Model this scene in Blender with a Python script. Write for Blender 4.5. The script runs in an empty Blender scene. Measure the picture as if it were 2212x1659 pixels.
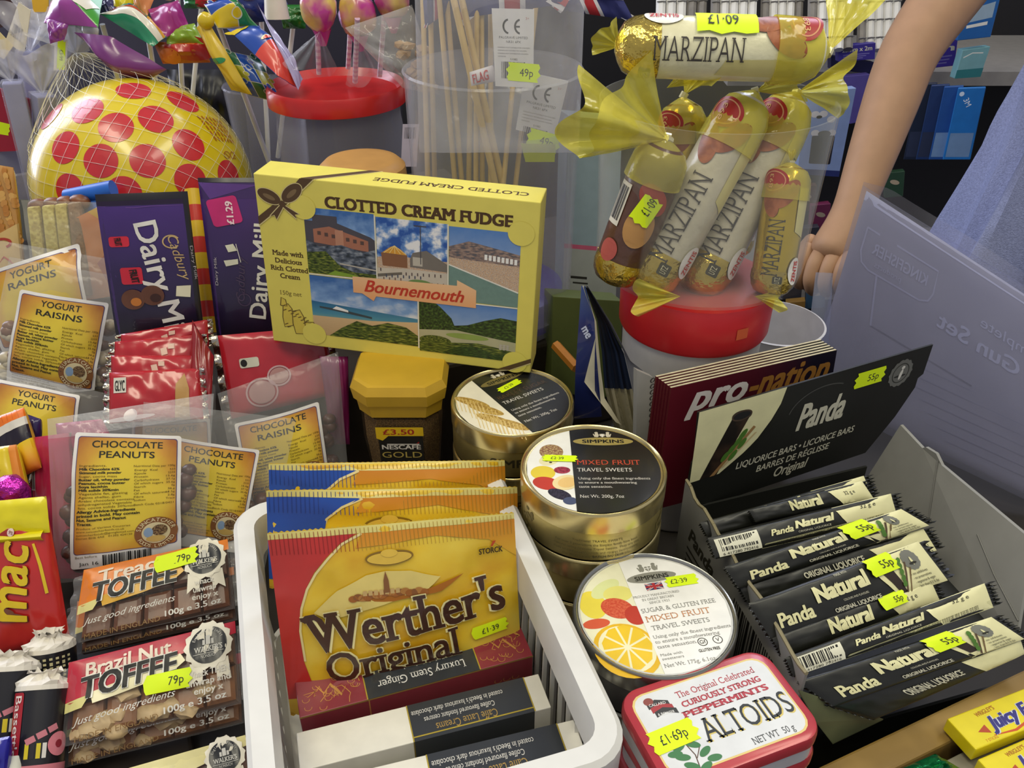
# A shop counter crowded with sweets. World: X right, Y away from the camera, Z up, metres.
# The counter top is z = 0; the goods stand on it in rows turned about 20 degrees.
import bpy, bmesh, math, random
import numpy as np
from mathutils import Vector, Matrix, noise, geometry

SC = bpy.context.scene
COL = SC.collection

# ---------------------------------------------------------------- camera, sky, lamps, exposure
W, H, FPX = 2212, 1659, 1840.0
PITCH = math.radians(33)
CAM = Vector((0, 0, 0.55))
cd = bpy.data.cameras.new('camera')
cam = bpy.data.objects.new('camera', cd)
COL.objects.link(cam)
cam.location = CAM
cam.rotation_euler = (math.radians(90) - PITCH, 0, 0)
cd.sensor_width = 36
cd.lens = 36 * FPX / W
cd.clip_start = 0.01
SC.camera = cam

wd = bpy.data.worlds.new('World')
SC.world = wd
wd.use_nodes = True
wd.node_tree.nodes['Background'].inputs[0].default_value = (0.86, 0.86, 0.96, 1)
wd.node_tree.nodes['Background'].inputs[1].default_value = 0.32


def area(name, loc, look, sx, sy, power, color):
    l = bpy.data.lights.new(name, 'AREA')
    l.shape = 'RECTANGLE'; l.size = sx; l.size_y = sy; l.energy = power; l.color = color
    o = bpy.data.objects.new(name, l); COL.objects.link(o)
    o.location = loc
    o.rotation_euler = (Vector(look) - Vector(loc)).to_track_quat('-Z', 'Y').to_euler()
    return o


# fluorescent tubes of the shop ceiling, above and in front of the counter
area('ceiling_tube', (-0.5, 0.1, 1.9), (-0.1, 0.45, 0), 1.6, 0.25, 12, (1.0, 0.93, 0.70))
area('ceiling_tube', (0.9, 0.35, 1.9), (0.2, 0.5, 0), 1.6, 0.25, 9, (1.0, 0.95, 0.74))
# daylight through the shop front: a tall doorway behind on the left, a window behind on the right
area('doorway_daylight', (-1.7, 1.7, 0.9), (-0.2, 0.7, 0.15), 0.8, 1.8, 26, (0.80, 0.84, 1.0))
area('window_daylight', (0.9, 2.7, 2.0), (0.25, 0.7, 0.15), 0.7, 1.4, 26, (0.72, 0.78, 1.0))

SC.view_settings.view_transform = 'Standard'
SC.view_settings.look = 'None'
SC.view_settings.gamma = 1
SC.view_settings.exposure = 0.40
SC.cycles.max_bounces = 7
SC.cycles.diffuse_bounces = 3
SC.cycles.glossy_bounces = 3
SC.cycles.transmission_bounces = 4
SC.cycles.transparent_max_bounces = 14
SC.cycles.use_denoising = True
SC.cycles.sample_clamp_indirect = 4
SC.cycles.caustics_reflective = False
SC.cycles.caustics_refractive = False

# ---------------------------------------------------------------- helpers: where things stand
_FW = Vector((0, math.cos(PITCH), -math.sin(PITCH)))
_UP = Vector((0, math.sin(PITCH), math.cos(PITCH)))


def sight(x, y):
    return Vector((1, 0, 0)) * ((x - 1106) / FPX) - _UP * ((y - 829.5) / FPX) + _FW


def at(x, y, d):
    """point of the place at distance d along the view axis"""
    return CAM + sight(x, y) * d


def onz(x, y, z):
    s = sight(x, y)
    return CAM + s * ((z - CAM.z) / s.z)


def face_dir(yaw, lean):
    """normal of a face: yaw 0 looks at the customer, + turns it to the left; lean 0 upright, 90 flat on its back"""
    a, b = math.radians(yaw), math.radians(lean)
    return Vector((-math.sin(a) * math.cos(b), -math.cos(a) * math.cos(b), math.sin(b)))


def plane4(pts, yaw, lean, d=None, z=None, c=None):
    """corner points (top-left, top-right, bottom-right, bottom-left) of a sheet on a plane of that direction"""
    cx = sum(p[0] for p in pts) / len(pts); cy = sum(p[1] for p in pts) / len(pts)
    if c is None:
        c = at(cx, cy, d) if d else onz(cx, cy, z)
    n = face_dir(yaw, lean)
    out = []
    for p in pts:
        s = sight(*p)
        out.append(CAM + s * ((c - CAM).dot(n) / s.dot(n)))
    return out


# ---------------------------------------------------------------- materials
def lin(h):
    h = h.lstrip('#')
    c = [int(h[i:i + 2], 16) / 255 for i in (0, 2, 4)]
    return tuple(x / 12.92 if x <= .04045 else ((x + .055) / 1.055) ** 2.4 for x in c) + (1,)


_mats = {}


def _new(name):
    m = bpy.data.materials.new(name); m.use_nodes = True
    nt = m.node_tree
    for n in list(nt.nodes): nt.nodes.remove(n)
    return m, nt, nt.nodes.new


def _coord(nt, scale):
    t = nt.nodes.new('ShaderNodeTexCoord')
    n = nt.nodes.new('ShaderNodeTexNoise')
    n.inputs['Scale'].default_value = scale
    n.inputs['Detail'].default_value = 3
    nt.links.new(t.outputs['Object'], n.inputs['Vector'])
    return n


def mat(hexc, rough=.5, metal=0.0, var=.06, scale=60, bump=0.0, bscale=150, hex2=None, spec=.5, name=None, coat=0, emit=0, sub=0):
    key = ('m', hexc, rough, metal, var, scale, bump, bscale, hex2, spec, coat, emit, sub)
    if key in _mats: return _mats[key]
    m, nt, new = _new(name or ('paint_' + hexc.strip('#')))
    out = new('ShaderNodeOutputMaterial'); b = new('ShaderNodeBsdfPrincipled')
    nt.links.new(b.outputs[0], out.inputs[0])
    b.inputs['Roughness'].default_value = rough
    b.inputs['Metallic'].default_value = metal
    b.inputs['Specular IOR Level'].default_value = spec
    b.inputs['Coat Weight'].default_value = coat
    b.inputs['Coat Roughness'].default_value = .12
    if sub:
        b.inputs['Subsurface Weight'].default_value = sub
        b.inputs['Subsurface Radius'].default_value = (.01, .005, .003)
    c = lin(hexc)
    n = _coord(nt, scale)
    r = new('ShaderNodeValToRGB')
    if hex2:
        c1, c2 = c, lin(hex2); r.color_ramp.elements[0].position = .4; r.color_ramp.elements[1].position = .6
    else:
        c1 = tuple(x * (1 - var) for x in c[:3]) + (1,); c2 = tuple(min(1, x * (1 + var)) for x in c[:3]) + (1,)
        r.color_ramp.elements[0].position = .3; r.color_ramp.elements[1].position = .7
    r.color_ramp.elements[0].color = c1; r.color_ramp.elements[1].color = c2
    nt.links.new(n.outputs['Fac'], r.inputs['Fac'])
    nt.links.new(r.outputs['Color'], b.inputs['Base Color'])
    if emit:
        nt.links.new(r.outputs['Color'], b.inputs['Emission Color']); b.inputs['Emission Strength'].default_value = emit
    if bump:
        n2 = _coord(nt, bscale); bp = new('ShaderNodeBump')
        bp.inputs['Strength'].default_value = bump; bp.inputs['Distance'].default_value = .002
        nt.links.new(n2.outputs['Fac'], bp.inputs['Height']); nt.links.new(bp.outputs[0], b.inputs['Normal'])
    _mats[key] = m
    return m


def grad(kind, stops, rough=.45, noise_amt=.0, nscale=6, name='print', coat=0, metal=0, bump=0, bscale=120):
    """printed colour run over a panel's own UVs: kind x, y (top to bottom), r (centre outwards), n (noise), or d (diagonal)"""
    key = ('g', kind, tuple(stops), rough, noise_amt, nscale, coat, metal, bump, bscale)
    if key in _mats: return _mats[key]
    m, nt, new = _new(name)
    out = new('ShaderNodeOutputMaterial'); b = new('ShaderNodeBsdfPrincipled')
    nt.links.new(b.outputs[0], out.inputs[0]); b.inputs['Roughness'].default_value = rough
    b.inputs['Coat Weight'].default_value = coat; b.inputs['Metallic'].default_value = metal
    uv = new('ShaderNodeUVMap'); uv.uv_map = 'UVMap'
    ramp = new('ShaderNodeValToRGB')
    el = ramp.color_ramp.elements
    while len(el) < len(stops): el.new(.5)
    for e, (p, c) in zip(el, stops):
        e.position = p; e.color = lin(c)
    nz = new('ShaderNodeTexNoise'); nz.inputs['Scale'].default_value = nscale; nz.inputs['Detail'].default_value = 6
    nt.links.new(uv.outputs[0], nz.inputs['Vector'])
    sep = new('ShaderNodeSeparateXYZ'); nt.links.new(uv.outputs[0], sep.inputs[0])
    if kind in 'xy':
        src = sep.outputs[0 if kind == 'x' else 1]
    elif kind == 'd':
        a = new('ShaderNodeMath'); a.operation = 'MULTIPLY_ADD'; a.inputs[1].default_value = .5
        h = new('ShaderNodeMath'); h.operation = 'MULTIPLY'; h.inputs[1].default_value = .5
        nt.links.new(sep.outputs[1], h.inputs[0]); nt.links.new(sep.outputs[0], a.inputs[0]); nt.links.new(h.outputs[0], a.inputs[2])
        src = a.outputs[0]
    elif kind == 'r':
        s = new('ShaderNodeVectorMath'); s.operation = 'DISTANCE'; s.inputs[1].default_value = (.5, .5, 0)
        nt.links.new(uv.outputs[0], s.inputs[0]); src = s.outputs['Value']
    else:
        src = nz.outputs['Fac']
    if noise_amt and kind != 'n':
        s1 = new('ShaderNodeMath'); s1.operation = 'SUBTRACT'; s1.inputs[1].default_value = .5
        nt.links.new(nz.outputs['Fac'], s1.inputs[0])
        s2 = new('ShaderNodeMath'); s2.operation = 'MULTIPLY_ADD'; s2.inputs[1].default_value = noise_amt
        nt.links.new(s1.outputs[0], s2.inputs[0]); nt.links.new(src, s2.inputs[2]); src = s2.outputs[0]
    nt.links.new(src, ramp.inputs['Fac']); nt.links.new(ramp.outputs['Color'], b.inputs['Base Color'])
    if bump:
        n2 = _coord(nt, bscale); bp = new('ShaderNodeBump')
        bp.inputs['Strength'].default_value = bump; bp.inputs['Distance'].default_value = .002
        nt.links.new(n2.outputs['Fac'], bp.inputs['Height']); nt.links.new(bp.outputs[0], b.inputs['Normal'])
    _mats[key] = m
    return m


def film(hexc='#ffffff', haze=.06, rough=.12, bump=.25, bscale=60, edge=.55, tint=None, name='clear_film'):
    """thin see-through plastic: mostly clear, milky by `haze`, shinier at grazing angles"""
    key = ('f', hexc, haze, rough, bump, bscale, edge, tint)
    if key in _mats: return _mats[key]
    m, nt, new = _new(name)
    out = new('ShaderNodeOutputMaterial'); mix = new('ShaderNodeMixShader')
    tr = new('ShaderNodeBsdfTransparent'); tr.inputs[0].default_value = lin(tint) if tint else (.97, .97, .97, 1)
    p = new('ShaderNodeBsdfPrincipled'); p.inputs['Base Color'].default_value = lin(hexc); p.inputs['Roughness'].default_value = rough
    p.inputs['Specular IOR Level'].default_value = .9
    lw = new('ShaderNodeLayerWeight'); lw.inputs['Blend'].default_value = .25
    ma = new('ShaderNodeMath'); ma.operation = 'MULTIPLY_ADD'; ma.inputs[1].default_value = edge; ma.inputs[2].default_value = haze
    ma.use_clamp = True
    pw_ = new('ShaderNodeMath'); pw_.operation = 'POWER'; pw_.inputs[1].default_value = 2.2
    nt.links.new(lw.outputs['Facing'], pw_.inputs[0]); nt.links.new(pw_.outputs[0], ma.inputs[0]); nt.links.new(ma.outputs[0], mix.inputs[0])
    nt.links.new(tr.outputs[0], mix.inputs[1]); nt.links.new(p.outputs[0], mix.inputs[2]); nt.links.new(mix.outputs[0], out.inputs[0])
    if bump:
        n2 = _coord(nt, bscale); bp = new('ShaderNodeBump')
        bp.inputs['Strength'].default_value = bump; bp.inputs['Distance'].default_value = .003
        nt.links.new(n2.outputs['Fac'], bp.inputs['Height'])
        nt.links.new(bp.outputs[0], p.inputs['Normal']); nt.links.new(bp.outputs[0], lw.inputs['Normal'])
    _mats[key] = m
    return m


BLACK = mat('#14130f', .5); WHITE = mat('#f2f1ec', .5); NEON = mat('#e2ff08', .6, var=.03); INK = mat('#2b2a20', .6)
WOOD = mat('#b08d50', .55, scale=30, hex2='#9c7a40'); CLEAR = film(); GOLD = mat('#d9bf6a', .28, 1)

# ---------------------------------------------------------------- mesh building
class MB:
    def __init__(s):
        s.v, s.f, s.m, s.sm, s.uv, s.mats = [], [], [], [], [], []

    def mi(s, m):
        if m not in s.mats: s.mats.append(m)
        return s.mats.index(m)

    def add(s, verts, faces, m, smooth=True, uv=None):
        o = len(s.v); k = s.mi(m)
        s.v += [tuple(p) for p in verts]
        s.uv += [tuple(q) for q in uv] if uv is not None else [(0, 0)] * len(verts)
        for f in faces:
            s.f.append([i + o for i in f]); s.m.append(k); s.sm.append(smooth)
        return s

    def grid(s, f, nu, nv, m, smooth=True, flip=False):
        """surface f(u, v) over 0..1"""
        vs = [f(i / nu, j / nv) for j in range(nv + 1) for i in range(nu + 1)]
        uv = [(i / nu, j / nv) for j in range(nv + 1) for i in range(nu + 1)]
        fs = [(j * (nu + 1) + i, j * (nu + 1) + i + 1, (j + 1) * (nu + 1) + i + 1, (j + 1) * (nu + 1) + i) for j in range(nv) for i in range(nu)]
        return s.add(vs, fs, m, smooth, uv)

    def box(s, M4, sx, sy, sz, m, bev=.0, seg=2):
        """box sx, sy, sz centred on M4"""
        bm = bmesh.new(); bmesh.ops.create_cube(bm, size=1)
        for v in bm.verts: v.co = Vector((v.co.x * sx, v.co.y * sy, v.co.z * sz))
        if bev: bmesh.ops.bevel(bm, geom=bm.edges[:], offset=bev, segments=seg, affect='EDGES', profile=.5)
        return s.bm(bm, m, M4, smooth=False)

    def bm(s, bm, m, M4=Matrix(), smooth=True):
        bm.verts.ensure_lookup_table(); bm.verts.index_update()
        s.add([M4 @ v.co for v in bm.verts], [[v.index for v in f.verts] for f in bm.faces], m, smooth)
        bm.free(); return s

    def lathe(s, M4, prof, n, m, rfun=None, cap=False):
        """profile [(r, z)] turned about M4's z"""
        vs = []
        for r, z in prof:
            for k in range(n):
                a = 2 * math.pi * k / n; q = r * (rfun(a, z) if rfun else 1)
                vs.append(M4 @ Vector((q * math.cos(a), q * math.sin(a), z)))
        fs = [(i * n + k, i * n + (k + 1) % n, (i + 1) * n + (k + 1) % n, (i + 1) * n + k) for i in range(len(prof) - 1) for k in range(n)]
        if cap: fs += [list(range(n))[::-1], [(len(prof) - 1) * n + k for k in range(n)]]
        return s.add(vs, fs, m, True)

    def tube(s, pts, rad, m, n=10, flat=1.0, side=None):
        """tube through pts; rad a number or one per point; ends closed"""
        pts = [Vector(p) for p in pts]; vs = []
        R = rad if isinstance(rad, (list, tuple)) else [rad] * len(pts)
        ref = Vector(side) if side else Vector((0.13, 0.2, 1))
        for i, p in enumerate(pts):
            t = (pts[min(i + 1, len(pts) - 1)] - pts[max(i - 1, 0)]).normalized()
            a = ref - t * ref.dot(t)
            if a.length < 1e-4: a = Vector((1, 0, 0)) - t * t.x
            a.normalize(); b = t.cross(a); ref = a
            for k in range(n):
                w = 2 * math.pi * k / n
                vs.append(p + a * math.cos(w) * R[i] + b * math.sin(w) * R[i] * flat)
        fs = [(i * n + k, i * n + (k + 1) % n, (i + 1) * n + (k + 1) % n, (i + 1) * n + k) for i in range(len(pts) - 1) for k in range(n)]
        fs += [list(range(n))[::-1], [(len(pts) - 1) * n + k for k in range(n)]]
        return s.add(vs, fs, m, True)

    def ball(s, c, r, m, sx=1, sy=1, sz=1, sub=2, jit=0, seed=0, M3=None):
        bm = bmesh.new(); bmesh.ops.create_icosphere(bm, subdivisions=sub, radius=1)
        for v in bm.verts:
            q = 1 + (jit * noise.noise(v.co * 1.7 + Vector((seed, 0, 0))) if jit else 0)
            p = Vector((v.co.x * r * sx, v.co.y * r * sy, v.co.z * r * sz)) * q
            v.co = Vector(c) + (M3 @ p if M3 else p)
        return s.bm(bm, m)

    def obj(s, name, parent=None, label=None, weld=False, sharp=40):
        me = bpy.data.meshes.new(name)
        inv = parent.matrix_world.inverted() if parent else None
        # things are empties without a parent of their own, so their world matrix is their basis
        if parent is not None:
            M = parent.matrix_basis.copy(); q = parent
            while q.parent: q = q.parent; M = q.matrix_basis @ M
            inv = M.inverted()
        vs = [tuple(inv @ Vector(p)) for p in s.v] if inv else s.v
        me.from_pydata(vs, [], s.f)
        for m in s.mats: me.materials.append(m)
        me.polygons.foreach_set('material_index', s.m)
        me.polygons.foreach_set('use_smooth', s.sm)
        uvl = me.uv_layers.new(name='UVMap')
        li = np.empty(len(me.loops), dtype=np.int32); me.loops.foreach_get('vertex_index', li)
        uvl.data.foreach_set('uv', np.array(s.uv, dtype=np.float32)[li].ravel())
        me.update()
        if any(s.sm): me.set_sharp_from_angle(angle=math.radians(sharp))
        o = bpy.data.objects.new(name, me); COL.objects.link(o)
        if parent: o.parent = parent
        if label: o['label'] = label
        return o


def thing(name, label, cat, loc=(0, 0, 0), yaw=0, group=None, kind=None):
    o = bpy.data.objects.new(name, None); COL.objects.link(o)
    o.location = loc; o.rotation_euler = (0, 0, math.radians(yaw)); o.empty_display_size = .02
    o.matrix_basis = Matrix.Translation(loc) @ Matrix.Rotation(math.radians(yaw), 4, 'Z')
    return tag(o, label, cat, group, kind)


def tag(o, label, cat, group=None, kind=None):
    o['label'] = label; o['category'] = cat
    if group: o['group'] = group
    if kind: o['kind'] = kind
    return o


def struct(mb, name, **k):
    o = mb.obj(name, **k); o['kind'] = 'structure'; return o


# ---------------------------------------------------------------- surfaces one can print on
class Sheet:
    """a four-cornered sheet (tl, tr, br, bl), flat or puffed, with a canvas 100 wide, y counted down from the top"""
    eps = .00005

    def __init__(s, tl, tr, br, bl, bulge=0, pw=.6, wr=0, wk=(3, 4), seed=0, off=0, cw=100.0, back=0):
        s.p = [Vector(q) for q in (tl, tr, br, bl)]
        w = ((s.p[1] - s.p[0]).length + (s.p[2] - s.p[3]).length) / 2
        h = ((s.p[3] - s.p[0]).length + (s.p[2] - s.p[1]).length) / 2
        s.w, s.h, s.cw, s.ch, s.mm = w, h, cw, cw * h / w, cw / w / 1000
        s.n = (s.p[3] - s.p[0]).cross(s.p[1] - s.p[0]).normalized()
        s.bulge, s.pw, s.wr, s.wk, s.seed, s.off, s.back = bulge, pw, wr, wk, seed, off, back
        s.curved = bool(bulge or wr)
        if s.curved: s.eps = .00024

    def hgt(s, u, v):
        if not s.curved: return 0
        uu, vv = min(max(u, 0), 1), min(max(v, 0), 1)
        e = (math.sin(math.pi * uu) * math.sin(math.pi * vv))
        e = max(e, 0) ** s.pw
        w = s.wr * noise.noise(Vector((u * s.wk[0], v * s.wk[1], s.seed))) + s.wr * .5 * noise.noise(Vector((u * s.wk[0] * 3, v * s.wk[1] * 2, s.seed + 9)))
        return s.bulge * e + w * min(1, 6 * max(0, min(uu, 1 - uu, vv, 1 - vv)) + .3)

    def uv(s, u, v, l=0, h=None):
        a, b, c, d = s.p
        p = a.lerp(b, u).lerp(d.lerp(c, u), v)
        return p + s.n * ((s.hgt(u, v) if h is None else h) + s.off + l * s.eps)

    def __call__(s, x, y, l=0):
        return s.uv(x / s.cw, y / s.ch, l)

    def body(s, mb, m, nu=40, nv=40, mback=None, thick=None, zig=0, nz=40):
        """front skin, and a back skin unless flat"""
        mb.grid(lambda u, v: s.uv(u, v), nu, nv, m)
        bk = s.back if thick is None else thick
        if bk is not None:
            mb.grid(lambda u, v: s.uv(u, v, 0, -bk * max(0, math.sin(math.pi * u) * math.sin(math.pi * v)) ** s.pw + (s.hgt(u, v) if min(u, v, 1 - u, 1 - v) < 1e-6 else 0)), nu, nv, mback or m)
        if zig:
            # pinked cut along the top and bottom seals
            for e, sg in ((0, -1), (1, 1)):
                for k in range(nz):
                    a, b = k / nz, (k + 1) / nz
                    mb.add([s.uv(a, e), s.uv((a + b) / 2, e + sg * zig), s.uv(b, e)], [(0, 1, 2)], m, False)
        return mb

    def sub(s, x0, y0, x1, y1, ang=0, **k):
        """a smaller sheet lying on this one"""
        ca, sa = math.cos(math.radians(ang)), math.sin(math.radians(ang))
        cx, cy = (x0 + x1) / 2, (y0 + y1) / 2
        q = []
        for x, y in ((x0, y0), (x1, y0), (x1, y1), (x0, y1)):
            dx, dy = x - cx, y - cy
            q.append((cx + dx * ca - dy * sa, cy + dx * sa + dy * ca))
        return Patch(s, q, **k)


class Patch:
    """canvas 100 wide laid over part of another surface"""
    def __init__(s, base, q, l=0, cw=100.0):
        s.base, s.q, s.l, s.cw = base, [Vector(p) for p in q], l, cw
        w = (s.q[1] - s.q[0]).length; h = (s.q[3] - s.q[0]).length
        s.ch = cw * h / w; s.curved = base.curved

    def __call__(s, x, y, l=0):
        u, v = x / s.cw, y / s.ch
        p = s.q[0].lerp(s.q[1], u).lerp(s.q[3].lerp(s.q[2], u), v)
        return s.base(p.x, p.y, l + s.l)

    def sub(s, *a, **k): return Sheet.sub(s, *a, **k)


class Drum:
    """side of a round body: canvas x runs along arc (100 = arc degrees given), y down along the axis"""
    eps = .00009
    curved = True

    def __init__(s, top, bot, r0, r1, mid, arc=180, cw=100.0):
        s.a, s.b, s.r0, s.r1 = Vector(top), Vector(bot), r0, r1
        s.ax = (s.b - s.a).normalized()
        m = Vector(mid); s.mid = (m - s.ax * m.dot(s.ax)).normalized(); s.side = s.ax.cross(s.mid)
        s.arc, s.cw = math.radians(arc), cw
        s.ch = cw * (s.b - s.a).length / (s.arc * (r0 + r1) / 2)

    def __call__(s, x, y, l=0):
        t = (x / s.cw - .5) * s.arc; v = y / s.ch
        r = s.r0 + (s.r1 - s.r0) * v + l * s.eps
        return s.a + (s.b - s.a) * v + (s.mid * math.cos(t) - s.side * math.sin(t)) * r

    def sub(s, *a, **k): return Sheet.sub(s, *a, **k)


# ---------------------------------------------------------------- lettering
_gl = {}


def glyphs(txt, bold=0.0, shear=0.0, serif=False, space=1.0):
    key = (txt, bold, shear, serif, space)
    if key in _gl: return _gl[key]
    cu = bpy.data.curves.new('t', 'FONT'); cu.body = txt; cu.size = 1; cu.shear = shear; cu.offset = bold
    cu.space_character = space; cu.resolution_u = 3; cu.fill_mode = 'FRONT'
    ob = bpy.data.objects.new('t', cu)
    me = bpy.data.meshes.new_from_object(ob)
    vs = [(v.co.x, v.co.y) for v in me.vertices]; fs = [tuple(p.vertices) for p in me.polygons]
    if serif and vs:
        cnt = {}
        for f in fs:
            for i in range(len(f)):
                e = tuple(sorted((f[i], f[(i + 1) % len(f)]))); cnt[e] = cnt.get(e, 0) + 1
        t = .045 + bold * .5
        for (i, j), c in cnt.items():
            if c > 1: continue
            a, b = vs[i], vs[j]
            if abs(a[1] - b[1]) > .004: continue
            L = abs(a[0] - b[0]); y = (a[1] + b[1]) / 2
            lv = [q for q in (-bold, .682 + bold, .449 + bold, .705 + bold) if abs(y - q) < .014]
            if not lv or L < .06: continue
            if L > .26:
                d = -.17 if y > .3 else .17
                for xe, sg in ((min(a[0], b[0]), 1), (max(a[0], b[0]), -1)):
                    o = len(vs); vs += [(xe, y), (xe + sg * .05, y), (xe, y + d)]; fs.append((o, o + 1, o + 2))
                continue
            x0, x1 = min(a[0], b[0]) - .07, max(a[0], b[0]) + .07
            y0, y1 = (y, y + t) if y < .3 else (y - t, y)
            o = len(vs); vs += [(x0, y0), (x1, y0), (x1, y1), (x0, y1)]; fs.append((o, o + 1, o + 2, o + 3))
    bpy.data.objects.remove(ob); bpy.data.curves.remove(cu); bpy.data.meshes.remove(me)
    xs = [v[0] for v in vs] or [0, 1]
    _gl[key] = (vs, fs, min(xs), max(xs))
    return _gl[key]


class Print:
    def __init__(s, mb, f): s.mb, s.f, s.n = mb, f, 0

    def _put(s, vs, fs, m, l, step=None, smooth=False):
        s.n += 1; l += (s.n % 90) * .011      # ink laid later lies a hair higher
        if step and s.f.curved:
            bm = bmesh.new(); bv = [bm.verts.new((x, y, 0)) for x, y in vs]
            for f in fs:
                try: bm.faces.new([bv[i] for i in f])
                except ValueError: pass
            if any(len(f.verts) > 4 for f in bm.faces): bmesh.ops.triangulate(bm, faces=bm.faces[:])
            for ax in (0, 1):
                lo = min(v[ax] for v in vs); hi = max(v[ax] for v in vs)
                for k in range(int(lo / step) + 1, int(math.ceil(hi / step))):
                    co = [0, 0, 0]; no = [0, 0, 0]; co[ax] = k * step; no[ax] = 1
                    bmesh.ops.bisect_plane(bm, geom=bm.verts[:] + bm.edges[:] + bm.faces[:], plane_co=co, plane_no=no, dist=1e-5)
            bm.verts.index_update()
            vs = [(v.co.x, v.co.y) for v in bm.verts]; fs = [[v.index for v in f.verts] for f in bm.faces]; bm.free()
        if not vs: return s
        x0 = min(v[0] for v in vs); x1 = max(v[0] for v in vs); y0 = min(v[1] for v in vs); y1 = max(v[1] for v in vs)
        uv = [((x - x0) / (x1 - x0 + 1e-9), (y - y0) / (y1 - y0 + 1e-9)) for x, y in vs]
        s.mb.add([s.f(x, y, l) for x, y in vs], fs, m, s.f.curved, uv)
        return s

    def poly(s, pts, m, l=1, step=7):
        return s._put(list(pts), [list(range(len(pts)))], m, l, step)

    def rect(s, x0, y0, x1, y1, m, l=1, r=0, ang=0, step=7):
        if r:
            pts = []
            for cx, cy, a0 in ((x1 - r, y0 + r, -90), (x1 - r, y1 - r, 0), (x0 + r, y1 - r, 90), (x0 + r, y0 + r, 180)):
                for k in range(5):
                    a = math.radians(a0 + k * 22.5); pts.append((cx + r * math.cos(a), cy + r * math.sin(a)))
        else:
            pts = [(x0, y0), (x1, y0), (x1, y1), (x0, y1)]
        return s.poly(rot(pts, (x0 + x1) / 2, (y0 + y1) / 2, ang), m, l, step)

    def ell(s, cx, cy, rx, ry, m, l=1, n=28, ang=0, wob=0, a0=0, a1=360, step=9):
        pts = []
        for k in range(n):
            a = math.radians(a0 + (a1 - a0) * k / (n if a1 - a0 == 360 else n - 1))
            q = 1 + wob * math.cos(a * 14)
            pts.append((cx + rx * q * math.cos(a), cy + ry * q * math.sin(a)))
        return s.poly(rot(pts, cx, cy, ang), m, l, step)

    def ring(s, cx, cy, rx, ry, w, m, l=1, n=36, a0=0, a1=360):
        vs, fs = [], []
        for k in range(n + 1):
            a = math.radians(a0 + (a1 - a0) * k / n)
            vs += [(cx + rx * math.cos(a), cy + ry * math.sin(a)), (cx + (rx - w) * math.cos(a), cy + (ry - w) * math.sin(a))]
        for k in range(n): fs.append((2 * k, 2 * k + 2, 2 * k + 3, 2 * k + 1))
        return s._put(vs, fs, m, l)

    def line(s, pts, w, m, l=1, taper=False):
        pts = [Vector(p) for p in pts]; vs, fs = [], []
        N = len(pts)
        for i, p in enumerate(pts):
            t = (pts[min(i + 1, N - 1)] - pts[max(i - 1, 0)]); t = t.normalized() if t.length else Vector((1, 0))
            nn = Vector((-t.y, t.x)) * (w / 2 * (math.sin(math.pi * (i + .3) / (N - .4)) if taper else 1))
            vs += [tuple(p + nn), tuple(p - nn)]
        for i in range(N - 1): fs.append((2 * i, 2 * i + 1, 2 * i + 3, 2 * i + 2))
        return s._put(vs, fs, m, l)

    def text(s, t, x, y, cap, m, l=2, w=None, al='c', ang=0, bold=0.0, shear=0.0, serif=False, step=None, out=None, mo=None, flip=False, space=1.0, amp=0):
        """t with capitals `cap` high, baseline at y; al c/l/r about x; w stretches it to that width"""
        if out: s.text(t, x, y, cap, mo, l - 1.6, w, al, ang, bold + out, shear, serif, step, space=space, flip=flip)
        if bold > 0:
            vs, fs, x0, x1 = glyphs(t, 0.0, shear, serif, space)
            for i, (a, b) in enumerate(((-1, -.6), (1, .6), (-1, .6), (1, -.6))):
                s._ink(vs, fs, x0 - bold, x1 + bold, a * bold, b * bold, x, y, cap, m, l, w, al, ang, step, flip, amp)
            return s
        vs, fs, x0, x1 = glyphs(t, bold, shear, serif, space)
        return s._ink(vs, fs, x0, x1, 0, 0, x, y, cap, m, l, w, al, ang, step, flip, amp)

    def _ink(s, vs, fs, x0, x1, bx, by, x, y, cap, m, l, w, al, ang, step, flip, amp):
        k = cap / .69; kx = k
        if w: kx = w / max(1e-6, (x1 - x0))
        ox = {'c': (x0 + x1) / 2, 'l': x0, 'r': x1}[al]
        sg = -1 if flip else 1
        pts = [(x + sg * (vx + bx - ox) * kx, y - (vy + by) * k - (amp * math.sin((vx - x0) / (x1 - x0) * math.pi) if amp else 0)) for vx, vy in vs]
        return s._put(rot(pts, x, y, ang), fs, m, l, step)

    def lines(s, rows, x, y, cap, lead, m, l=2, al='c', ang=0, w=None, **k):
        dx, dy = -math.sin(math.radians(ang)), math.cos(math.radians(ang))
        for i, r in enumerate(rows):
            if r: s.text(r, x + dx * lead * i, y + dy * lead * i, cap, m, l, al=al, ang=ang, w=(w[i] if w else None), **k)
        return s

    def arc(s, t, cx, cy, r, a0, a1, cap, m, l=2, **k):
        """letters along a circle from angle a0 to a1 (degrees, 0 right, 90 down)"""
        n = len(t)
        for i, ch in enumerate(t):
            if ch == ' ': continue
            a = a0 + (a1 - a0) * (i + .5) / n; q = math.radians(a); ta = a + 90 if a1 > a0 else a - 90
            s.text(ch, cx + r * math.cos(q), cy + r * math.sin(q), cap, m, l, ang=ta, **k)
        return s

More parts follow.
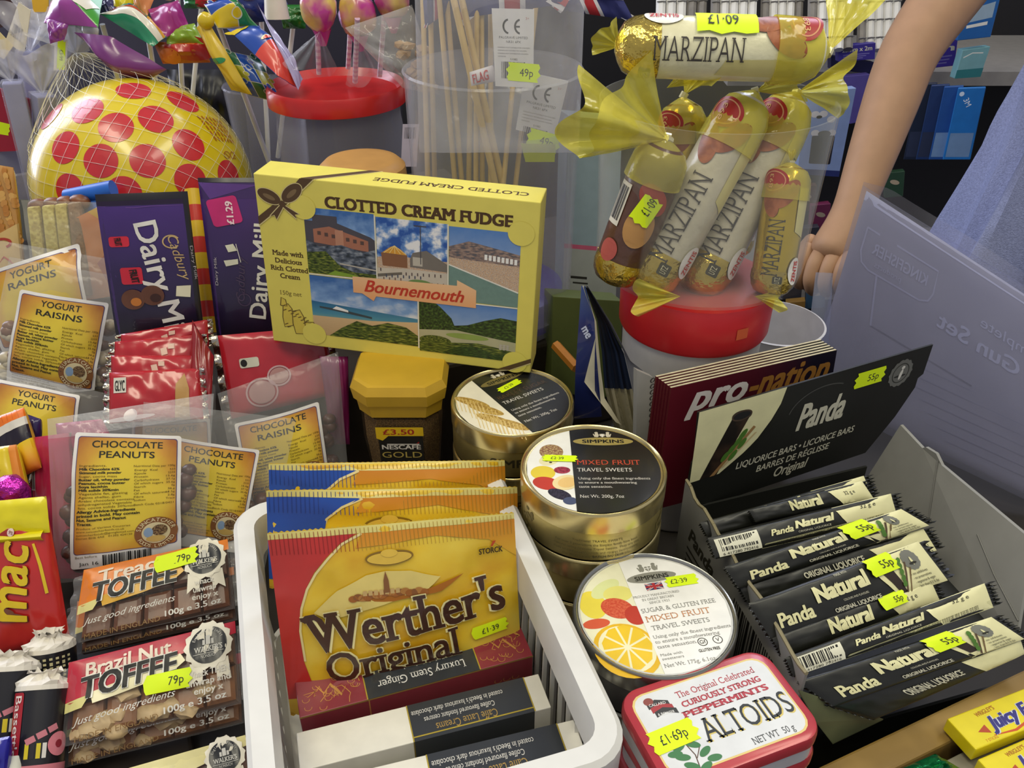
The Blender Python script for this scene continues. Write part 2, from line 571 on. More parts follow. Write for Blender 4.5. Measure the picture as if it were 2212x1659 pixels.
    def bars(s, x0, y0, x1, y1, m=BLACK, l=2, n=28, seed=1, ang=0):
        rnd = random.Random(seed); x = x0; u = (x1 - x0) / (n * 2.1); cx, cy = (x0 + x1) / 2, (y0 + y1) / 2
        vs, fs = [], []
        while x < x1 - u:
            w = u * rnd.choice((.7, .7, 1.3, 2)); q = rot([(x, y0), (x + w, y0), (x + w, y1), (x, y1)], cx, cy, ang)
            o = len(vs); vs += q; fs.append((o, o + 1, o + 2, o + 3)); x += w + u * rnd.choice((.7, 1, 1.6))
        return s._put(vs, fs, m, l)


def rot(pts, cx, cy, ang):
    if not ang: return list(pts)
    c, s = math.cos(math.radians(ang)), math.sin(math.radians(ang))
    return [(cx + (x - cx) * c - (y - cy) * s, cy + (x - cx) * s + (y - cy) * c) for x, y in pts]


def sticker(parent, f, cx, cy, w, h, txt, ang=0, l=8, tx=.18, m=None, cap=.42, flip=False, tang=0):
    """neon price-gun label with wavy ends; a part of what it is stuck on"""
    mb = MB(); p = Print(mb, f)
    e = []
    for sx in (1, -1):
        ks = (-.5, -.3, -.1, .1, .3, .5)
        e += [(cx + sx * (w / 2 + w * .045 * (1 if i % 2 else -1) * (0 if i in (0, 5) else 1) + (w * .03 if i in (2, 3) else 0)), cy + sx * k * h) for i, k in enumerate(ks)]
    p.poly(rot(e, cx, cy, ang), m or NEON, l)
    if txt:
        a = math.radians(ang); dx = w * tx
        q = rot([(cx + dx, cy + h * cap / 2)], cx, cy, ang)[0]
        p.text(txt, q[0], q[1], h * cap, INK, l + 1.5, ang=ang + tang, w=min(w * .62, h * cap * .62 * len(txt)), flip=flip)
    return mb.obj('price_sticker', parent, label='neon yellow price sticker' + (' reading ' + txt if txt else ''))


def boxframe(tl, tr, br, bl):
    """matrix of a face: x right, y down, z out, origin top-left"""
    X = (tr - tl).normalized(); Z = (bl - tl).cross(tr - tl).normalized(); Y = Z.cross(X) * -1
    M = Matrix((X, Y, Z)).transposed().to_4x4(); M.translation = tl
    return M


def carton(mb, tl, tr, br, bl, depth, m, bev=.0008):
    """closed carton behind a front face"""
    n = (bl - tl).cross(tr - tl).normalized()
    q = [tl, tr, br, bl] + [p - n * depth for p in (tl, tr, br, bl)]
    bm = bmesh.new(); vs = [bm.verts.new(p) for p in q]
    for f in ((0, 3, 2, 1), (4, 5, 6, 7), (0, 1, 5, 4), (1, 2, 6, 5), (2, 3, 7, 6), (3, 0, 4, 7)): bm.faces.new([vs[i] for i in f])
    bmesh.ops.recalc_face_normals(bm, faces=bm.faces[:])
    if bev: bmesh.ops.bevel(bm, geom=bm.edges[:], offset=bev, segments=2, affect='EDGES', profile=.5)
    mb.bm(bm, m, smooth=False)
    top = Sheet(q[4], q[5], q[1], q[0]); left = Sheet(q[4], q[0], q[3], q[7]); right = Sheet(q[1], q[5], q[6], q[2]); bot = Sheet(q[3], q[2], q[6], q[7])
    return Sheet(*q[:4]), top, left, right, bot


def foot(pts, z=0):
    c = sum(pts, Vector()) / len(pts)
    return (c.x, c.y, z)

# ---------------------------------------------------------------- the setting
YAW = 24.0
_o = Vector((0.319, 0.373, 0)); _cx = Vector((math.cos(math.radians(YAW)), math.sin(math.radians(YAW)), 0)); _cy = Vector((-_cx.y, _cx.x, 0))


def ctr(x, y, z=0):
    """point in the counter's own frame: x along its front edge, y towards the back"""
    return _o + _cx * x + _cy * y + Vector((0, 0, z))


def ctrM(x, y, z): return Matrix.Translation(ctr(x, y, z)) @ Matrix.Rotation(math.radians(YAW), 4, 'Z')


mb = MB(); mb.box(Matrix.Translation((0.3, 1.0, -0.76)), 6, 5, 0.02, mat('#4a4640', .6, scale=4, hex2='#57514a')); struct(mb, 'floor')
mb = MB(); mb.box(Matrix.Translation((0.3, 2.3, 0.4)), 6, 0.04, 2.3, mat('#2b2733', .8, var=.2, scale=3)); struct(mb, 'wall_back')
mb = MB(); mb.box(Matrix.Translation((-2.0, 0.9, 0.4)), 0.04, 0.6, 2.3, mat('#5a5550', .8)); struct(mb, 'wall_left')

t = thing('shop_counter', 'low dark shop counter with pale wooden edge board, under all the sweets', 'counter', ctr(-.4, .4, -.75), YAW)
dk = mat('#2a251f', .6, var=.15, scale=20)
mb = MB(); mb.box(ctrM(-.42, .50, -.02), 1.5, 1.03, .04, dk, .004); mb.obj('counter_top', t)
mb = MB(); mb.box(ctrM(-.42, .51, -.395), 1.42, .92, .71, mat('#3c342a', .6), .004); mb.obj('counter_body', t)
mb = MB(); mb.box(ctrM(-.42, -.0145, -.015), 1.5, .02, .17, mat('#b39250', .5, scale=14, hex2='#8d7036', bump=.2, bscale=40), .002); mb.obj('edge_board', t, label='pale wooden batten along the front edge')
mb = MB(); mb.box(ctrM(-.42, -.12, -.11), 1.5, .18, .02, dk, .003); mb.obj('front_ledge', t)
t = thing('display_riser', 'dark stepped riser at the back of the counter under the tubs', 'riser', ctr(-.5, .7, 0), YAW)
mb = MB(); mb.box(ctrM(-.58, .72, .06), 1.12, .54, .119, mat('#30291f', .6, var=.15), .004); mb.obj('upper_step', t)
mb = MB(); mb.box(ctrM(-.82, .375, .008), .64, .145, .015, mat('#2d2621', .6, var=.15), .004); mb.obj('lower_step', t)
mb = MB(); mb.box(ctrM(-.82, .19, .006), .64, .22, .011, mat('#2d2621', .6, var=.15), .003); mb.obj('front_step', t)

# ---------------------------------------------------------------- shelving and hanging goods across the aisle
t = thing('shop_shelving', 'dark shelving unit with grey shelf edges across the aisle', 'shelving', (0.9, 1.75, -.75))
mb = MB(); mb.box(Matrix.Translation((0.75, 1.98, .1)), 2.0, .03, 1.7, mat('#15141a', .7)); mb.obj('back_panel', t)
for z in (.165, -.28, -.6):
    mb = MB(); mb.box(Matrix.Translation((1.05, 1.8, z)), 1.3, .34, .025, mat('#9a9692', .45)); mb.obj('shelf_board', t)
mb = MB(); mb.box(Matrix.Translation((1.71, 1.8, 0)), .03, .36, 1.5, mat('#8a8884', .5)); mb.obj('side_panel', t)


def hangpack(name, label, cat, px, d, hexc, yaw=0, thick=.02, group=None, deco=None, panel_hex=None):
    c = plane4(px, yaw, 4, d)
    t = thing(name, label, cat, foot(c, min(p.z for p in c)), 0, group)
    mb = MB(); S = carton(mb, *c, thick, mat(hexc, .4), .001)[0]
    if deco: deco(Print(mb, S), S)
    mb.obj('card', t)
    if panel_hex:
        mb = MB(); Q = S.sub(8, S.ch * .3, 92, S.ch * .92); p = Print(mb, Q); p.rect(0, 0, 100, Q.ch, mat(panel_hex, .3), 1, r=6); mb.obj('blister', t)
    return t, S


# rolled white edging strips with bamboo-grey bands, and the purple header cards under them
def strip_pack(x0, x1, d, label, dark):
    c = [at(x0, -130, d), at(x1, -130, d), at(x1 - 8, 106, d - .02), at(x0 - 6, 112, d - .02)]
    t = thing('edging_strip_pack', label, 'packet', foot(c, c[2].z), 0, 'edging strip packets hanging across the aisle')
    S = Sheet(*c); n = 5
    for k in range(n):
        mb = MB(); a = (k + .5) / n
        w = S.w / n * .5
        r = mat('#e6e4de', .5, var=.05) if not (k in dark) else mat('#87827b', .6, var=.25, scale=30)
        mb.tube([S.uv(a, 0), S.uv(a, .5), S.uv(a, 1)], [w, w, w * .96], r, 8)
        for q in range(6):
            mb.tube([S.uv(a - .09, .1 + q * .16, 0, w * .9), S.uv(a, .1 + q * .16, 0, w * 1.03), S.uv(a + .09, .1 + q * .16, 0, w * .9)], .0012, mat('#6f6c66'), 5)
        mb.obj('strip_roll', t)


strip_pack(1420, 1532, 1.5, 'packet of white and grey strip rolls, furthest left behind the top sweet bar', (3, 4))
strip_pack(1538, 1640, 1.49, 'packet of pale strip rolls above the middle of the top sweet bar', (0,))
strip_pack(1646, 1740, 1.5, 'packet of white and grey strip rolls left of the tall yellow wrapper twist', (0, 4))
strip_pack(1748, 1850, 1.48, 'packet of white and grey strip rolls just left of the bent arm', (0, 4))
strip_pack(1856, 1950, 1.5, 'packet of white strip rolls half hidden by the upper arm', (0,))


def purple(txt):
    def f(p, S):
        p.text(txt, 50, S.ch * .42, S.ch * .26, mat('#d8d4c0'), 2, w=82, bold=.02)
        for k in range(3): p.rect(12, S.ch * (.58 + .12 * k), 84 - 9 * k, S.ch * (.63 + .12 * k), mat('#7f78c0'), 2)
    return f


hangpack('header_card', 'purple header card reading 25mm x 2m beside the elbow', 'card', [(1812, 100), (1892, 92), (1890, 128), (1812, 134)], 1.47, '#3d3192', deco=purple('25mm x 2m'))
hangpack('header_card', 'purple header card peeping out on the right of the elbow', 'card', [(2015, 92), (2070, 82), (2062, 142), (2008, 148)], 1.5, '#4a37a8', deco=purple('m'))
hangpack('header_card', 'dark purple header card under the white strips left of the elbow', 'card', [(1795, 120), (1890, 135), (1885, 160), (1795, 150)], 1.52, '#2a2756')


def knobs(p, S):
    for x, y in ((25, 24), (42, 24), (60, 30), (30, 44), (66, 44)): p.ell(x, S.ch * y / 90, 9, 7, mat('#e4e2e6'), 2)
    p.ell(34, S.ch * .3, 6, 3.4, mat('#22222a'), 3); p.rect(24, S.ch * .52, 74, S.ch * .86, mat('#24222a'), 2, r=3); p.ell(50, S.ch * .5, 14, 7, mat('#34323a'), 3)
    p.rect(0, S.ch * .93, 100, S.ch, mat('#232f6e'), 2)


hangpack('hardware_packet', 'pale blue packet with white knobs and a dark box pictured, left of the forearm', 'packet', [(1740, 200), (1850, 190), (1812, 382), (1722, 376)], 1.36, '#8fa6d6', deco=knobs)
hangpack('hardware_packet', 'purple packet with white dots right of the twisted yellow wrapper end', 'packet', [(1825, 165), (1880, 160), (1868, 262), (1836, 268)], 1.5, '#5a4f9c')
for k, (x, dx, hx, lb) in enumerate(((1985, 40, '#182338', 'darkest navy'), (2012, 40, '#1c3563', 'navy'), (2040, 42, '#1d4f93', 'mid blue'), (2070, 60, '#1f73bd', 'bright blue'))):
    def blu(p, S, k=k):
        if k == 3:
            p.ell(18, 22, 9, 9, mat('#d8e6f4'), 2); p.text('3M', 36, 60, 20, mat('#eef2f6'), 2, ang=60)
        p.rect(8, S.ch * .62, 92, S.ch * .96, mat('#6f8fb4' if k > 1 else '#26304a'), 2)
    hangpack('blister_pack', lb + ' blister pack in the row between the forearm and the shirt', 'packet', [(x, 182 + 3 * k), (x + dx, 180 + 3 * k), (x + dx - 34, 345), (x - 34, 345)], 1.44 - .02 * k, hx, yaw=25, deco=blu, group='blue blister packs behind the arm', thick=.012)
hangpack('hardware_packet', 'teal and white packet at the shirt edge above the grey shelf', 'packet', [(2080, 108), (2140, 100), (2118, 166), (2062, 170)], 1.46, '#7fb4bd', deco=lambda p, S: (p.rect(0, S.ch * .7, 100, S.ch, mat('#2f7f86'), 2), p.line([(10, 30), (40, 16), (80, 20)], 4, WHITE, 3)))
hangpack('hardware_packet', 'blue and white packet between the upper arm and the shirt', 'packet', [(2080, 10), (2165, -20), (2140, 80), (2068, 88)], 1.42, '#2166b3', deco=lambda p, S: (p.rect(20, S.ch * .2, 90, S.ch * .55, mat('#9fb8cf'), 2), p.rect(20, S.ch * .62, 80, S.ch * .7, WHITE, 2)))
rnd = random.Random(5)
DK = [('#5d3a2a', 'brown'), ('#7a2f52', 'magenta'), ('#31506b', 'slate blue'), ('#84642f', 'ochre'), ('#3c3c44', 'charcoal'), ('#2d4a34', 'dark green')]
spots = [(1775, 470, 1, 'beside the forearm'), (1750, 520, 4, 'right of the clear tub'), (1765, 640, 2, 'below the fist'), (1720, 680, 3, 'beside the red lid'), (1745, 430, 0, 'between jar and forearm'), (1935, 400, 5, 'between forearm and shirt'), (1900, 320, 4, 'behind the forearm'), (1715, 620, 4, 'next to the jar foot')]
for x, y, k, w in spots:
    hangpack('small_packet', DK[k][1] + ' packet in the dark shelf ' + w, 'packet', [(x - 22, y - 26), (x + 20, y - 30), (x + 16, y + 24), (x - 24, y + 28)], 1.62, DK[k][0], yaw=rnd.uniform(-15, 15), deco=lambda p, S: p.ell(50, S.ch * .4, 26, 13, mat('#b9a890'), 2, ang=20))

# ---------------------------------------------------------------- fudge carton, coffee jar, round tins
FY = '#e6d966'


def rigid(cx, cy, d, w, h, X, N):
    """corners of a rigid upright face centred on the sight line"""
    c = at(cx, cy, d); X = Vector(X).normalized(); N = Vector(N).normalized(); N = (N - X * N.dot(X)).normalized(); Y = N.cross(X)
    return c - X * w / 2 + Y * h / 2, c + X * w / 2 + Y * h / 2, c + X * w / 2 - Y * h / 2, c - X * w / 2 - Y * h / 2


k = .225 / .185
cc = CAM + (Vector((-.076, .51, .303)) - CAM) * k
X = Vector((.985, -.17, -.04)).normalized(); N = Vector((-.17, -.985, .02)).normalized(); Y = N.cross(X)
w2, h2 = .1125, .122 * k / 2
fc = [cc - X * w2 + Y * h2, cc + X * w2 + Y * h2, cc + X * w2 - Y * h2, cc - X * w2 - Y * h2]
t = thing('fudge_box', 'yellow CLOTTED CREAM FUDGE gift box with five seaside pictures, in the centre', 'box', foot(fc, fc[2].z))
mb = MB(); F_, TOP, L_, R_, B_ = carton(mb, *fc, .033, mat(FY, .38, var=.03)); p = Print(mb, F_); br = mat('#4f361c', .5)
p.text('CLOTTED CREAM FUDGE', 58, 9.6, 4.0, br, 2, w=66, bold=.045, serif=True)
foliage = grad('n', ((.35, '#1f2a14'), (.5, '#46591f'), (.62, '#7c8636'), (.75, '#a79a4e')), nscale=14, name='print_foliage')
darkleaf = grad('n', ((.35, '#12200e'), (.5, '#2b4218'), (.7, '#53702c')), nscale=16, name='print_dark_leaves')
bluesky = grad('y', ((0, '#3d6cae'), (.35, '#7fa4d4'), (.6, '#d9e0e8')), noise_amt=1.0, nscale=5, name='print_sky')
deepsky = grad('n', ((.42, '#2a58a8'), (.5, '#6f98d0'), (.58, '#f0f1f2')), nscale=4, name='print_clouds')
palesky = grad('y', ((0, '#5684c4'), (1, '#b8cbe0')), noise_amt=.3, name='print_pale_sky')
sand = grad('y', ((0, '#d7b98c'), (1, '#c4a374')), noise_amt=.4, nscale=20, name='print_sand')
sea = grad('y', ((0, '#2a6794'), (.6, '#4d8fa8'), (1, '#7fa89a')), noise_amt=.2, name='print_sea')
crowdm = grad('n', ((.4, '#c39a76'), (.5, '#dcc6ac'), (.58, '#8b6a58'), (.66, '#e6e2dc')), nscale=45, name='print_beach')
pv = mat('#bcb6a8', .5)
# three pictures above
p.rect(17, 10.2, 42.4, 35, bluesky, 1); p.rect(43, 11, 68.4, 35.3, deepsky, 1); p.rect(69, 11.6, 94, 39.5, palesky, 1)
brick = mat('#a86f58', .5); slate = mat('#4d4a52', .5)
p.poly([(17, 15), (20, 15), (20, 12.6), (29, 12.6), (29, 15), (41, 19), (42.4, 20), (42.4, 27), (17, 27)], slate, 2)
p.poly([(20, 18), (26, 16.5), (40, 20.5), (40, 24.5), (20, 23)], brick, 3)
for q in range(7): p.rect(21.5 + q * 2.6, 18.6 + q * .35, 22.8 + q * 2.6, 20 + q * .35, mat('#5b4640'), 4)
p.rect(28, 17.5, 31, 24, mat('#c08a70'), 4)
p.poly([(17, 22), (22, 24.5), (30, 23), (38, 25), (42.4, 23.5), (42.4, 35), (17, 35)], grad('n', ((.35, '#26303a'), (.5, '#566070'), (.65, '#8f97a0')), nscale=9, name='print_shrubs'), 5)
p.poly([(17, 27), (24, 26), (29, 31), (34, 33), (42.4, 33), (42.4, 35), (17, 35)], foliage, 6)
p.poly([(24, 35), (27, 33.2), (34, 34), (38, 35)], mat('#7fa033'), 7)
p.line([(29, 30.2), (42.4, 31.4)], .5, pv, 7)
p.poly([(43, 26), (50, 24), (58, 25.5), (68.4, 25), (68.4, 35.3), (43, 35.3)], crowdm, 2)
p.poly([(45, 24), (48, 21.6), (49.5, 21), (52, 22.4), (54, 24.2)], mat('#d99c3a'), 3)
for q in range(5): p.line([(49.5, 21), (45.6 + q * 2, 24)], .25, mat('#f2d68a'), 4)
p.poly([(44.5, 24), (54, 24.2), (54, 29), (45, 29)], mat('#8a5f42'), 3)
p.poly([(55, 25.5), (56, 23), (61, 21.6), (68.4, 26), (68.4, 29), (55, 28.5)], mat('#77716a'), 3)
p.rect(56, 24.5, 59.5, 27.8, pv, 4); p.line([(58.9, 12.5), (58.9, 27)], .3, slate, 5); p.rect(56.6, 12.6, 61, 13, slate, 5)
p.poly([(43, 30), (55, 29.3), (68.4, 29.5), (68.4, 35.3), (43, 35.3)], mat('#c9c0b0'), 4)
p.poly([(43, 32.4), (52, 30.8), (52, 31.8), (43, 33.6)], mat('#6d665c'), 5); p.ell(58.5, 34.5, 4.5, 1.5, mat('#6f8f52'), 5)
for q in range(22): p.rect(44 + (q * 7.3) % 24, 30 + (q * 3.1) % 4.6, 44.4 + (q * 7.3) % 24, 31.2 + (q * 3.1) % 4.6, mat(('#5a4a4a', '#7b5a50', '#3c4660')[q % 3]), 6)
p.poly([(69, 19), (76, 16.4), (84, 17.8), (94, 19.6), (94, 25), (69, 25)], grad('n', ((.4, '#5a5a62'), (.5, '#84706a'), (.6, '#a28c80')), nscale=12, name='print_town'), 2)
p.poly([(69, 23), (94, 24), (94, 34), (69, 26)], crowdm, 3)
for q in range(8): p.rect(81.6 + q * 1.5, 20.6 + q * .1, 82.6 + q * 1.5, 22.6 + q * .1, WHITE, 4)
p.poly([(69, 26), (94, 34), (94, 39.5), (69, 39.5)], mat('#6f8e86', .5, scale=300), 4); p.line([(69, 25.8), (94, 33.8)], .5, mat('#e8e6dc'), 5)
# two pictures below
p.rect(17, 36, 57.4, 60.4, bluesky, 1); p.rect(58, 40.2, 94, 62, palesky, 1)
p.poly([(17, 46.4), (57.4, 49), (57.4, 54), (17, 53)], sea, 2); p.poly([(17, 52.5), (40, 52), (57.4, 50.4), (57.4, 60.4), (17, 60.4)], sand, 3)
p.poly([(20, 48.3), (29, 48.8), (40, 50.4), (40, 51.2), (28, 49.8), (20, 49)], mat('#3e4a50'), 4); p.poly([(25, 48.8), (26.5, 47.6), (31, 48.8), (31, 49.6)], WHITE, 5)
p.poly([(23, 60.4), (28, 56.5), (34, 52.8), (40, 54), (46, 52), (53, 53), (57.4, 56), (57.4, 60.4)], foliage, 5)
p.poly([(58, 40), (62, 40), (66, 43), (70, 47), (72, 52), (58, 54)], darkleaf, 2)
p.poly([(70, 50), (76, 49), (82, 46.5), (88, 44.5), (94, 45), (94, 56), (70, 54)], darkleaf, 2)
p.poly([(58, 53), (72, 51.6), (84, 53), (94, 54), (94, 62), (58, 62)], mat('#b5b28e', .5), 3)
p.ell(76, 53.8, 8, 1.2, mat('#8fa552'), 4); p.ell(64, 57, 6, 2.2, foliage, 4)
p.poly([(58, 58), (70, 57), (80, 56), (88, 57), (94, 58), (94, 62), (58, 62)], foliage, 5); p.poly([(66, 62), (72, 58.5), (80, 57.5), (86, 60), (94, 59), (94, 62)], darkleaf, 6)
for q in range(9): p.ell(88.5 + (q % 3) * 1.3, 55.6 + (q // 3) * .8, .6, .4, pv, 7)
# white seams, banner, name
wl = mat('#e7e4d6', .5)
for a in (((42.7, 10.5), (42.7, 35)), ((68.7, 11), (68.7, 36)), ((57.7, 41), (57.7, 61)), ((17, 35.5), (34, 35.4)), ((78, 40), (94, 39.8))): p.line(a, .45, wl, 8)
orange = grad('y', ((0, '#f0c79a'), (1, '#eba56c')), name='print_banner')
p.poly([(33.5, 34.6), (72, 33.6), (72, 31.4), (79, 34.6), (79, 41.6), (42, 41.6), (41, 43.6), (36.8, 41), (33.5, 41)], orange, 9)
p.text('Bournemouth', 56.2, 40, 4.6, mat('#c33a26', .5), 11, w=37, shear=.35, bold=.02)
# notched corners of the picture frame
for cx, cy in ((17, 10.4), (94, 11.6), (17, 60.4), (94, 62)): p.ell(cx, cy, 4.6, 4.4, mat(FY, .38, var=.03), 9)
# ribbon and bow
rib = mat('#57412a', .5); rl = mat('#d8c98e', .5)
p.poly([(-.0, 15.6), (0, 18.6), (9, 11), (8, 9)], rib, 10); p.poly([(9.5, 8.6), (11, 10), (21.5, 0), (16.8, 0)], rib, 10)
p.line([(0, 18.9), (9, 11.3)], .35, rl, 11); p.line([(11.2, 10.2), (21.8, 0)], .35, rl, 11)
for cx, cy, rx, ry, an in ((5.0, 7.6, 4.6, 2.7, 22), (13.4, 5.6, 4.9, 2.8, -42)):
    p.ell(cx, cy, rx, ry, rl, 11, ang=an); p.ell(cx, cy, rx - .3, ry - .3, rib, 12, ang=an); p.ell(cx, cy + .2, rx * .5, ry * .3, mat('#7d6748', .5), 13, ang=an)
for q in ([(9, 10), (4.5, 14.8), (6.2, 14.4), (7, 16), (10, 11)], [(10, 10), (15.6, 13), (14, 13.4), (14.4, 15), (9.6, 11)]): p.poly(q, rib, 12); p.line(q, .3, rl, 13)
p.ell(9.6, 9.9, 1.2, 1.2, rib, 14)
p.poly([(88, 65.6), (100, 59.6), (100, 61.8), (93, 65.6)], rib, 10); p.line([(92.4, 65.6), (100, 61.6)], .35, rl, 11)
p.lines(['Made with', 'Delicious', 'Rich Clotted', 'Cream'], 9.6, 29.6, 1.9, 3.0, br, 2, bold=.02, serif=True)
p.text('150g net', 9.2, 45.4, 1.7, mat('#7d6c34'), 2, serif=True)
sk = mat('#6a5626', .6); sl = mat('#d8c350', .6)
for q in ([(5, 55), (5.6, 50), (7.6, 49), (9, 51), (8.8, 58), (5.4, 59)], [(9, 52), (12, 51), (13.4, 54), (13.8, 61), (9.6, 61.4), (8.8, 57)], [(13.5, 56), (17, 55.6), (20, 61.4), (14, 61.4)], [(4.6, 50), (5.2, 46.6), (6.8, 47.4), (7.2, 50)]):
    p.poly(q, sl, 3); p.line(q + q[:1], .35, sk, 4)
for q in range(16): p.line([(5.5 + (q * 3.7) % 12, 52 + (q * 2.3) % 8), (6.8 + (q * 3.7) % 12, 51.4 + (q * 2.3) % 8)], .35, sk, 5)
p = Print(mb, TOP)
p.text('CLOTTED CREAM FUDGE', 68, TOP.ch * .46, 3.2, br, 2, w=54, bold=.015, serif=True, ang=180)
p.poly([(16.8, TOP.ch), (21.5, TOP.ch), (41, 0), (37, 0)], rib, 2); p.line([(22, TOP.ch), (41.6, 0)], .4, rl, 3)
mb.obj('carton', t)

# coffee jar under the fudge box
def octo(cx, cy, z, w, d, ch):
    return [Vector((cx + a, cy + b, z)) for a, b in ((-w + ch, -d), (w - ch, -d), (w, -d + ch), (w, d - ch), (w - ch, d), (-w + ch, d), (-w, d - ch), (-w, -d + ch))]


def loft(mb, rings, m, cap=True, smooth=False):
    n = len(rings[0]); vs = [p for r in rings for p in r]
    fs = [(i * n + k, i * n + (k + 1) % n, (i + 1) * n + (k + 1) % n, (i + 1) * n + k) for i in range(len(rings) - 1) for k in range(n)]
    if cap: fs += [list(range(n))[::-1], [(len(rings) - 1) * n + k for k in range(n)]]
    return mb.add(vs, fs, m, smooth)


jc = onz(866, 800, .172); jx, jy = jc.x, jc.y
t = thing('coffee_jar', 'jar of instant coffee with a yellow eight-sided lid, under the fudge box', 'jar', (jx, jy, 0))
lidm = mat('#c9a22c', .42, var=.04)
mb = MB(); loft(mb, [octo(jx, jy, z, w, w * .93, c) for z, w, c in ((.146, .034, .012), (.1585, .0355, .012), (.159, .0375, .013), (.1695, .0395, .015), (.1765, .0360, .013), (.177, .033, .012))], lidm); mb.obj('lid', t)
glass = film('#5a4a3a', .10, .06, 0, name='jar_glass')
mb = MB(); loft(mb, [octo(jx, jy, z, w, w * .93, c) for z, w, c in ((0, .026, .01), (.006, .030, .011), (.06, .028, .011), (.12, .033, .012), (.146, .033, .012))], glass); mb.obj('glass_body', t)
mb = MB(); loft(mb, [octo(jx, jy, z, w, w * .93, c) for z, w, c in ((.003, .024, .009), (.06, .0265, .010), (.118, .0312, .0115), (.142, .0312, .0115))], mat('#5a4424', .8, scale=900, hex2='#8a6c3c', bump=.8, bscale=900)); mb.obj('coffee_granules', t)
fw = Vector((0, -1, 0))
def jf(z): return jy - (.0322 if z > .12 else .0322 - (.12 - z) * .083)
J = Sheet(*[Vector((jx + sx * .021, jf(z) - .0008, z)) for sx, z in ((-1, .138), (1, .138), (1, .082), (-1, .082))])
mb = MB(); p = Print(mb, J); p.poly([(6, 30), (14, 22), (94, 18), (94, 127), (6, 127)], mat('#1d1a14', .4), 1)
p.poly([(2, 2), (96, 2), (96, 24), (26, 24), (14, 36), (2, 30)], mat('#ecc51c', .4), 3)
p.text('£3.50', 47, 20, 13, mat('#b0321f'), 5, w=62, bold=.02); p.text('NESCAFÉ', 50, 58, 11, mat('#e9e4d8'), 5, w=78, bold=.03); p.rect(22, 44, 84, 46.4, mat('#e9e4d8'), 4); p.poly([(80, 44), (86, 38), (86, 42)], mat('#c02a20'), 5)
p.text('GOLD', 50, 80, 15, mat('#c9b25a'), 5, w=80); mb.obj('label', t)


def tin(cx, cy, r, ztop, hgt, n, yaw, label, under, deco, body, group, side=None, metal='#dccb90'):
    """a stack of n round tins; the top one is printed by deco"""
    base = None
    for i in range(n):
        z1 = ztop - (n - 1 - i) * hgt; z0 = z1 - hgt; topmost = i == n - 1
        if base is None or topmost:
            t = thing('travel_sweet_tin', label if topmost else under[i], 'tin', (cx, cy, z0), yaw, group if not topmost else None)
            M4 = Matrix.Translation((cx, cy, z0))
            mb = MB(); mb.lathe(M4, [(0, .0005), (r * .955, .0005), (r * .985, .0025), (r * .985, hgt * .60), (r * .96, hgt * .62), (r * .96, hgt * .9)], 72, mat(body, .34, .75, scale=90, var=.12)); mb.obj('tin_body', t)
            mb = MB(); mb.lathe(M4, [(r * .985, hgt * .60), (r, hgt * .61), (r, hgt * .95), (r * .992, hgt * .985), (r * .975, hgt), (r * .955, hgt * .985), (r * .94, hgt * .95), (r * .9, hgt * .945), (0, hgt * .945)], 72, mat(metal, .24, .92, var=.05)); lid = mb.obj('lid', t)
            if side: side(t, Vector((cx, cy, z0 + hgt * .58)), Vector((cx, cy, z0 + .003)), r * .987, topmost)
            base = t
            if topmost:
                q = r * .935; c, s = math.cos(math.radians(yaw)), math.sin(math.radians(yaw)); X = Vector((c, s, 0)); Y = Vector((-s, c, 0)); o = Vector((cx, cy, z0 + hgt * .95))
                S = Sheet(o - X * q + Y * q, o + X * q + Y * q, o + X * q - Y * q, o - X * q - Y * q)
                mb = MB(); deco(Print(mb, S), S); mb.obj('lid_label', lid)
                return t, S
        else:
            c = base.copy(); COL.objects.link(c); c.location = (cx, cy, z0); c['label'] = under[i]
            for ch in base.children:
                d = ch.copy(); COL.objects.link(d); d.parent = c


def chord(r, x0, x1=None, n=24):
    """part of the disc (centre 50,50) between x0 and x1"""
    x1 = 50 + r if x1 is None else x1
    a = [x0 + (x1 - x0) * k / n for k in range(n + 1)]
    hh = lambda x: math.sqrt(max(0, r * r - (x - 50) ** 2))
    return [(x, 50 - hh(x)) for x in a] + [(x, 50 + hh(x)) for x in a[::-1]]


def crest(p, x, y, s, m, l):
    p.poly([(x - s, y - s), (x + s, y - s), (x + s, y + .3 * s), (x, y + 1.2 * s), (x - s, y + .3 * s)], m, l)
    for d in (-1, 1):
        p.ell(x + d * 2.1 * s, y - .2 * s, .8 * s, 1.3 * s, m, l); p.ell(x + d * 2.2 * s, y - 1.7 * s, .7 * s, .6 * s, m, l); p.line([(x + d * 2.8 * s, y + s), (x + d * 3.4 * s, y - s)], .4 * s, m, l)
    p.line([(x, y - s), (x, y + s)], .25 * s, WHITE, l + 1); p.line([(x - s, y - .2 * s), (x + s, y - .2 * s)], .25 * s, WHITE, l + 1)


cream = mat('#f0efe6', .35); serifW = mat('#d9d4c8', .5); blk = mat('#191a1a', .32, coat=.5)


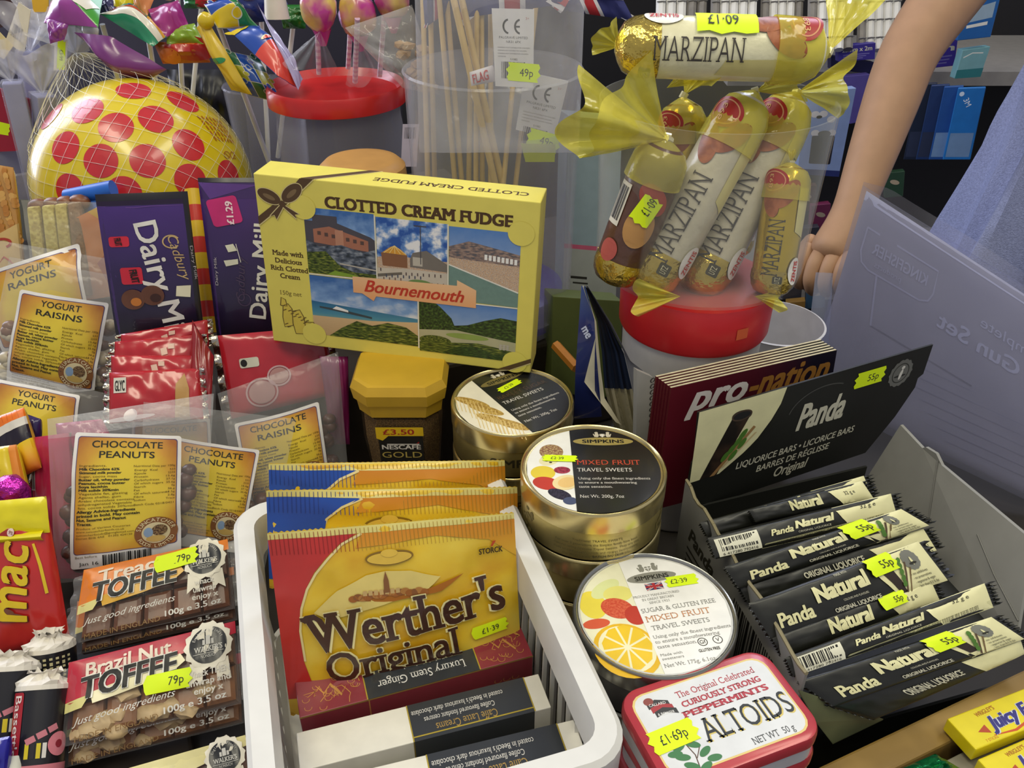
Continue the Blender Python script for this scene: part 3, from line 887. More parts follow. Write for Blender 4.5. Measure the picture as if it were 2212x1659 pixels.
def d_black(p, S):
    p.ell(50, 50, 49, 49, blk, 1, n=56); p.poly(chord(49, 1.5, 35), cream, 2)
    p.ell(20, 30, 9, 9, mat('#b9a06a', .5, hex2='#7c4a3c', scale=700), 3); p.ell(18, 40, 8, 6, mat('#e8e0b0'), 3, ang=-30); p.ell(16, 41, 1.2, .8, BLACK, 4); p.ell(19, 43, 1.2, .8, BLACK, 4)
    p.ell(13, 55, 9, 8, mat('#e2c93c'), 3); p.ell(27, 52, 6, 4, mat('#b03a50', .5, hex2='#7a2038', scale=500), 4); p.ell(15, 67, 10, 7, mat('#c03a2c'), 4, ang=20)
    p.ell(29, 66, 10, 8, mat('#ecd9a0'), 5, ang=-25); p.ell(30, 66, 7, 5.5, mat('#e9c37c'), 6, ang=-25); p.ell(24, 79, 9, 5, mat('#3a3348', .5, hex2='#1d1a2c', scale=600), 5, ang=30); p.ell(31, 86, 5, 4, mat('#47506e'), 5)
    p.poly(chord(49, 35, 99), blk, 7)
    og = mat('#a08f50', .4); p.ell(60, 17.5, 23, 5, og, 9); p.text('SIMPKINS', 60, 19.4, 4.0, blk, 10, w=32, bold=.03); crest(p, 60, 10, 2.0, mat('#c9c0a8'), 10)
    p.text('MIXED FRUIT', 38, 46, 5.6, mat('#c24a30'), 9, w=47, al='l', serif=True); p.text('TRAVEL SWEETS', 38, 54, 4.2, serifW, 9, w=40, al='l', serif=True)
    p.lines(['Using only the finest ingredients', 'to ensure a mouthwatering', 'taste sensation.'], 38, 63, 2.6, 4.6, serifW, 9, al='l', w=(52, 42, 24), serif=True)
    p.text('Net Wt. 200g, 7oz', 38, 83, 3.2, serifW, 9, al='l', w=31, serif=True)


def d_barley(p, S):
    p.ell(50, 50, 49, 49, blk, 1, n=56)
    wheat = mat('#c7a654', .5, hex2='#a07c34', scale=500)
    p.poly(chord(49, 1.5, 38), mat('#ece5cc', .4), 2)
    for y, dx in ((32, 0), (48, 4), (64, 2), (78, 10)):
        p.ell(20 + dx, y, 17, 5, wheat, 3, ang=60)
        for k in range(8): p.line([(12 + dx + k * 2, y - 16 + k * 3), (4 + dx + k * 2, y + 4 + k * 3)], .6, mat('#dcc07a'), 4)
    p.poly(chord(49, 38, 99), blk, 7)
    og = mat('#7d7040', .4); p.ell(62, 16, 23, 5, og, 9); crest(p, 62, 9, 2.0, mat('#c9c0a8'), 10); p.text('SIMPKINS', 62, 18, 4, blk, 10, w=32, bold=.03)
    p.text('BARLEY SUGAR', 41, 43, 5.8, mat('#4c3a24'), 9, w=52, al='l', serif=True); p.text('TRAVEL SWEETS', 41, 51, 4.4, serifW, 9, w=42, al='l', serif=True)
    p.lines(['Using only the finest ingredients', 'to ensure a mouthwatering', 'taste sensation.'], 41, 63, 2.6, 5, serifW, 9, al='l', w=(50, 42, 24), serif=True)
    p.text('Net Wt. 200g, 7oz', 41, 83, 3.2, serifW, 9, al='l', w=33, serif=True)


def d_white(p, S):
    p.ell(50, 50, 49, 49, mat('#f3f2ea', .35), 1, n=56)
    p.poly(chord(49, 1.5, 40), mat('#eeecc8', .35), 2)
    p.ell(12, 36, 9, 12, mat('#ecd94a'), 3); p.ell(24, 24, 12, 6, mat('#dfe4a0'), 3, ang=-30); p.ell(31, 30, 10, 7, mat('#e7e07a'), 3)
    p.ell(27, 42, 11, 8.5, mat('#c9472c', .45, hex2='#d96844', scale=700), 4, ang=30); p.ell(37, 50, 7, 8, mat('#c03a24', .45), 4); p.ell(10, 52, 9, 4, mat('#d65a34'), 4)
    p.ell(23, 76, 20, 22, mat('#e8b81c'), 5, ang=-30); p.ell(23.5, 75, 17, 19, mat('#f2ecc0'), 6, ang=-30)
    for k in range(9):
        a = k * 40; q = math.radians(a)
        p.poly([(24 + 2 * math.cos(q), 74 + 2 * math.sin(q)), (24 + 15 * math.cos(q - .3), 74 + 17 * math.sin(q - .3)), (24 + 16 * math.cos(q), 74 + 18 * math.sin(q)), (24 + 15 * math.cos(q + .3), 74 + 17 * math.sin(q + .3))], mat('#eec61e', .4), 7)
    p.poly(chord(49, 40, 99), mat('#f3f2ea', .35), 8)
    p.ring(50, 50, 50, 50, 1.2, mat('#c9c8be', .3), 9, n=56)
    g = mat('#8d8c80', .5); gt = mat('#8b8a84', .6)
    p.ell(58, 20, 17.5, 4.6, g, 10); p.text('SIMPKINS', 58, 21.8, 3.8, INK, 11, w=24, bold=.03); crest(p, 58, 12, 2.1, g, 11)
    p.rect(51, 25.4, 63, 31.4, mat('#2d3060'), 10)
    for a in (((51, 25.4), (63, 31.4)), ((63, 25.4), (51, 31.4))): p.line(a, 1.2, WHITE, 11); p.line(a, .5, mat('#b02a30'), 12)
    p.rect(56, 25.4, 58, 31.4, mat('#b02a30'), 13); p.rect(51, 27.6, 63, 29.2, mat('#b02a30'), 13)
    p.lines(['PROUDLY MANUFACTURED', 'IN GREAT BRITAIN', 'SINCE 1921'], 56, 36.5, 1.9, 3.2, gt, 10, w=(32, 22, 14), serif=True)
    p.text('SUGAR & GLUTEN FREE', 67, 49.6, 3.6, gt, 10, w=51, serif=True); p.text('MIXED FRUIT', 64, 57.4, 4.8, mat('#c98f66'), 10, w=44, serif=True); p.text('TRAVEL SWEETS', 63, 64.4, 3.6, gt, 10, w=39, serif=True)
    p.lines(['Using only the finest ingredients', 'to ensure a mouthwatering', 'taste sensation.'], 42, 71, 2.5, 4.0, gt, 10, al='l', w=(52, 43, 26), serif=True)
    for x, s in ((71.5, 'Gf'), (81.5, 'V')): p.ring(x, 79, 3.2, 3.2, .5, INK, 10); p.text(s, x, 80.4, 2.8, INK, 11)
    p.text('GLUTEN FREE', 73.5, 86.4, 2.2, INK, 11, w=14, bold=.02); p.lines(['Made with', 'sweeteners'], 42, 85, 2, 3, gt, 10, al='l', w=(14, 14)); p.text('Net Wt. 175g, 6.1oz', 58, 93.5, 2.8, gt, 10, w=33, serif=True)


def side_small(t, a, b, r, top):
    D = Drum(a, b, r, r, (0, -1, 0), 150); mb = MB(); p = Print(mb, D); q = D.ch / 10; g = mat('#6b6032', .6)
    if top:
        p.lines(['Traditional TRAVEL SWEETS', 'For over 3 generations the Simpkin family have been', 'manufacturing Glucose Travel Sweets. They are still', 'made to traditional methods and recipes incorporating', 'the finest natural flavours available'], 50, 3 * q, q * .85, 1.6 * q, g, 1, w=(26, 44, 46, 46, 36))
        p.text('BATCH NO 0610', 56, 9.2 * q, q * .8, INK, 2, w=16)
    for x in (6, 94):
        for k in range(18): p.ell(x + 5 * math.sin(k * 2.4), (1 + 8 * ((k * .37) % 1)) * q, 1.6, .7 * q, g, 1, n=8, ang=k * 40)
    mb.obj('side_print', t)


def side_name(t, a, b, r, top):
    D = Drum(a, b, r, r, (-.1, -1, 0), 150); mb = MB(); p = Print(mb, D)
    p.text('SIMPKINS', 62, D.ch * .62, D.ch * .34, mat('#2b2512', .5), 1, w=44, bold=.02, step=2)
    mb.obj('side_print', t)


G1 = 'travel sweet tins stacked under the mixed fruit tin'
c = onz(1282, 1007, .1736)
tn, S = tin(c.x, c.y, .0517, .1736, .0434, 4, 0, 'gold tin with black MIXED FRUIT lid marked £2.39, top of the middle stack', ['gold sweet tin at the foot of the black mixed fruit stack', 'gold sweet tin second from the foot of the black mixed fruit stack', 'gold patterned tin directly under the black mixed fruit tin'], d_black, '#cdbb76', None, side_small)
sticker(tn, S, 26, 38.5, 24, 7.4, '£2·39', 3, l=14, tx=-.08)
c = onz(1107, 862, .170)
tn, S = tin(c.x, c.y, .0492, .170, .0425, 4, 34, 'gold tin with black BARLEY SUGAR lid, right beside the coffee jar', ['gold sweet tin at the foot of the barley sugar stack', 'gold sweet tin second from the foot of the barley sugar stack', 'gold sweet tin directly under the barley sugar tin'], d_barley, '#b3a264', None, side_name)
sticker(tn, S, 61, 29, 24, 8, '£2·39', -10, l=14, tx=-.05)
c = onz(1415, 1318, .1302)
tn, S = tin(c.x, c.y, .0527, .1302, .0434, 3, 11, 'silver tin with white sugar free MIXED FRUIT lid, lemon and strawberry picture', ['silver sweet tin at the foot of the white-lidded stack', 'silver sweet tin directly under the white-lidded tin'], d_white, '#6e6e6e', None, None, '#a4a49c')
sticker(tn, S, 77, 27, 21, 9.2, '£2·39', 0, l=16, tx=-.1)

# ---------------------------------------------------------------- white basket with butter candies and chocolate cartons
BY = 17.5
bl_ = Vector((-.198, .464, 0))
bx = Vector((math.cos(math.radians(BY)), math.sin(math.radians(BY)), 0)); by = Vector((-bx.y, bx.x, 0))
bo = Vector((bl_.x, bl_.y, 0))            # back left corner of the rim
BW, BL = .1905, .262


def bsk(x, y, z): return bo + bx * x - by * y + Vector((0, 0, z + .001))


def rring(x0, x1, y0, y1, z, r, n=6):
    out = []
    for cx, cy, a0 in ((x1 - r, y0 + r, -90), (x1 - r, y1 - r, 0), (x0 + r, y1 - r, 90), (x0 + r, y0 + r, 180)):
        for k in range(n + 1):
            a = math.radians(a0 + 90 * k / n); out.append(bsk(cx + r * math.cos(a), cy + r * math.sin(a), z))
    return out


t = thing('storage_basket', 'white slatted plastic basket holding butter candies and long chocolate cartons', 'basket', tuple(bsk(BW / 2, BL / 2, 0)), BY)
wp = mat('#dddcd6', .45, var=.03)
mb = MB()
loft(mb, [rring(0, BW, 0, BL, .108, .022), rring(-.002, BW + .002, -.002, BL + .002, .112, .022), rring(-.003, BW + .003, -.003, BL + .003, .139, .024), rring(.0, BW, 0, BL, .142, .022), rring(.011, BW - .011, .011, BL - .011, .141, .014), rring(.013, BW - .013, .013, BL - .013, .112, .012), rring(.004, BW - .004, .004, BL - .004, .108, .020)], wp, cap=False, smooth=True)
mb.obj('rim', t)
mb = MB(); loft(mb, [rring(.008, BW - .008, .008, BL - .008, .004, .02), rring(.005, BW - .005, .005, BL - .005, .022, .02), rring(.008, BW - .008, .008, BL - .008, .022, .02), rring(.011, BW - .011, .011, BL - .011, .007, .018)], wp, smooth=True); mb.obj('floor_tray', t)
mb = MB()
for side in ('l', 'r', 'b', 'f'):
    L = BL if side in 'lr' else BW; n = 15 if side in 'lr' else 10
    for k in range(n):
        s = .03 + (L - .06) * k / (n - 1); q = .02 + (L - .04) * k / (n - 1)
        if side == 'l': a, b = bsk(.004, s, .11), bsk(.006, q, .02)
        elif side == 'r': a, b = bsk(BW - .004, s, .11), bsk(BW - .006, q, .02)
        elif side == 'b': a, b = bsk(s, .004, .11), bsk(q, .006, .02)
        else: a, b = bsk(s, BL - .004, .11), bsk(q, BL - .006, .02)
        mb.tube([a, b], .0036, wp, 6, flat=.6)
o = mb.obj('side_slats', t)


# three bags of butter candies
def candy_bag(px, d, lean, label, corner, loc_dz=0, full=True, seed=1, stk=None, hang=True, yawb=-16, cut=1.0):
    c = plane4(px, yawb, lean, d)
    t = thing('butter_candy_bag', label, 'bag of sweets', foot(c, min(q.z for q in c)), 0, 'butter candy bags in the white basket')
    S = Sheet(*c, bulge=.010, pw=.7, wr=.0022, wk=(4, 3), seed=seed, back=.006)
    gold = grad('n', ((.36, '#d8a41e'), (.5, '#e6c02c'), (.62, '#ecd04a')), rough=.3, nscale=2.2, name='candy_bag_gold', coat=.3)
    mb = MB(); S.body(mb, gold, 44, 44, zig=.008, nz=46)
    p = Print(mb, S); H = S.ch; U = H / 100
    p.rect(0, 0, 100, 2.6, mat('#d9cd7c', .35), 1)
    p.poly([(0, 2.6), (34, 2.6), (27, 6), (21, 11), (16, 17), (12, 24), (9, 32), (7.5, 42), (8, 56), (10, 66), (8, min(H, 74)), (0, min(H, 74))] if H > 70 else [(0, 2.6), (36, 2.6), (28, 6), (22, 11), (17, H * .9), (0, H * .9)], corner, 2)
    p.line([(36, 2.6), (28, 6), (22, 11), (16.5, 17.5), (12.5, 24), (9.5, 32), (8, 42), (8.5, min(H - 2, 56))] if H > 60 else [(36, 2.6), (28, 6), (22, 11), (17.5, H * .85)], .9, mat('#e8d89a', .4), 3)
    p.poly([(36, 2.6), (100, 2.6), (100, 20), (88, 10), (66, 6), (44, 7.5), (33, 8)], grad('y', ((0, '#cf8420'), (1, '#dfae28')), name='bag_top'), 2)
    # crimped seal
    for k in range(60): p.line([(1 + k * 1.65, .4), (1 + k * 1.65, 9)], .22, mat('#a8842c' if k > 20 else '#8d2420' if corner.name.endswith('c0302a') else '#1f3f8f', .3), 4)
    p.ell(46, 12.4, 9.8, 3.0, mat('#8a6a20', .3), 5); p.ell(46, 12.6, 9.0, 2.4, mat('#e0bb4a', .15), 6)
    p.ell(46, 10.4, 3.4, 1.6, mat('#e0bb4a', .15), 7)
    p.text('STORCK', 88.5, 16.4, 2.6, mat('#3d2a10'), 5, w=10.5, bold=.03); p.poly([(88.4, 13.2), (89.4, 13.2), (91, 10.8), (89.6, 10.8)], mat('#c0461c'), 5)
    if H > 30:
        # village under a pale arch of light
        p.poly([(14, 34), (24, 25), (36, 19), (44, 17.8), (54, 19), (66, 23), (60, 28), (40, 33), (20, 38)], mat('#e8d27a', .4), 4)
        for k in range(16): p.ell(30 + k * 1.9, 27.4 - .5 * math.sin(k * 1.9) - abs(k - 8) * -.16, 1.9, 1.5, mat(('#a5642a', '#8f5a30', '#b98040')[k % 3]), 6)
        for k in range(7): p.rect(34 + k * 2.2, 25.6, 35.6 + k * 2.2, 27.8, mat('#cfae72'), 7)
        p.poly([(42.4, 27), (42.6, 21.6), (43.6, 17.6), (44.6, 21.6), (44.8, 27)], mat('#8a5c34'), 8)
        p.poly([(28, 29.6), (60, 27.6), (76, 23.4), (66, 29.4), (46, 31.6)], mat('#b06a1c'), 5)
        dk = mat('#40200e', .25, coat=.6); glow = mat('#f0e6a8', .4)
        p.text("Werther's", 52, 47.5, 17, dk, 12, w=84, ang=-6.5, bold=.018, serif=True, step=6, out=.028, mo=glow)
        p.line([(9.4, 37.2), (11, 35.2), (13.6, 34.8), (16, 37), (18, 42)], 2.2, dk, 12)
        p.text('Original', 45, 63.6, 13.6, dk, 12, w=56, ang=-6, bold=.012, serif=True, step=6, out=.028, mo=glow)
    mb.obj('bag_film', t)
    return t, S


RED = mat('#c0302a', .32, coat=.3, name='paint_c0302a'); BLU = mat('#1c4fb4', .32, coat=.3)
candy_bag([(580, 1002), (1090, 994), (1095, 1130), (584, 1140)], .618, 12, 'furthest butter candy bag with blue corner, its top peeping out behind', BLU, seed=5)
candy_bag([(575, 1060), (1117, 1052), (1120, 1260), (582, 1270)], .597, 13, 'middle butter candy bag with blue corner, standing behind the red-cornered one', BLU, seed=9)
t, S = candy_bag([(577, 1153), (1110, 1108), (1128, 1460), (628, 1545)], .562, 16, "front butter candy bag with red corner and large brown lettering", RED, seed=2)
sticker(t, S, 86, 52, 15, 6, '£1·39', -8, tx=.0)


# long chocolate cartons standing on edge
def choc_box(px, z, fh, label, main, seed, deco):
    a, b, c, d = [onz(x, y, z) for x, y in px]
    X = (b - a).normalized(); Y = Vector((-X.y, X.x, 0)); w = (b - a).length; dp = ((a - d).length + (b - c).length) / 2
    b = a + X * w; d = a - Y * dp; c = b - Y * dp
    t = thing('chocolate_carton', label, 'box', (d.x, d.y, z - fh), math.degrees(math.atan2(X.y, X.x)), 'long chocolate cartons in the basket')
    mb = MB(); dn = Vector((0, 0, -fh))
    F, TP, _, _, _ = carton(mb, d, c, c + dn, d + dn, dp, main, .0006); deco(Print(mb, TP), TP, Print(mb, F), F); mb.obj('carton', t)
    return t


def band(p, S, x0, x1, m):
    p.rect(x0, 0, x1, S.ch, m, 1); q = mat('#cdb548', .3, .6)
    p.rect(x0 - .5, 0, x0, S.ch, q, 2); p.rect(x1, 0, x1 + .5, S.ch, q, 2)


slv = mat('#2d3136', .3, coat=.4)
dragon = mat('#c8924e', .35, .3)


def d_ginger(p, S, pf, F):
    band(p, S, 28, 76, slv); h = S.ch
    p.text('Luxury Stem Ginger', 52, h * .60, 4.2, mat('#d9d7d2'), 3, w=38, ang=180, serif=True); p.text('Rich dark chocolates', 52, h * .34, 2.5, mat('#d9d7d2'), 3, w=22, ang=180, serif=True); p.text('with stem ginger centres', 52, h * .12, 2.5, mat('#d9d7d2'), 3, w=26, ang=180, serif=True)
    rnd = random.Random(3)
    for x0, x1 in ((2, 26), (78, 98)):
        for k in range(5):
            x = rnd.uniform(x0, x1); pts = [(x, rnd.uniform(1, h - 1))]
            for q in range(8): pts.append((min(x1, max(x0, pts[-1][0] + rnd.uniform(-3.4, 3.4))), min(h - .5, max(.5, pts[-1][1] + rnd.uniform(-3, 3)))))
            p.line(pts, .35, dragon, 2)
        for k in range(14): p.ring(rnd.uniform(x0 + 1, x1 - 1), rnd.uniform(1.5, h - 1.5), 1.6, 1.6, .25, dragon, 2, n=10, a0=0, a1=200)
        p.line([(x0 + 6, h * .3), (x0 + 9, h * .55), (x0 + 12, h * .35), (x0 + 16, h * .7), (x0 + 18, h * .5)], 1.3, dragon, 3, taper=True)
    for k in range(9): pf.ring(6 + k * 3 if k < 6 else 60 + k * 4, F.ch * .3, 1.7, 1.5, .3, dragon, 2, n=10, a0=0, a1=220)
    pf.rect(28, 0, 28.5, F.ch, dragon, 1); pf.rect(0, .0, 100, .7, mat('#c9b25a', .3, .6), 2)


def d_latte(p, S, pf, F):
    band(p, S, 44, 93, slv); h = S.ch
    p.text('Caffe Latte Creams', 66, h * .66, 3.6, mat('#a98a4a'), 3, w=25, ang=180, serif=True)
    p.text('Coffee flavoured fondant centres', 64, h * .43, 2.5, mat('#d9d7d2'), 3, w=29, ang=180, serif=True); p.text("coated in Beech's luxurious dark chocolate", 64, h * .2, 2.5, mat('#d9d7d2'), 3, w=38, ang=180, serif=True)
    pf.rect(44, 0, 93, F.ch, slv, 1); p.rect(44, h - 2.2, 93, h - 1.6, mat('#cdb548', .3, .6), 3); pf.rect(43.5, 0, 44, F.ch, GOLD, 2)


cw_ = mat('#e5e2d6', .42, coat=.2)
choc_box([(636, 1469), (1121, 1345), (1151, 1416), (651, 1550)], .085, .055, 'dark red carton with gold dragon print, rearmost of the long chocolate cartons', mat('#862c38', .35, coat=.4), 1, d_ginger)
choc_box([(640, 1583), (1163, 1455), (1194, 1533), (649, 1659)], .083, .055, 'cream and black coffee creams carton directly in front of the red one', cw_, 2, d_latte)
choc_box([(655, 1694), (1239, 1554), (1278, 1636), (664, 1780)], .086, .055, 'cream and black coffee creams carton nearest the camera, cut by the frame', cw_, 3, d_latte)

# ---------------------------------------------------------------- left side: nut bags, toffee slabs, bars
LBL = grad('r', ((.0, '#e8d23c'), (.36, '#e2c43a'), (.52, '#d29a38'), (.66, '#b06c30')), noise_amt=.25, nscale=3, rough=.35, name='label_yellow', coat=.25)
CHOC_ING = [('Ingredients.', 0), ('Milk Chocolate 62%', 1), ('Skimmed milk powder', 1), ('Sugar, cocoa mass', 0), ('Butter oil, whey powder', 1), ('Peanuts, cocoa butter', 1), ('Soya lecithin', 1), ('Milk solids 20%min', 1), ('Vegetable fat, glazing', 0), ('Agents shellac, gum', 0), ('Arabic chocolate contains', 0), ('unhydrogenated Vegetable', 0), ('fats. cocoa solids 20%min', 0)]
NUT = [('Energy  Kcal', '533'), ('Kjoule', '2235'), ('Protein', '15.6g'), ('Carbohydrates', '37.1g'), ('Of which sugars', '35.6g'), ('Starch', '0g'), ('Fat', '36.g'), ('Of which saturates', '13.5g'), ('Fibre', '2.8g'), ('Sodium', 'Trace')]


def logo(p, x, y, r, l=4):
    p.ell(x, y, r, r, mat('#8a5a34', .4), l); p.ell(x, y, r * .66, r * .66, mat('#d8c9a0', .4), l + 1)
    p.ell(x + r * .18, y - r * .16, r * .36, r * .34, mat('#4a3020', .5, hex2='#8d7350', scale=900), l + 2); p.ell(x - r * .34, y - r * .06, r * .22, r * .3, mat('#8aa4c4'), l + 2); p.ell(x, y + r * .36, r * .45, r * .2, mat('#c8a860'), l + 2)
    p.arc('SUNCATCHER', x, y, r * .72, 190, 350, r * .22, mat('#ecdfb4'), l + 3); p.arc('FOODS LIMITED', x, y, r * .92, 158, 22, r * .2, mat('#ecdfb4'), l + 3)


def nut_label(p, Q, rows, seed=1, full=True, bars=True, step=9):
    """big white-edged label: Q canvas 100 wide"""
    H = Q.ch; p.rect(0, 0, 100, H, mat('#e9e6e2', .4), 1, r=3, step=6)
    yb = 88 if H > 100 else H - 4
    if H > 118: yb = H - 17
    p.rect(3.4, 3.6, 96.6, yb, mat('#5c4a74', .4), 2, r=3, step=6); p.rect(4.2, 4.4, 95.8, yb - .8, LBL, 3, r=3, step=6)
    for i, r in enumerate(rows): p.text(r, 50, 14.6 + i * 11, 7.0, INK, 4, w=min(66, 7.4 * len(r)), bold=.012, step=step)
    if not full: return
    tx = mat('#6a551e', .6)
    for i, (s, b) in enumerate(CHOC_ING): p.text(s, 7, 35 + i * 3.75, 2.5 if b else 2.3, INK if b else tx, 4, al='l', w=2.05 * len(s), bold=.03 if b else 0)
    p.text('Nutritional Data per 100g', 57, 35.5, 2.2, tx, 4, al='l', w=38)
    for i, (a, b) in enumerate(NUT):
        p.text(a, 58, 40 + i * 3.8, 2.2, tx, 4, al='l', w=1.75 * len(a)); p.text(b, 95, 40 + i * 3.8, 2.2, tx, 4, al='r', w=1.6 * len(b))
    p.text('Batch Code 0218/0421', 58, 79.5, 2.2, tx, 4, al='l', w=36)
    for i, s in enumerate(('Allergy Advice-Ingredients', 'printed in bold. May contain', 'Nut, Sesame and Peanut', 'Traces.')): p.text(s, 6, 84.5 + i * 4.5, 2.9, INK, 4, al='l', w=2.05 * len(s), bold=.03)
    for i, s in enumerate(('Produce of Various Countries', 'www.suncatcherfoods.co.uk', 'suncatcherfoods@googlemail.com', 'Dorset BH6 4AE   01202 424130')): p.text(s, 6, 102.4 + i * 3.5, 2.0, tx, 4, al='l', w=1.75 * len(s))
    logo(p, 78, yb - 17, 19.5)
    if bars:
        p.text('Best before', 5, yb + 4.2, 2.6, tx, 4, al='l', w=20); p.text('Jan 16', 8, yb + 13, 4, INK, 4, al='l', w=18); p.bars(30, yb + 2, 74, H - 2, l=4, n=30, seed=seed)


def nuts(label, S, n, r, hexes, seed, group=None, lo=.35, name='chocolate_nuts'):
    """what fills a bag: a heap nobody could count"""
    rnd = random.Random(seed); mb = MB()
    for k in range(n):
        u, v = rnd.uniform(.1, .9), lo + (1 - lo - .08) * rnd.random() ** .7
        b = S.hgt(u, v)
        mb.ball(S.uv(u, v, 0, max(0, b - r * 1.15) * rnd.uniform(.2, 1)), r * rnd.uniform(.85, 1.1), mat(hexes[k % len(hexes)], .35), 1, rnd.uniform(.8, 1), rnd.uniform(.8, 1), sub=2)
    o = mb.obj(name); tag(o, label, 'nuts', group, 'stuff'); return o


def nut_bag(px, d, yaw, lean, lab, rows, label, fill, fill_label, seed=1, full=True, slot=True, bars=True, nfill=60, top=None, lo=.35, bulge=.016):
    """clear bag with label; lab = label corners in pixels on the same plane"""
    c = plane4(px, yaw, lean, d)
    t = thing('nut_bag', label, 'bag of sweets', foot(c, min(q.z for q in c)), 0, 'clear bags of coated nuts and raisins')
    S = Sheet(*c, bulge=bulge, pw=.55, wr=.003, wk=(3, 3), seed=seed, back=.008)
    mb = MB(); S.body(mb, film('#f2f2f0', .10, .13, .5, 45, .42))
    p = Print(mb, S)
    if slot:
        sm = film('#f6f6f6', .45, .2, 0, name='hang_slot'); p.ell(50, 7.5, 15, 1.6, sm, 2); p.ell(50, 5.6, 4, 4, sm, 2)
        p.rect(0, 0, 100, 14, film('#e8e8ea', .22, .25, .3, 300, .4, name='sealed_film'), 1)
    mb.obj('bag_film', t)
    # label: find its corners on the bag's canvas
    n = S.n; cen = (c[0] + c[1] + c[2] + c[3]) / 4; q = []
    for x, y in lab:
        s = sight(x, y); P = CAM + s * ((cen - CAM).dot(n) / s.dot(n))
        # inverse bilinear by Newton steps
        u = v = .5
        for _ in range(12):
            f = S.uv(u, v, 0, 0) - P; du = (S.uv(u + 1e-4, v, 0, 0) - S.uv(u, v, 0, 0)) / 1e-4; dv = (S.uv(u, v + 1e-4, 0, 0) - S.uv(u, v, 0, 0)) / 1e-4
            a, b, cc, e, g = du.dot(du), du.dot(dv), dv.dot(dv), f.dot(du), f.dot(dv); det = a * cc - b * b
            u -= (cc * e - b * g) / det; v -= (a * g - b * e) / det
        q.append((u * S.cw, v * S.ch))
    Q = Patch(S, q, l=6)
    mb = MB(); nut_label(Print(mb, Q), Q, rows, seed, full, bars); mb.obj('label', t)
    if fill: nuts(fill_label, S, nfill, .0068, fill, seed, 'sweets seen through the clear bags', lo)
    return t, S


CH = ('#4a2c20', '#57352a', '#3d241a'); YG = ('#d9cdb0', '#cbbd9c', '#7d5a45')
nut_bag([(0, 520), (300, 570), (262, 780), (-50, 765)], .792, -8, 18, [(-30, 590), (172, 525), (215, 700), (10, 760)], ['YOGURT', 'RAISINS'], 'tilted YOGURT RAISINS bag behind the upright one, upper left', YG, 'pale yogurt coated raisins in the tilted rear bag', 11, full=False, slot=False, nfill=24, bars=False)
nut_bag([(20, 555), (300, 605), (243, 882), (-36, 832)], .775, -8, 20, [(54, 622), (243, 652), (206, 868), (20, 826)], ['YOGURT', 'RAISINS'], 'upright YOGURT RAISINS bag with whole label showing, left edge', YG, 'pale yogurt coated raisins in the upright bag', 12, slot=False, bars=False, nfill=70)
nut_bag([(-70, 780), (230, 850), (190, 1080), (-90, 1040)], .735, -6, 26, [(4, 816), (180, 852), (168, 1010), (-8, 990)], ['YOGURT', 'PEANUTS'], 'YOGURT PEANUTS bag under the upright raisins bag', YG, 'pale yogurt coated peanuts low on the left', 13, full=False, slot=False, bars=False, nfill=40)
nut_bag([(235, 838), (465, 830), (470, 1080), (240, 1090)], .745, -14, 22, [(292, 905), (455, 900), (465, 1100), (292, 1105)], ['CHOCOLATE'], 'clear bag standing behind the two chocolate peanuts labels, only its edge seen', CH, 'chocolate sweets in the bag behind the peanuts', 14, full=False, slot=False, bars=False, nfill=30)
nut_bag([(470, 850), (730, 760), (760, 1110), (540, 1190)], .735, -14, 20, [(507, 912), (688, 862), (716, 1060), (550, 1110)], ['CHOCOLATE', 'RAISINS'], 'CHOCOLATE RAISINS bag leaning right beside the coffee jar', CH, 'chocolate raisins beside the coffee jar', 15, slot=False, bars=False, nfill=60)
nut_bag([(310, 868), (640, 905), (565, 1260), (300, 1230)], .70, -14, 24, [(372, 937), (563, 966), (522, 1185), (350, 1160)], ['CHOCOLATE', 'PEANUTS'], 'second CHOCOLATE PEANUTS bag, half covered by the front one', CH, 'chocolate peanuts in the half covered bag', 16, slot=False, bars=False, nfill=80)
nut_bag([(102, 905), (462, 850), (440, 1235), (120, 1260)], .655, -14, 27, [(170, 930), (396, 938), (395, 1192), (158, 1226)], ['CHOCOLATE', 'PEANUTS'], 'front CHOCOLATE PEANUTS bag with whole yellow label and barcode', CH, 'chocolate peanuts in the front bag', 17, nfill=90)


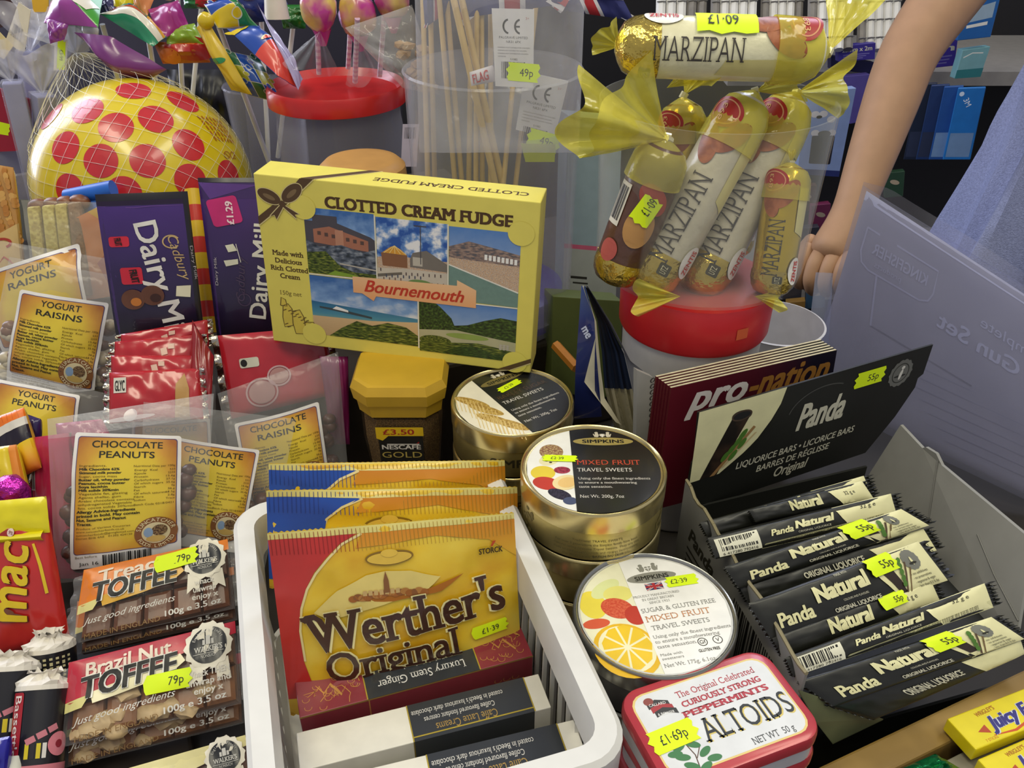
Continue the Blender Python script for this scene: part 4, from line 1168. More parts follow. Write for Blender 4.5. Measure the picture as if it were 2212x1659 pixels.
# toffee slabs
def toffee(px, z, lean, name1, band_c, label, nutty, seed, stick=None, yaw=-20, what=True):
    c = plane4(px, yaw, lean, z=z)
    t = thing('toffee_slab', label, 'toffee', foot(c, min(q.z for q in c)), 0, 'wrapped toffee slabs in the left pile')
    S = Sheet(*c); T = .013; n = S.n
    # moulded slab of ten pieces
    mb = MB(); cm = mat('#6a3a18' if not nutty else '#86552a', .38, var=.25, scale=60, coat=.12)
    for i in range(5):
        for j in range(2):
            u0, u1, v0, v1 = .03 + .19 * i, .03 + .19 * i + .189, .06 + .45 * j, .06 + .45 * j + .445
            def q(a, b, h): return S.uv(u0 + (u1 - u0) * a, v0 + (v1 - v0) * b, 0, h)
            rings = [[q(0, 0, -T), q(1, 0, -T), q(1, 1, -T), q(0, 1, -T)], [q(0, 0, -.006), q(1, 0, -.006), q(1, 1, -.006), q(0, 1, -.006)], [q(.06, .06, -.002), q(.94, .06, -.002), q(.94, .94, -.002), q(.06, .94, -.002)], [q(.2, .16, -.0008), q(.8, .16, -.0008), q(.8, .84, -.0008), q(.2, .84, -.0008)]]
            loft(mb, rings, cm)
    mb.obj('toffee', t)
    if nutty:
        rnd = random.Random(seed); mb = MB()
        for k in range(11): mb.ball(S.uv(rnd.uniform(.08, .92), rnd.uniform(.5, .95), 0, -.003), rnd.uniform(.005, .008), mat('#cbb083', .5, var=.15, scale=90), 1.3, 1, .6, jit=.3, seed=k)
        mb.obj('brazil_nuts', t)
    W = Sheet(*[p + n * .001 for p in c], bulge=.004, pw=.4, wr=.0015, wk=(6, 4), seed=seed, back=T + .003)
    mb = MB(); W.body(mb, film('#f4f4f8', .03, .07, .9, 60, .5), 44, 24)
    # pinched cellophane ends
    for sx in (0, 1):
        def g(a, b, sx=sx):
            u = -.07 * a if sx == 0 else 1 + .05 * a
            return W.uv(u, .05 + .9 * b, 0, -.004 * (1 - a) - .006 * a + .003 * math.sin(b * 22) * a)
        mb.grid(g, 4, 20, film('#f0f0f4', .16, .1, .6, 90, .5))
    p = Print(mb, W); H = W.ch
    p.poly([(0, 0), (100, 0), (100, H * .15), (70, H * .24), (36, H * .38), (14, H * .46), (3, H * .52), (0, H * .5)], band_c, 1)
    if what:
        p.poly([(14, H * .44), (40, H * .36), (66, H * .24), (69, H * .34), (60, H * .46), (40, H * .52), (16, H * .58)], mat('#e9e2b8' if nutty else '#d8a52a', .3), 2)
        p.poly([(0, H * .5), (14, H * .46), (10, H * .6), (0, H * .62)], mat('#dcd48a', .3), 2)
        p.text(name1, 36, H * .23, H * .17, mat('#eadcc8'), 4, w=50, bold=.025, ang=-2, step=6)
        p.text('TOFFEE', 37, H * .48, H * .25, BLACK, 7, w=56, bold=.035, shear=.1, ang=-2, step=3, out=.035, mo=mat('#ecebe2', .35))
    # rosette badge
    x, y, r = 83, H * .22, H * .23
    p.ell(x, y, r * 1.25, r * 1.25, mat('#e9e3cf', .35), 4, n=56, wob=.06)
    for s in (-1, 1): p.poly([(x + s * r * .3, y + r), (x + s * r * 1.0, y + r * .8), (x + s * r * 1.1, y + r * 2.0), (x + s * r * .7, y + r * 1.7), (x + s * r * .4, y + r * 2.0)], mat('#e9e3cf', .35), 3)
    p.ell(x, y, r, r * .98, mat('#1f2228', .3), 5, n=32)
    wt = mat('#cfcdc4'); p.arc("England's Finest", x, y, r * .74, 200, 340, r * .16, wt, 7); p.text("WALKER'S", x, y + r * .34, r * .28, wt, 7, w=r * 1.5, bold=.02, serif=True); p.text('NONSUCH', x, y + r * .66, r * .17, wt, 7, w=r * .8)
    p.rect(x - r * .12, y - r * .5, x + r * .12, y - r * .02, wt, 7); p.rect(x - r * .3, y - r * .3, x - r * .16, y - r * .02, wt, 7); p.rect(x + r * .16, y - r * .3, x + r * .3, y - r * .02, wt, 7); p.rect(x - r * .8, y + r * .42, x + r * .8, y + r * .45, wt, 7)
    if what:
        ws = mat('#dcd8cc'); lines = ('Whack THEN', 'unwrap and', 'enjoy x') if nutty else ('whack', 'unwrap', 'enjoy x')
        p.lines(lines, 82, H * .58, H * .075, H * .1, ws, 5, w=(26, 26, 17) if nutty else (13, 15, 17), bold=.02)
    p.text('Just good ingredients', 34, H * .76, H * .085, mat('#dcdad2'), 5, w=58, shear=.4, ang=-3); p.text('100g e 3.5 oz', 74, H * .90, H * .075, mat('#dcdad2'), 5, w=36, ang=-2, bold=.02); p.text('MADE IN ENGLAND', 30, H * .97, H * .07, mat('#8a6a3c'), 5, w=46, ang=-2)
    mb.obj('cellophane', t)
    if stick: sticker(t, W, *stick)
    return t


toffee([(235, 1672), (530, 1588), (560, 1740), (240, 1830)], .050, 60, '', mat('#d9cf8e', .35), 'cream banded toffee slab lowest in the pile, mostly below the frame', False, 8, what=False)
toffee([(135, 1500), (522, 1410), (528, 1562), (128, 1662)], .044, 58, 'Brazil Nut', mat('#b0283a', .3), 'lower brazil nut toffee slab, only its bottom edge showing', True, 7)
toffee([(168, 1300), (505, 1225), (514, 1340), (160, 1416)], .056, 58, 'Treacle', mat('#d97a1e', .3), 'lower treacle toffee slab directly under the orange-topped one', False, 6)
toffee([(182, 1232), (492, 1165), (508, 1315), (158, 1392)], .074, 58, 'Treacle', mat('#e07d1c', .3), 'orange banded Treacle TOFFEE slab below the chocolate peanuts bag', False, 4, (64, 8, 27, 12, '79p', -4))
toffee([(150, 1432), (508, 1342), (522, 1520), (134, 1615)], .066, 58, 'Brazil Nut', mat('#b9283c', .3), 'red banded Brazil Nut TOFFEE slab, upper one, with 79p sticker', True, 3, (59, 27, 25, 11.5, '79p', 2))


# chocolate bars standing upright
def dairy(px, d, yaw, label, deco, grp):
    c = plane4(px, yaw, 14, d)
    t = thing('chocolate_bar', label, 'chocolate bar', foot(c, min(q.z for q in c)), 0, grp)
    S = Sheet(*c, bulge=.003, pw=.25, wr=.0012, wk=(4, 6), seed=len(label), back=.008)
    mb = MB(); S.body(mb, mat('#3a2160', .32, coat=.4, bump=.15, bscale=80), 20, 36, zig=.0); p = Print(mb, S); deco(p, S, S.ch); mb.obj('wrapper', t); return t, S


dkv = mat('#16121c', .3, coat=.3); wh = mat('#dcdad4', .4); gl = mat('#c9ab78', .35, .3)


def d_dm1(p, S, H):
    p.rect(0, 0, 100, 8, dkv, 1); p.rect(0, 8, 100, 13, mat('#241534', .3), 1); p.rect(94, 0, 100, H, dkv, 2); p.line([(2, 13.4), (40, 16), (60, 14.6), (94, 15)], .8, mat('#6f4a9a', .3), 3, taper=True)
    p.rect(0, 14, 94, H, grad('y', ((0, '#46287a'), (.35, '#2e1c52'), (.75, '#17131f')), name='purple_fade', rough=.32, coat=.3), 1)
    p.text('Dairy Milk', 37, 34, 25, wh, 4, al='l', w=158, bold=.015, ang=81, step=6)
    p.text('Cadbury', 72, 50, 11, gl, 4, al='l', w=54, shear=.3, ang=78); p.ring(76, 56, 10, 8, 1.6, gl, 4, a0=40, a1=330)
    rd = mat('#c9283c', .4)
    p.rect(8, 48, 30, 60, rd, 3, r=3); p.rect(16, 84, 40, 104, rd, 3, r=3); p.text('FRUIT', 26, 87, 8, BLACK, 5, al='l', w=16, bold=.04, ang=84); p.text('FRUIT', 14, 50, 7, BLACK, 5, al='l', w=9, bold=.04, ang=84)
    for x, y in ((26, 122), (48, 118)): p.ell(x, y, 13, 12, mat('#5f3a28', .35), 6); p.ell(x + 3, y + 3, 6, 5, mat('#b9722c' if x < 40 else '#3a2018', .4), 7)
    p.poly([(76, 108), (92, 108), (90, 122), (74, 120)], mat('#d6d3b8', .4), 6)
    p.text('Dairy Milk', 96, 62, 3, mat('#a9a2a8'), 4, al='l', w=40, ang=88)


def d_dm2(p, S, H):
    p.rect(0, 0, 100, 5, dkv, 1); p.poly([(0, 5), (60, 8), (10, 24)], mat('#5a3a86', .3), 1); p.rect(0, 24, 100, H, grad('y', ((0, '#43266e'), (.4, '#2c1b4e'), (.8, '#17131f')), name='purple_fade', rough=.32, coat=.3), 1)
    p.rect(8, 22, 40, 54, mat('#c02872', .4), 4, r=4, ang=-12); p.text('£1.29', 33, 53, 7, mat('#f0d6e2'), 6, al='l', w=27, ang=-92, bold=.03)
    p.text('Dairy Milk', 62, 168, 20, wh, 4, al='l', w=125, bold=.015, ang=-84, step=6)
    p.text('Cadbury', 38, 146, 10, mat('#4a3b5a', .35), 4, al='l', w=56, shear=.3, ang=-86); p.ring(38, 144, 8, 8, 1.4, mat('#4a3b5a'), 4)
    p.poly([(21, 78), (30, 76), (34, 84), (24, 86)], mat('#d6d6c4', .4), 5); p.poly([(18, 96), (34, 94), (34, 100), (20, 103)], mat('#d6d6c4', .4), 5); p.line([(33, 76), (37, 98)], .8, wh, 6)
    p.text('Dairy Milk', 9, 126, 3, mat('#b9b2b8'), 4, al='l', w=34, ang=-88)


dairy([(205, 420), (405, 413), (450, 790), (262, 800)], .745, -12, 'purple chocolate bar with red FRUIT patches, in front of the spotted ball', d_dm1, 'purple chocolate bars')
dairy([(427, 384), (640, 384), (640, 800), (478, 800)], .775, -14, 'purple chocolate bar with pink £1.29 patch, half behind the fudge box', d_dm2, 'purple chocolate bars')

# yellow and red striped rock stick between them
a, b = at(416, 410, .80), at(452, 720, .80)
t = thing('rock_stick', 'yellow and red banded candy stick between the two purple bars', 'candy', tuple(b)); mb = MB()
for k in range(9):
    p0, p1 = a.lerp(b, k / 9), a.lerp(b, (k + 1) / 9); mb.tube([p0, p1], .0075, mat(('#d9b21c', '#c23222')[k % 2], .35), 12)
mb.obj('stick', t)


# red wafer and caramel bars
def redbar(px, d, yaw, lean, label, deco=None, hexc='#b01a24', ends=True, grp='red foil wrapped bars', nm='wafer_bar', wr=.002, bulge=.006, cat='chocolate bar', zig=.003):
    c = plane4(px, yaw, lean, d)
    t = thing(nm, label, cat, foot(c, min(q.z for q in c)), 0, grp)
    S = Sheet(*c, bulge=bulge, pw=.3, wr=wr, wk=(3, 2), seed=len(label) + d * 10, back=.009)
    mb = MB(); S.body(mb, mat(hexc, .26, coat=.5, var=.1, scale=30, bump=.2, bscale=60), 40, 22)
    if deco: deco(Print(mb, S), S, S.ch)
    mb.obj('wrapper', t)
    if ends:
        for sx in (0, 1):
            mb = MB(); fm = mat('#b9b2a4', .2, 1, bump=.6, bscale=200)
            mb.grid(lambda a, b, sx=sx: S.uv((-.06 * a) if sx == 0 else 1 + .06 * a, b, 0, .003 * math.sin(b * 26) * a), 3, 30, fm); mb.obj('crimped_end', t, label='silver crimped foil end')
    return t, S


wm = mat('#d9b8a4', .4)
def d_red(x):
    def f(p, S, H): p.rect(x - 12, H * .30, x - 5, H * .5, wm, 3, ang=-12); p.rect(x - 13, H * .58, x + 6, H * .64, mat('#d0483c'), 3); p.rect(x - 4, H * .2, x + 3, H * .34, wm, 3)
    return f


def d_code(p, S, H):
    p.rect(6, H * .12, 20, H * .42, mat('#d6d2c4'), 3); p.text('GLYC', 13, H * .38, H * .2, BLACK, 4, w=11, bold=.03); p.poly([(70, H), (74, H * .3), (84, H * .1), (88, H * .4), (86, H)], mat('#b98e50', .4), 3)


redbar([(262, 722), (448, 690), (452, 748), (258, 785)], .735, -14, 30, 'topmost red wafer bar in the pile beside the yogurt bags', d_red(60))
redbar([(248, 738), (436, 722), (440, 800), (244, 815)], .725, -14, 34, 'red wafer bar second from the top of the pile', d_red(66))
redbar([(240, 768), (425, 768), (430, 838), (240, 838)], .715, -14, 36, 'red wafer bar third from the top of the pile', d_red(60))
redbar([(236, 805), (430, 795), (440, 905), (236, 915)], .705, -14, 38, 'lowest red wafer bar with black and white code mark', d_code)
redbar([(415, 690), (462, 770), (455, 905), (410, 860)], .72, -30, 40, 'red bar standing on end right of the red wafer pile', None, '#8d1a20', ends=False)


def d_heart(p, S, H):
    p.rect(16, H * .30, 34, H * .42, mat('#c9c7b4'), 3, r=2); p.ell(20, H * .36, 3, H * .045, BLACK, 4)
    for x, y, r in ((32, H * .75, 15), (50, H * .58, 11)): p.ring(x, y, r, r * .9, 1.6, mat('#c8a2a4', .3), 4); p.ell(x, y, r * .8, r * .7, mat('#b98c88', .35), 3)


redbar([(470, 725), (700, 705), (730, 850), (500, 905)], .755, -14, 26, 'wide red chocolate bag with pale rings printed, below the fudge box corner', d_heart, '#b3202c', nm='chocolate_bag')
redbar([(690, 770), (752, 770), (756, 960), (716, 960)], .75, -20, 15, 'magenta wrapped bar wedged left of the coffee jar', None, '#7d1c56', ends=False, grp=None)


# caramel, crunchy and liquorice things on the left edge
def d_mac(p, S, H):
    yl = mat('#e2c326', .4); sh = mat('#5c1410', .4)
    for dx, m, l in ((1.2, sh, 4), (0, yl, 6)): p.text('mac', 76 + dx, 26 + dx, 48, m, l, al='r', w=H * .62, shear=.3, bold=.02, ang=-84, step=5)
    p.line([(82, 30), (88, 60), (90, 100)], 3.4, yl, 5); p.rect(24, 8, 56, 22, mat('#9c2a22', .4), 4, r=4); p.ring(40, 15, 16, 7, 1, mat('#d98a7a'), 5); p.ell(52, 14, 5, 5, mat('#e0c8c0'), 6); p.text('9%', 52, 16, 4, mat('#7a2a24'), 8, ang=20)
    for y, x in ((100, 20), (108, 34), (114, 14), (118, 46)): p.ell(x, y, 20, 6, mat('#7a4a34', .4), 5, ang=20)


redbar([(-40, 1120), (106, 1120), (150, 1370), (-50, 1440)], .62, -5, 30, 'red caramel bar with yellow script, against the left edge', d_mac, '#c22a26', ends=False, grp=None, nm='caramel_bar', bulge=.012)
mb = MB(); c = plane4([(-40, 1085), (100, 1072), (108, 1150), (-40, 1162)], -5, 30, .612); S = Sheet(*c, bulge=.004, pw=.3, wr=.001)
t = bpy.data.objects['caramel_bar']
S.body(mb, mat('#e6d814', .35, coat=.4, bump=.2, bscale=50), 20, 10, thick=.004, zig=.004, nz=20)
mb.grid(lambda u, v: S.uv(u * .92, .9 + v * .3, 0, .006 * math.sin(v * 3)), 14, 6, mat('#e6d814', .35, coat=.4, bump=.2, bscale=50)); mb.obj('yellow_seal', t, label='bright yellow pinked seal of the wrapper')


def d_pink(p, S, H):
    p.rect(3, H * .12, 14, H * .36, mat('#d8cfd0'), 3); p.bars(4, H * .13, 13, H * .35, l=4, n=4)
    for k in range(6): p.ell(88, H * (.42 + k * .09), 4, 5, mat('#cdbac4'), 3)


pinkm = '#b5284e'
redbar([(70, 945), (150, 935), (190, 1250), (76, 1250)], .675, 4, 24, 'pink foil bar standing left of the chocolate peanuts bag', d_pink, pinkm, grp='pink foil bars', nm='foil_bar')
redbar([(120, 915), (220, 905), (250, 960), (130, 990)], .69, -14, 24, 'pink foil bar top glimpsed through the peanuts bag film', None, '#a8285e', ends=False, grp='pink foil bars', nm='foil_bar')


def d_crunch(p, S, H):
    p.poly([(0, 0), (100, 0), (100, H * .14), (0, H * .2)], mat('#e8731c', .35), 2); p.poly([(0, H * .2), (100, H * .14), (100, H * .27), (0, H * .33)], mat('#d8d2c8', .4), 3); p.poly([(0, H * .33), (100, H * .27), (100, H * .5), (0, H * .62)], mat('#1c1426', .35), 2)
    p.poly([(0, H * .62), (100, H * .5), (100, H), (0, H)], grad('y', ((0, '#e6c41c'), (.6, '#e09a1c'), (1, '#c4501c')), name='honeycomb_print'), 2)
    for k in range(6): p.line([(8 + k * 15, 2), (12 + k * 15, H * .13)], .8, mat('#c9581a'), 4)


redbar([(-20, 905), (52, 880), (90, 1010), (10, 1050)], .665, 5, 34, 'orange and white banded honeycomb bar near the left edge', d_crunch, '#d9a41c', ends=False, grp='honeycomb bars', nm='honeycomb_bar')
redbar([(30, 885), (88, 905), (82, 985), (20, 960)], .68, 5, 30, 'dark purple honeycomb bar end poking up behind the orange one', None, '#2a1a52', ends=False, grp='honeycomb bars', nm='honeycomb_bar', zig=.004)
redbar([(-40, 970), (36, 960), (70, 1100), (-40, 1110)], .65, 5, 36, 'yellow honeycomb bar with brown star below the orange banded one', lambda p, S, H: (p.poly([(10, H * .5), (60, H * .35), (40, H * .55), (62, H * .7)], mat('#7a4a1c'), 3), p.poly([(80, 0), (100, 0), (100, H), (90, H)], mat('#d8801c'), 2)), '#e0c41c', ends=False, grp='honeycomb bars', nm='honeycomb_bar')
c0 = at(18, 1062, .635); mb = MB(); mb.ball(c0, .0125, mat('#b0289a', .18, .7, bump=.8, bscale=220), 1.3, .9, 1, jit=.25, seed=3, sub=3); mb.obj('foil_egg'); tag(bpy.data.objects['foil_egg'], 'magenta foil wrapped sweet above the yellow wrapper seal', 'chocolate')


def roll(a, b, r, label, seed, deco):
    a, b = Vector(a), Vector(b)
    t = thing('liquorice_roll', label, 'roll of sweets', tuple(b), 0, 'liquorice sweet rolls at the left edge')
    mb = MB(); mb.tube([a, a.lerp(b, .5), b], r, mat('#15141a', .35, coat=.3), 28); mb.obj('roll_body', t)
    D = Drum(a, b, r + .0002, r + .0002, CAM - a.lerp(b, .5), 170); mb = MB(); deco(Print(mb, D), D, D.ch); mb.obj('sleeve_print', t)
    # twisted paper top
    ax = (a - b).normalized(); rnd = random.Random(seed); mb = MB()
    e1 = ax.orthogonal().normalized(); e2 = ax.cross(e1); n = 22
    prof = [(1.02, 0), (1.0, .003), (.9, .0055), (.55, .007), (.42, .009), (.6, .0125)]
    rr = [[1 + (rnd.uniform(-.18, .18) if j > 1 else 0) for k in range(n)] for j in range(len(prof))]
    vs = [a + (e1 * math.cos(2 * math.pi * k / n) + e2 * math.sin(2 * math.pi * k / n)) * r * q * rr[j][k] + ax * (h + (rnd.uniform(-.002, .003) if j > 2 else 0)) for j, (q, h) in enumerate(prof) for k in range(n)]
    fs = [(j * n + k, j * n + (k + 1) % n, (j + 1) * n + (k + 1) % n, (j + 1) * n + k) for j in range(len(prof) - 1) for k in range(n)]
    mb.add(vs, fs, mat('#e3ddd0', .6, var=.06), False); mb.obj('twisted_paper_end', t, label='crumpled cream paper twist')
    return t


def d_bass(p, D, H):
    rd = mat('#a8202c', .4); pk = mat('#d8808c', .45)
    p.rect(4, 2, 26, H * .66, rd, 1, r=3); p.text("Bassett's", 11, 6, 12, mat('#ecdcd4'), 3, al='l', w=H * .56, ang=90, bold=.01, step=5)
    p.rect(0, H * .70, 100, H, pk, 1); p.text('ALLSORTS', 10, H * .8, 10, WHITE, 3, al='l', w=60, ang=60)
    for k in range(4): p.rect(34 + k * 7, H * .50, 39 + k * 7, H * .64, mat(('#d9c424', '#1a1420', '#d9c424', '#e0dcd4')[k]), 2)
    p.ell(76, H * .52, 15, 15, pk, 3); p.ell(76, H * .52, 5, 5, mat('#8d2030'), 4)
    for k in range(3): p.rect(34 + k * 13, H * (.44 - k * .05), 46 + k * 13, H * (.5 - k * .05), mat('#c97a86'), 3, ang=-25)


def d_white(p, D, H):
    for k in range(7):
        for q in range(6): p.rect(24 + k * 8, H * (.06 + .06 * q), 28 + k * 8, H * (.09 + .06 * q + .012 * ((k * q) % 2)), mat('#c9c094'), 2)


roll(at(108, 1400, .60), at(120, 1560, .60), .0165, 'dark liquorice roll behind the two labelled rolls, small pale print', 3, d_white)
roll(at(22, 1448, .575), at(0, 1650, .56), .0185, "left liquorice roll, cut off by the left edge", 1, d_bass)
roll(at(94, 1490, .565), at(72, 1720, .545), .0162, "right liquorice roll with pink sweet pictured, beside the toffee", 2, d_bass)
redbar([(-40, 1600), (22, 1590), (12, 1690), (-60, 1700)], .53, 5, 40, 'blue foil sweet wrapper in the bottom left corner', None, '#26249a', ends=False, grp=None, nm='foil_wrapper', cat='wrapper')
mb = MB(); mb.tube([at(30, 1640, .54), at(26, 1700, .53)], .006, mat('#d9d8c8', .5), 14); mb.obj('mint_tube'); tag(bpy.data.objects['mint_tube'], 'small white tube end beside the blue foil corner', 'sweet')

# ---------------------------------------------------------------- right side: licorice display, books, mint tins, gum
def panda(p, x, y, cap, m, l, w, ang=0, step=6):
    p.text('Panda', x, y, cap, m, l, al='l', w=w, ang=ang, bold=.035, shear=.25, step=step)


cr = mat('#e6e2ae', .4); pw = mat('#cfccb4', .45); pk_ = mat('#191a14', .42, coat=.12)
# display carton: floor, walls, torn front lip, header board
A0 = Vector((.134, .505, 0)); B0 = Vector((.1765, .332, 0)); hx = Vector((.9076, .42, 0)).normalized(); bx2 = Vector((.955, .296, 0)).normalized()
zf, zl = .088, .133
t = thing('licorice_display_box', 'black cardboard counter display box full of licorice bars with upright header board', 'display box', (.22, .42, 0), 15)
cb = mat('#181914', .5); gy = mat('#8f8e88', .6, var=.04)
def prism(mb, pts, th, m, nrm):
    q = [p + nrm * th for p in pts]; n = len(pts)
    mb.add(list(pts) + q, [list(range(n))[::-1], [n + i for i in range(n)]] + [(i, (i + 1) % n, n + (i + 1) % n, n + i) for i in range(n)], m, False)
up = Vector((0, 0, 1))
C0 = A0 + bx2 * .168; D0 = B0 + bx2 * .168
mb = MB(); prism(mb, [A0 + up * zf, B0 + up * zf, D0 + up * zf, C0 + up * zf], -.003, cb, up); mb.obj('box_floor', t)
rnd = random.Random(2)
top = [A0.lerp(B0, k / 22) + up * (zl + rnd.uniform(-.0022, .0022) - .004 * k / 22) for k in range(23)]
mb = MB(); prism(mb, [A0 + up * .001] + top + [B0 + up * .001], -.002, gy, bx2)
for k in range(22): mb.tube([top[k] - bx2 * .001, top[k + 1] - bx2 * .001], .0014, mat('#8c8364', .8), 5)
mb.obj('torn_left_wall', t, label='grey outer wall with torn perforated top edge')
LW = Sheet(A0 - bx2 * .0022 + up * .128, B0 - bx2 * .0022 + up * .124, B0 - bx2 * .0022 + up * .002, A0 - bx2 * .0022 + up * .002)
LW = Sheet(LW.p[0], LW.p[1], LW.p[2], LW.p[3]); LW.n = -bx2
mb = MB(); p = Print(mb, LW); p.text('Panda', 10, 20, 7, INK, 2, al='l', w=24, shear=.25, bold=.03)
for k in range(5): p.rect(10, 24 + k * 3.6, 36 - k * 2, 25 + k * 3.6, INK, 2)
p.bars(52, 12, 84, 50, l=2, n=20); p.text('64136', 88, 20, 5, INK, 2, ang=0, w=16); mb.obj('side_print', t)
# right wall leaning out, grey inside
r0, r1 = at(1945, 918, .684), at(2230, 1168, .574)
f0, f1 = C0 + up * zf, D0 + up * zf
mid0, mid1 = r0.lerp(r1, .30) + up * .002, r0.lerp(r1, .36) - up * .003
mb = MB(); prism(mb, [f0, f1, r1, mid1, mid0, r0.lerp(r1, .22), r0.lerp(r1, .2) - up * .003, r0], .0025, gy, bx2); mb.obj('right_wall', t, label='plain grey inside of the folded-out cardboard wall')
mb = MB()
for a, b in (((.33, .02), (.42, .62)), ((.42, .62), (.40, .9)), ((.70, .35), (.84, .55)), ((.84, .55), (1, .72))):
    P = lambda q: r0.lerp(r1, q[0]).lerp(f0.lerp(f1, q[0]), q[1]) - bx2 * .0008
    mb = MB(); mb.tube([P(a), P(b)], .0006, mat('#6f6e68'), 5); mb.obj('fold_crease', t)
mb = MB(); prism(mb, [C0 + up * zf, A0 + up * zf, A0 + up * .104, C0 + up * .108], .002, cb, hx.cross(up) * -1); mb.obj('back_wall', t)
fl = [onz(1725, 1490, .118), onz(1908, 1553, .078), onz(1800, 1605, .066), onz(1765, 1560, .09)]
mb = MB(); prism(mb, fl, -.0012, mat('#565c42', .4, scale=14, hex2='#7a805a', coat=.2), up); mb.obj('front_flap', t, label='dark green corrugated corner flap bent forward')
mb = MB(); prism(mb, [B0 + up * .004, D0 + up * .004, D0 + up * .055, B0 + up * .06], .002, cb, Vector((.29, -.955, 0))); mb.obj('front_wall', t)
# header board
HL = .231; hn = Vector((hx.y, -hx.x, 0)); hb = A0 + hn * .001 + up * .101
H_ = [hb + up * .097, hb + hx * HL + up * .097, hb + hx * (HL - .004) + up * .0, hb + hx * .002]
Hd = Sheet(*H_); mb = MB(); prism(mb, [H_[3], H_[3] - hx * .002 + up * .03, hb + hx * .001 + up * .050, hb + hx * .0028 + up * .054, H_[0], H_[1], H_[1] - hx * .001 - up * .028, H_[1] - hx * .006 - up * .031, H_[1] - hx * .006 - up * .04, H_[1] - hx * .02 - up * .066, H_[2] - hx * .04], .0016, cb, hn * -1)
p = Print(mb, Hd); H = Hd.ch
p.poly([(.4, 0), (35, 0), (34.4, 5), (31, 12), (26, 19), (14, 29), (0, 29)], cr, 1); p.poly([(12, 29), (22, 22.5), (30, 15), (33.4, 8), (35, 0), (36.4, 0), (34.6, 9), (31, 16), (25, 23), (16, 29)], pk_, 2)
p.poly([(4, 29), (11, 29), (21.6, 7), (14.2, 6.4)], mat('#3a2a1e', .4, hex2='#1d1712', scale=60), 3); p.ell(17.9, 6.4, 4.1, 2.1, mat('#1a1a1c'), 4, ang=8); p.ring(17.9, 6.4, 4.1, 2.1, .6, mat('#4a3a2c'), 5)
p.poly([(8, 29), (10, 29), (24.6, 13), (23.6, 12.2)], mat('#a07a4a', .5), 6); p.poly([(12, 27), (13.6, 26.4), (25.6, 15.4), (24.6, 15.4)], mat('#c9b482', .5), 6)
for q in ((13.4, 22), (15.8, 19.6), (18, 17), (19.6, 14.6), (16.6, 22.4), (19.8, 18.4)): p.ell(q[0], q[1], 2.4, 1.1, mat('#4f7a2c', .4), 8, ang=-52)
panda(p, 43, 20.4, 10.5, pw, 5, 21); p.ring(53, 14, 15, 10, .5, mat('#4a4a46'), 3, a0=190, a1=300)
p.text('LIQUORICE BARS • LICORICE BARS', 45.5, 29.4, 2.7, pw, 5, w=53, shear=.15, bold=.015); p.text('BARRES DE RÉGLISSE', 45, 33.8, 2.7, pw, 5, w=33, shear=.15, bold=.015); p.text('Original', 45, 39, 4, pw, 5, w=15.5, shear=.3, bold=.02)
p.ell(87.6, 8.6, 5.4, 5.6, mat('#6d6e68', .5), 4, n=40, wob=.05); p.ring(87.6, 8.6, 3.9, 4.1, .4, mat('#35362f'), 5)
p.ell(87.8, 9.2, .7, 2.2, mat('#d9d7cc'), 6, ang=10); p.ell(88.2, 6.4, .8, .7, mat('#d9d7cc'), 6); p.ell(87.6, 9.8, 2.8, .5, mat('#2a2b26'), 5)
mb.obj('header_board', t); sticker(t, Hd, 72.6, 6.4, 12.6, 6.4, '55p', 0, l=7, tx=.12)


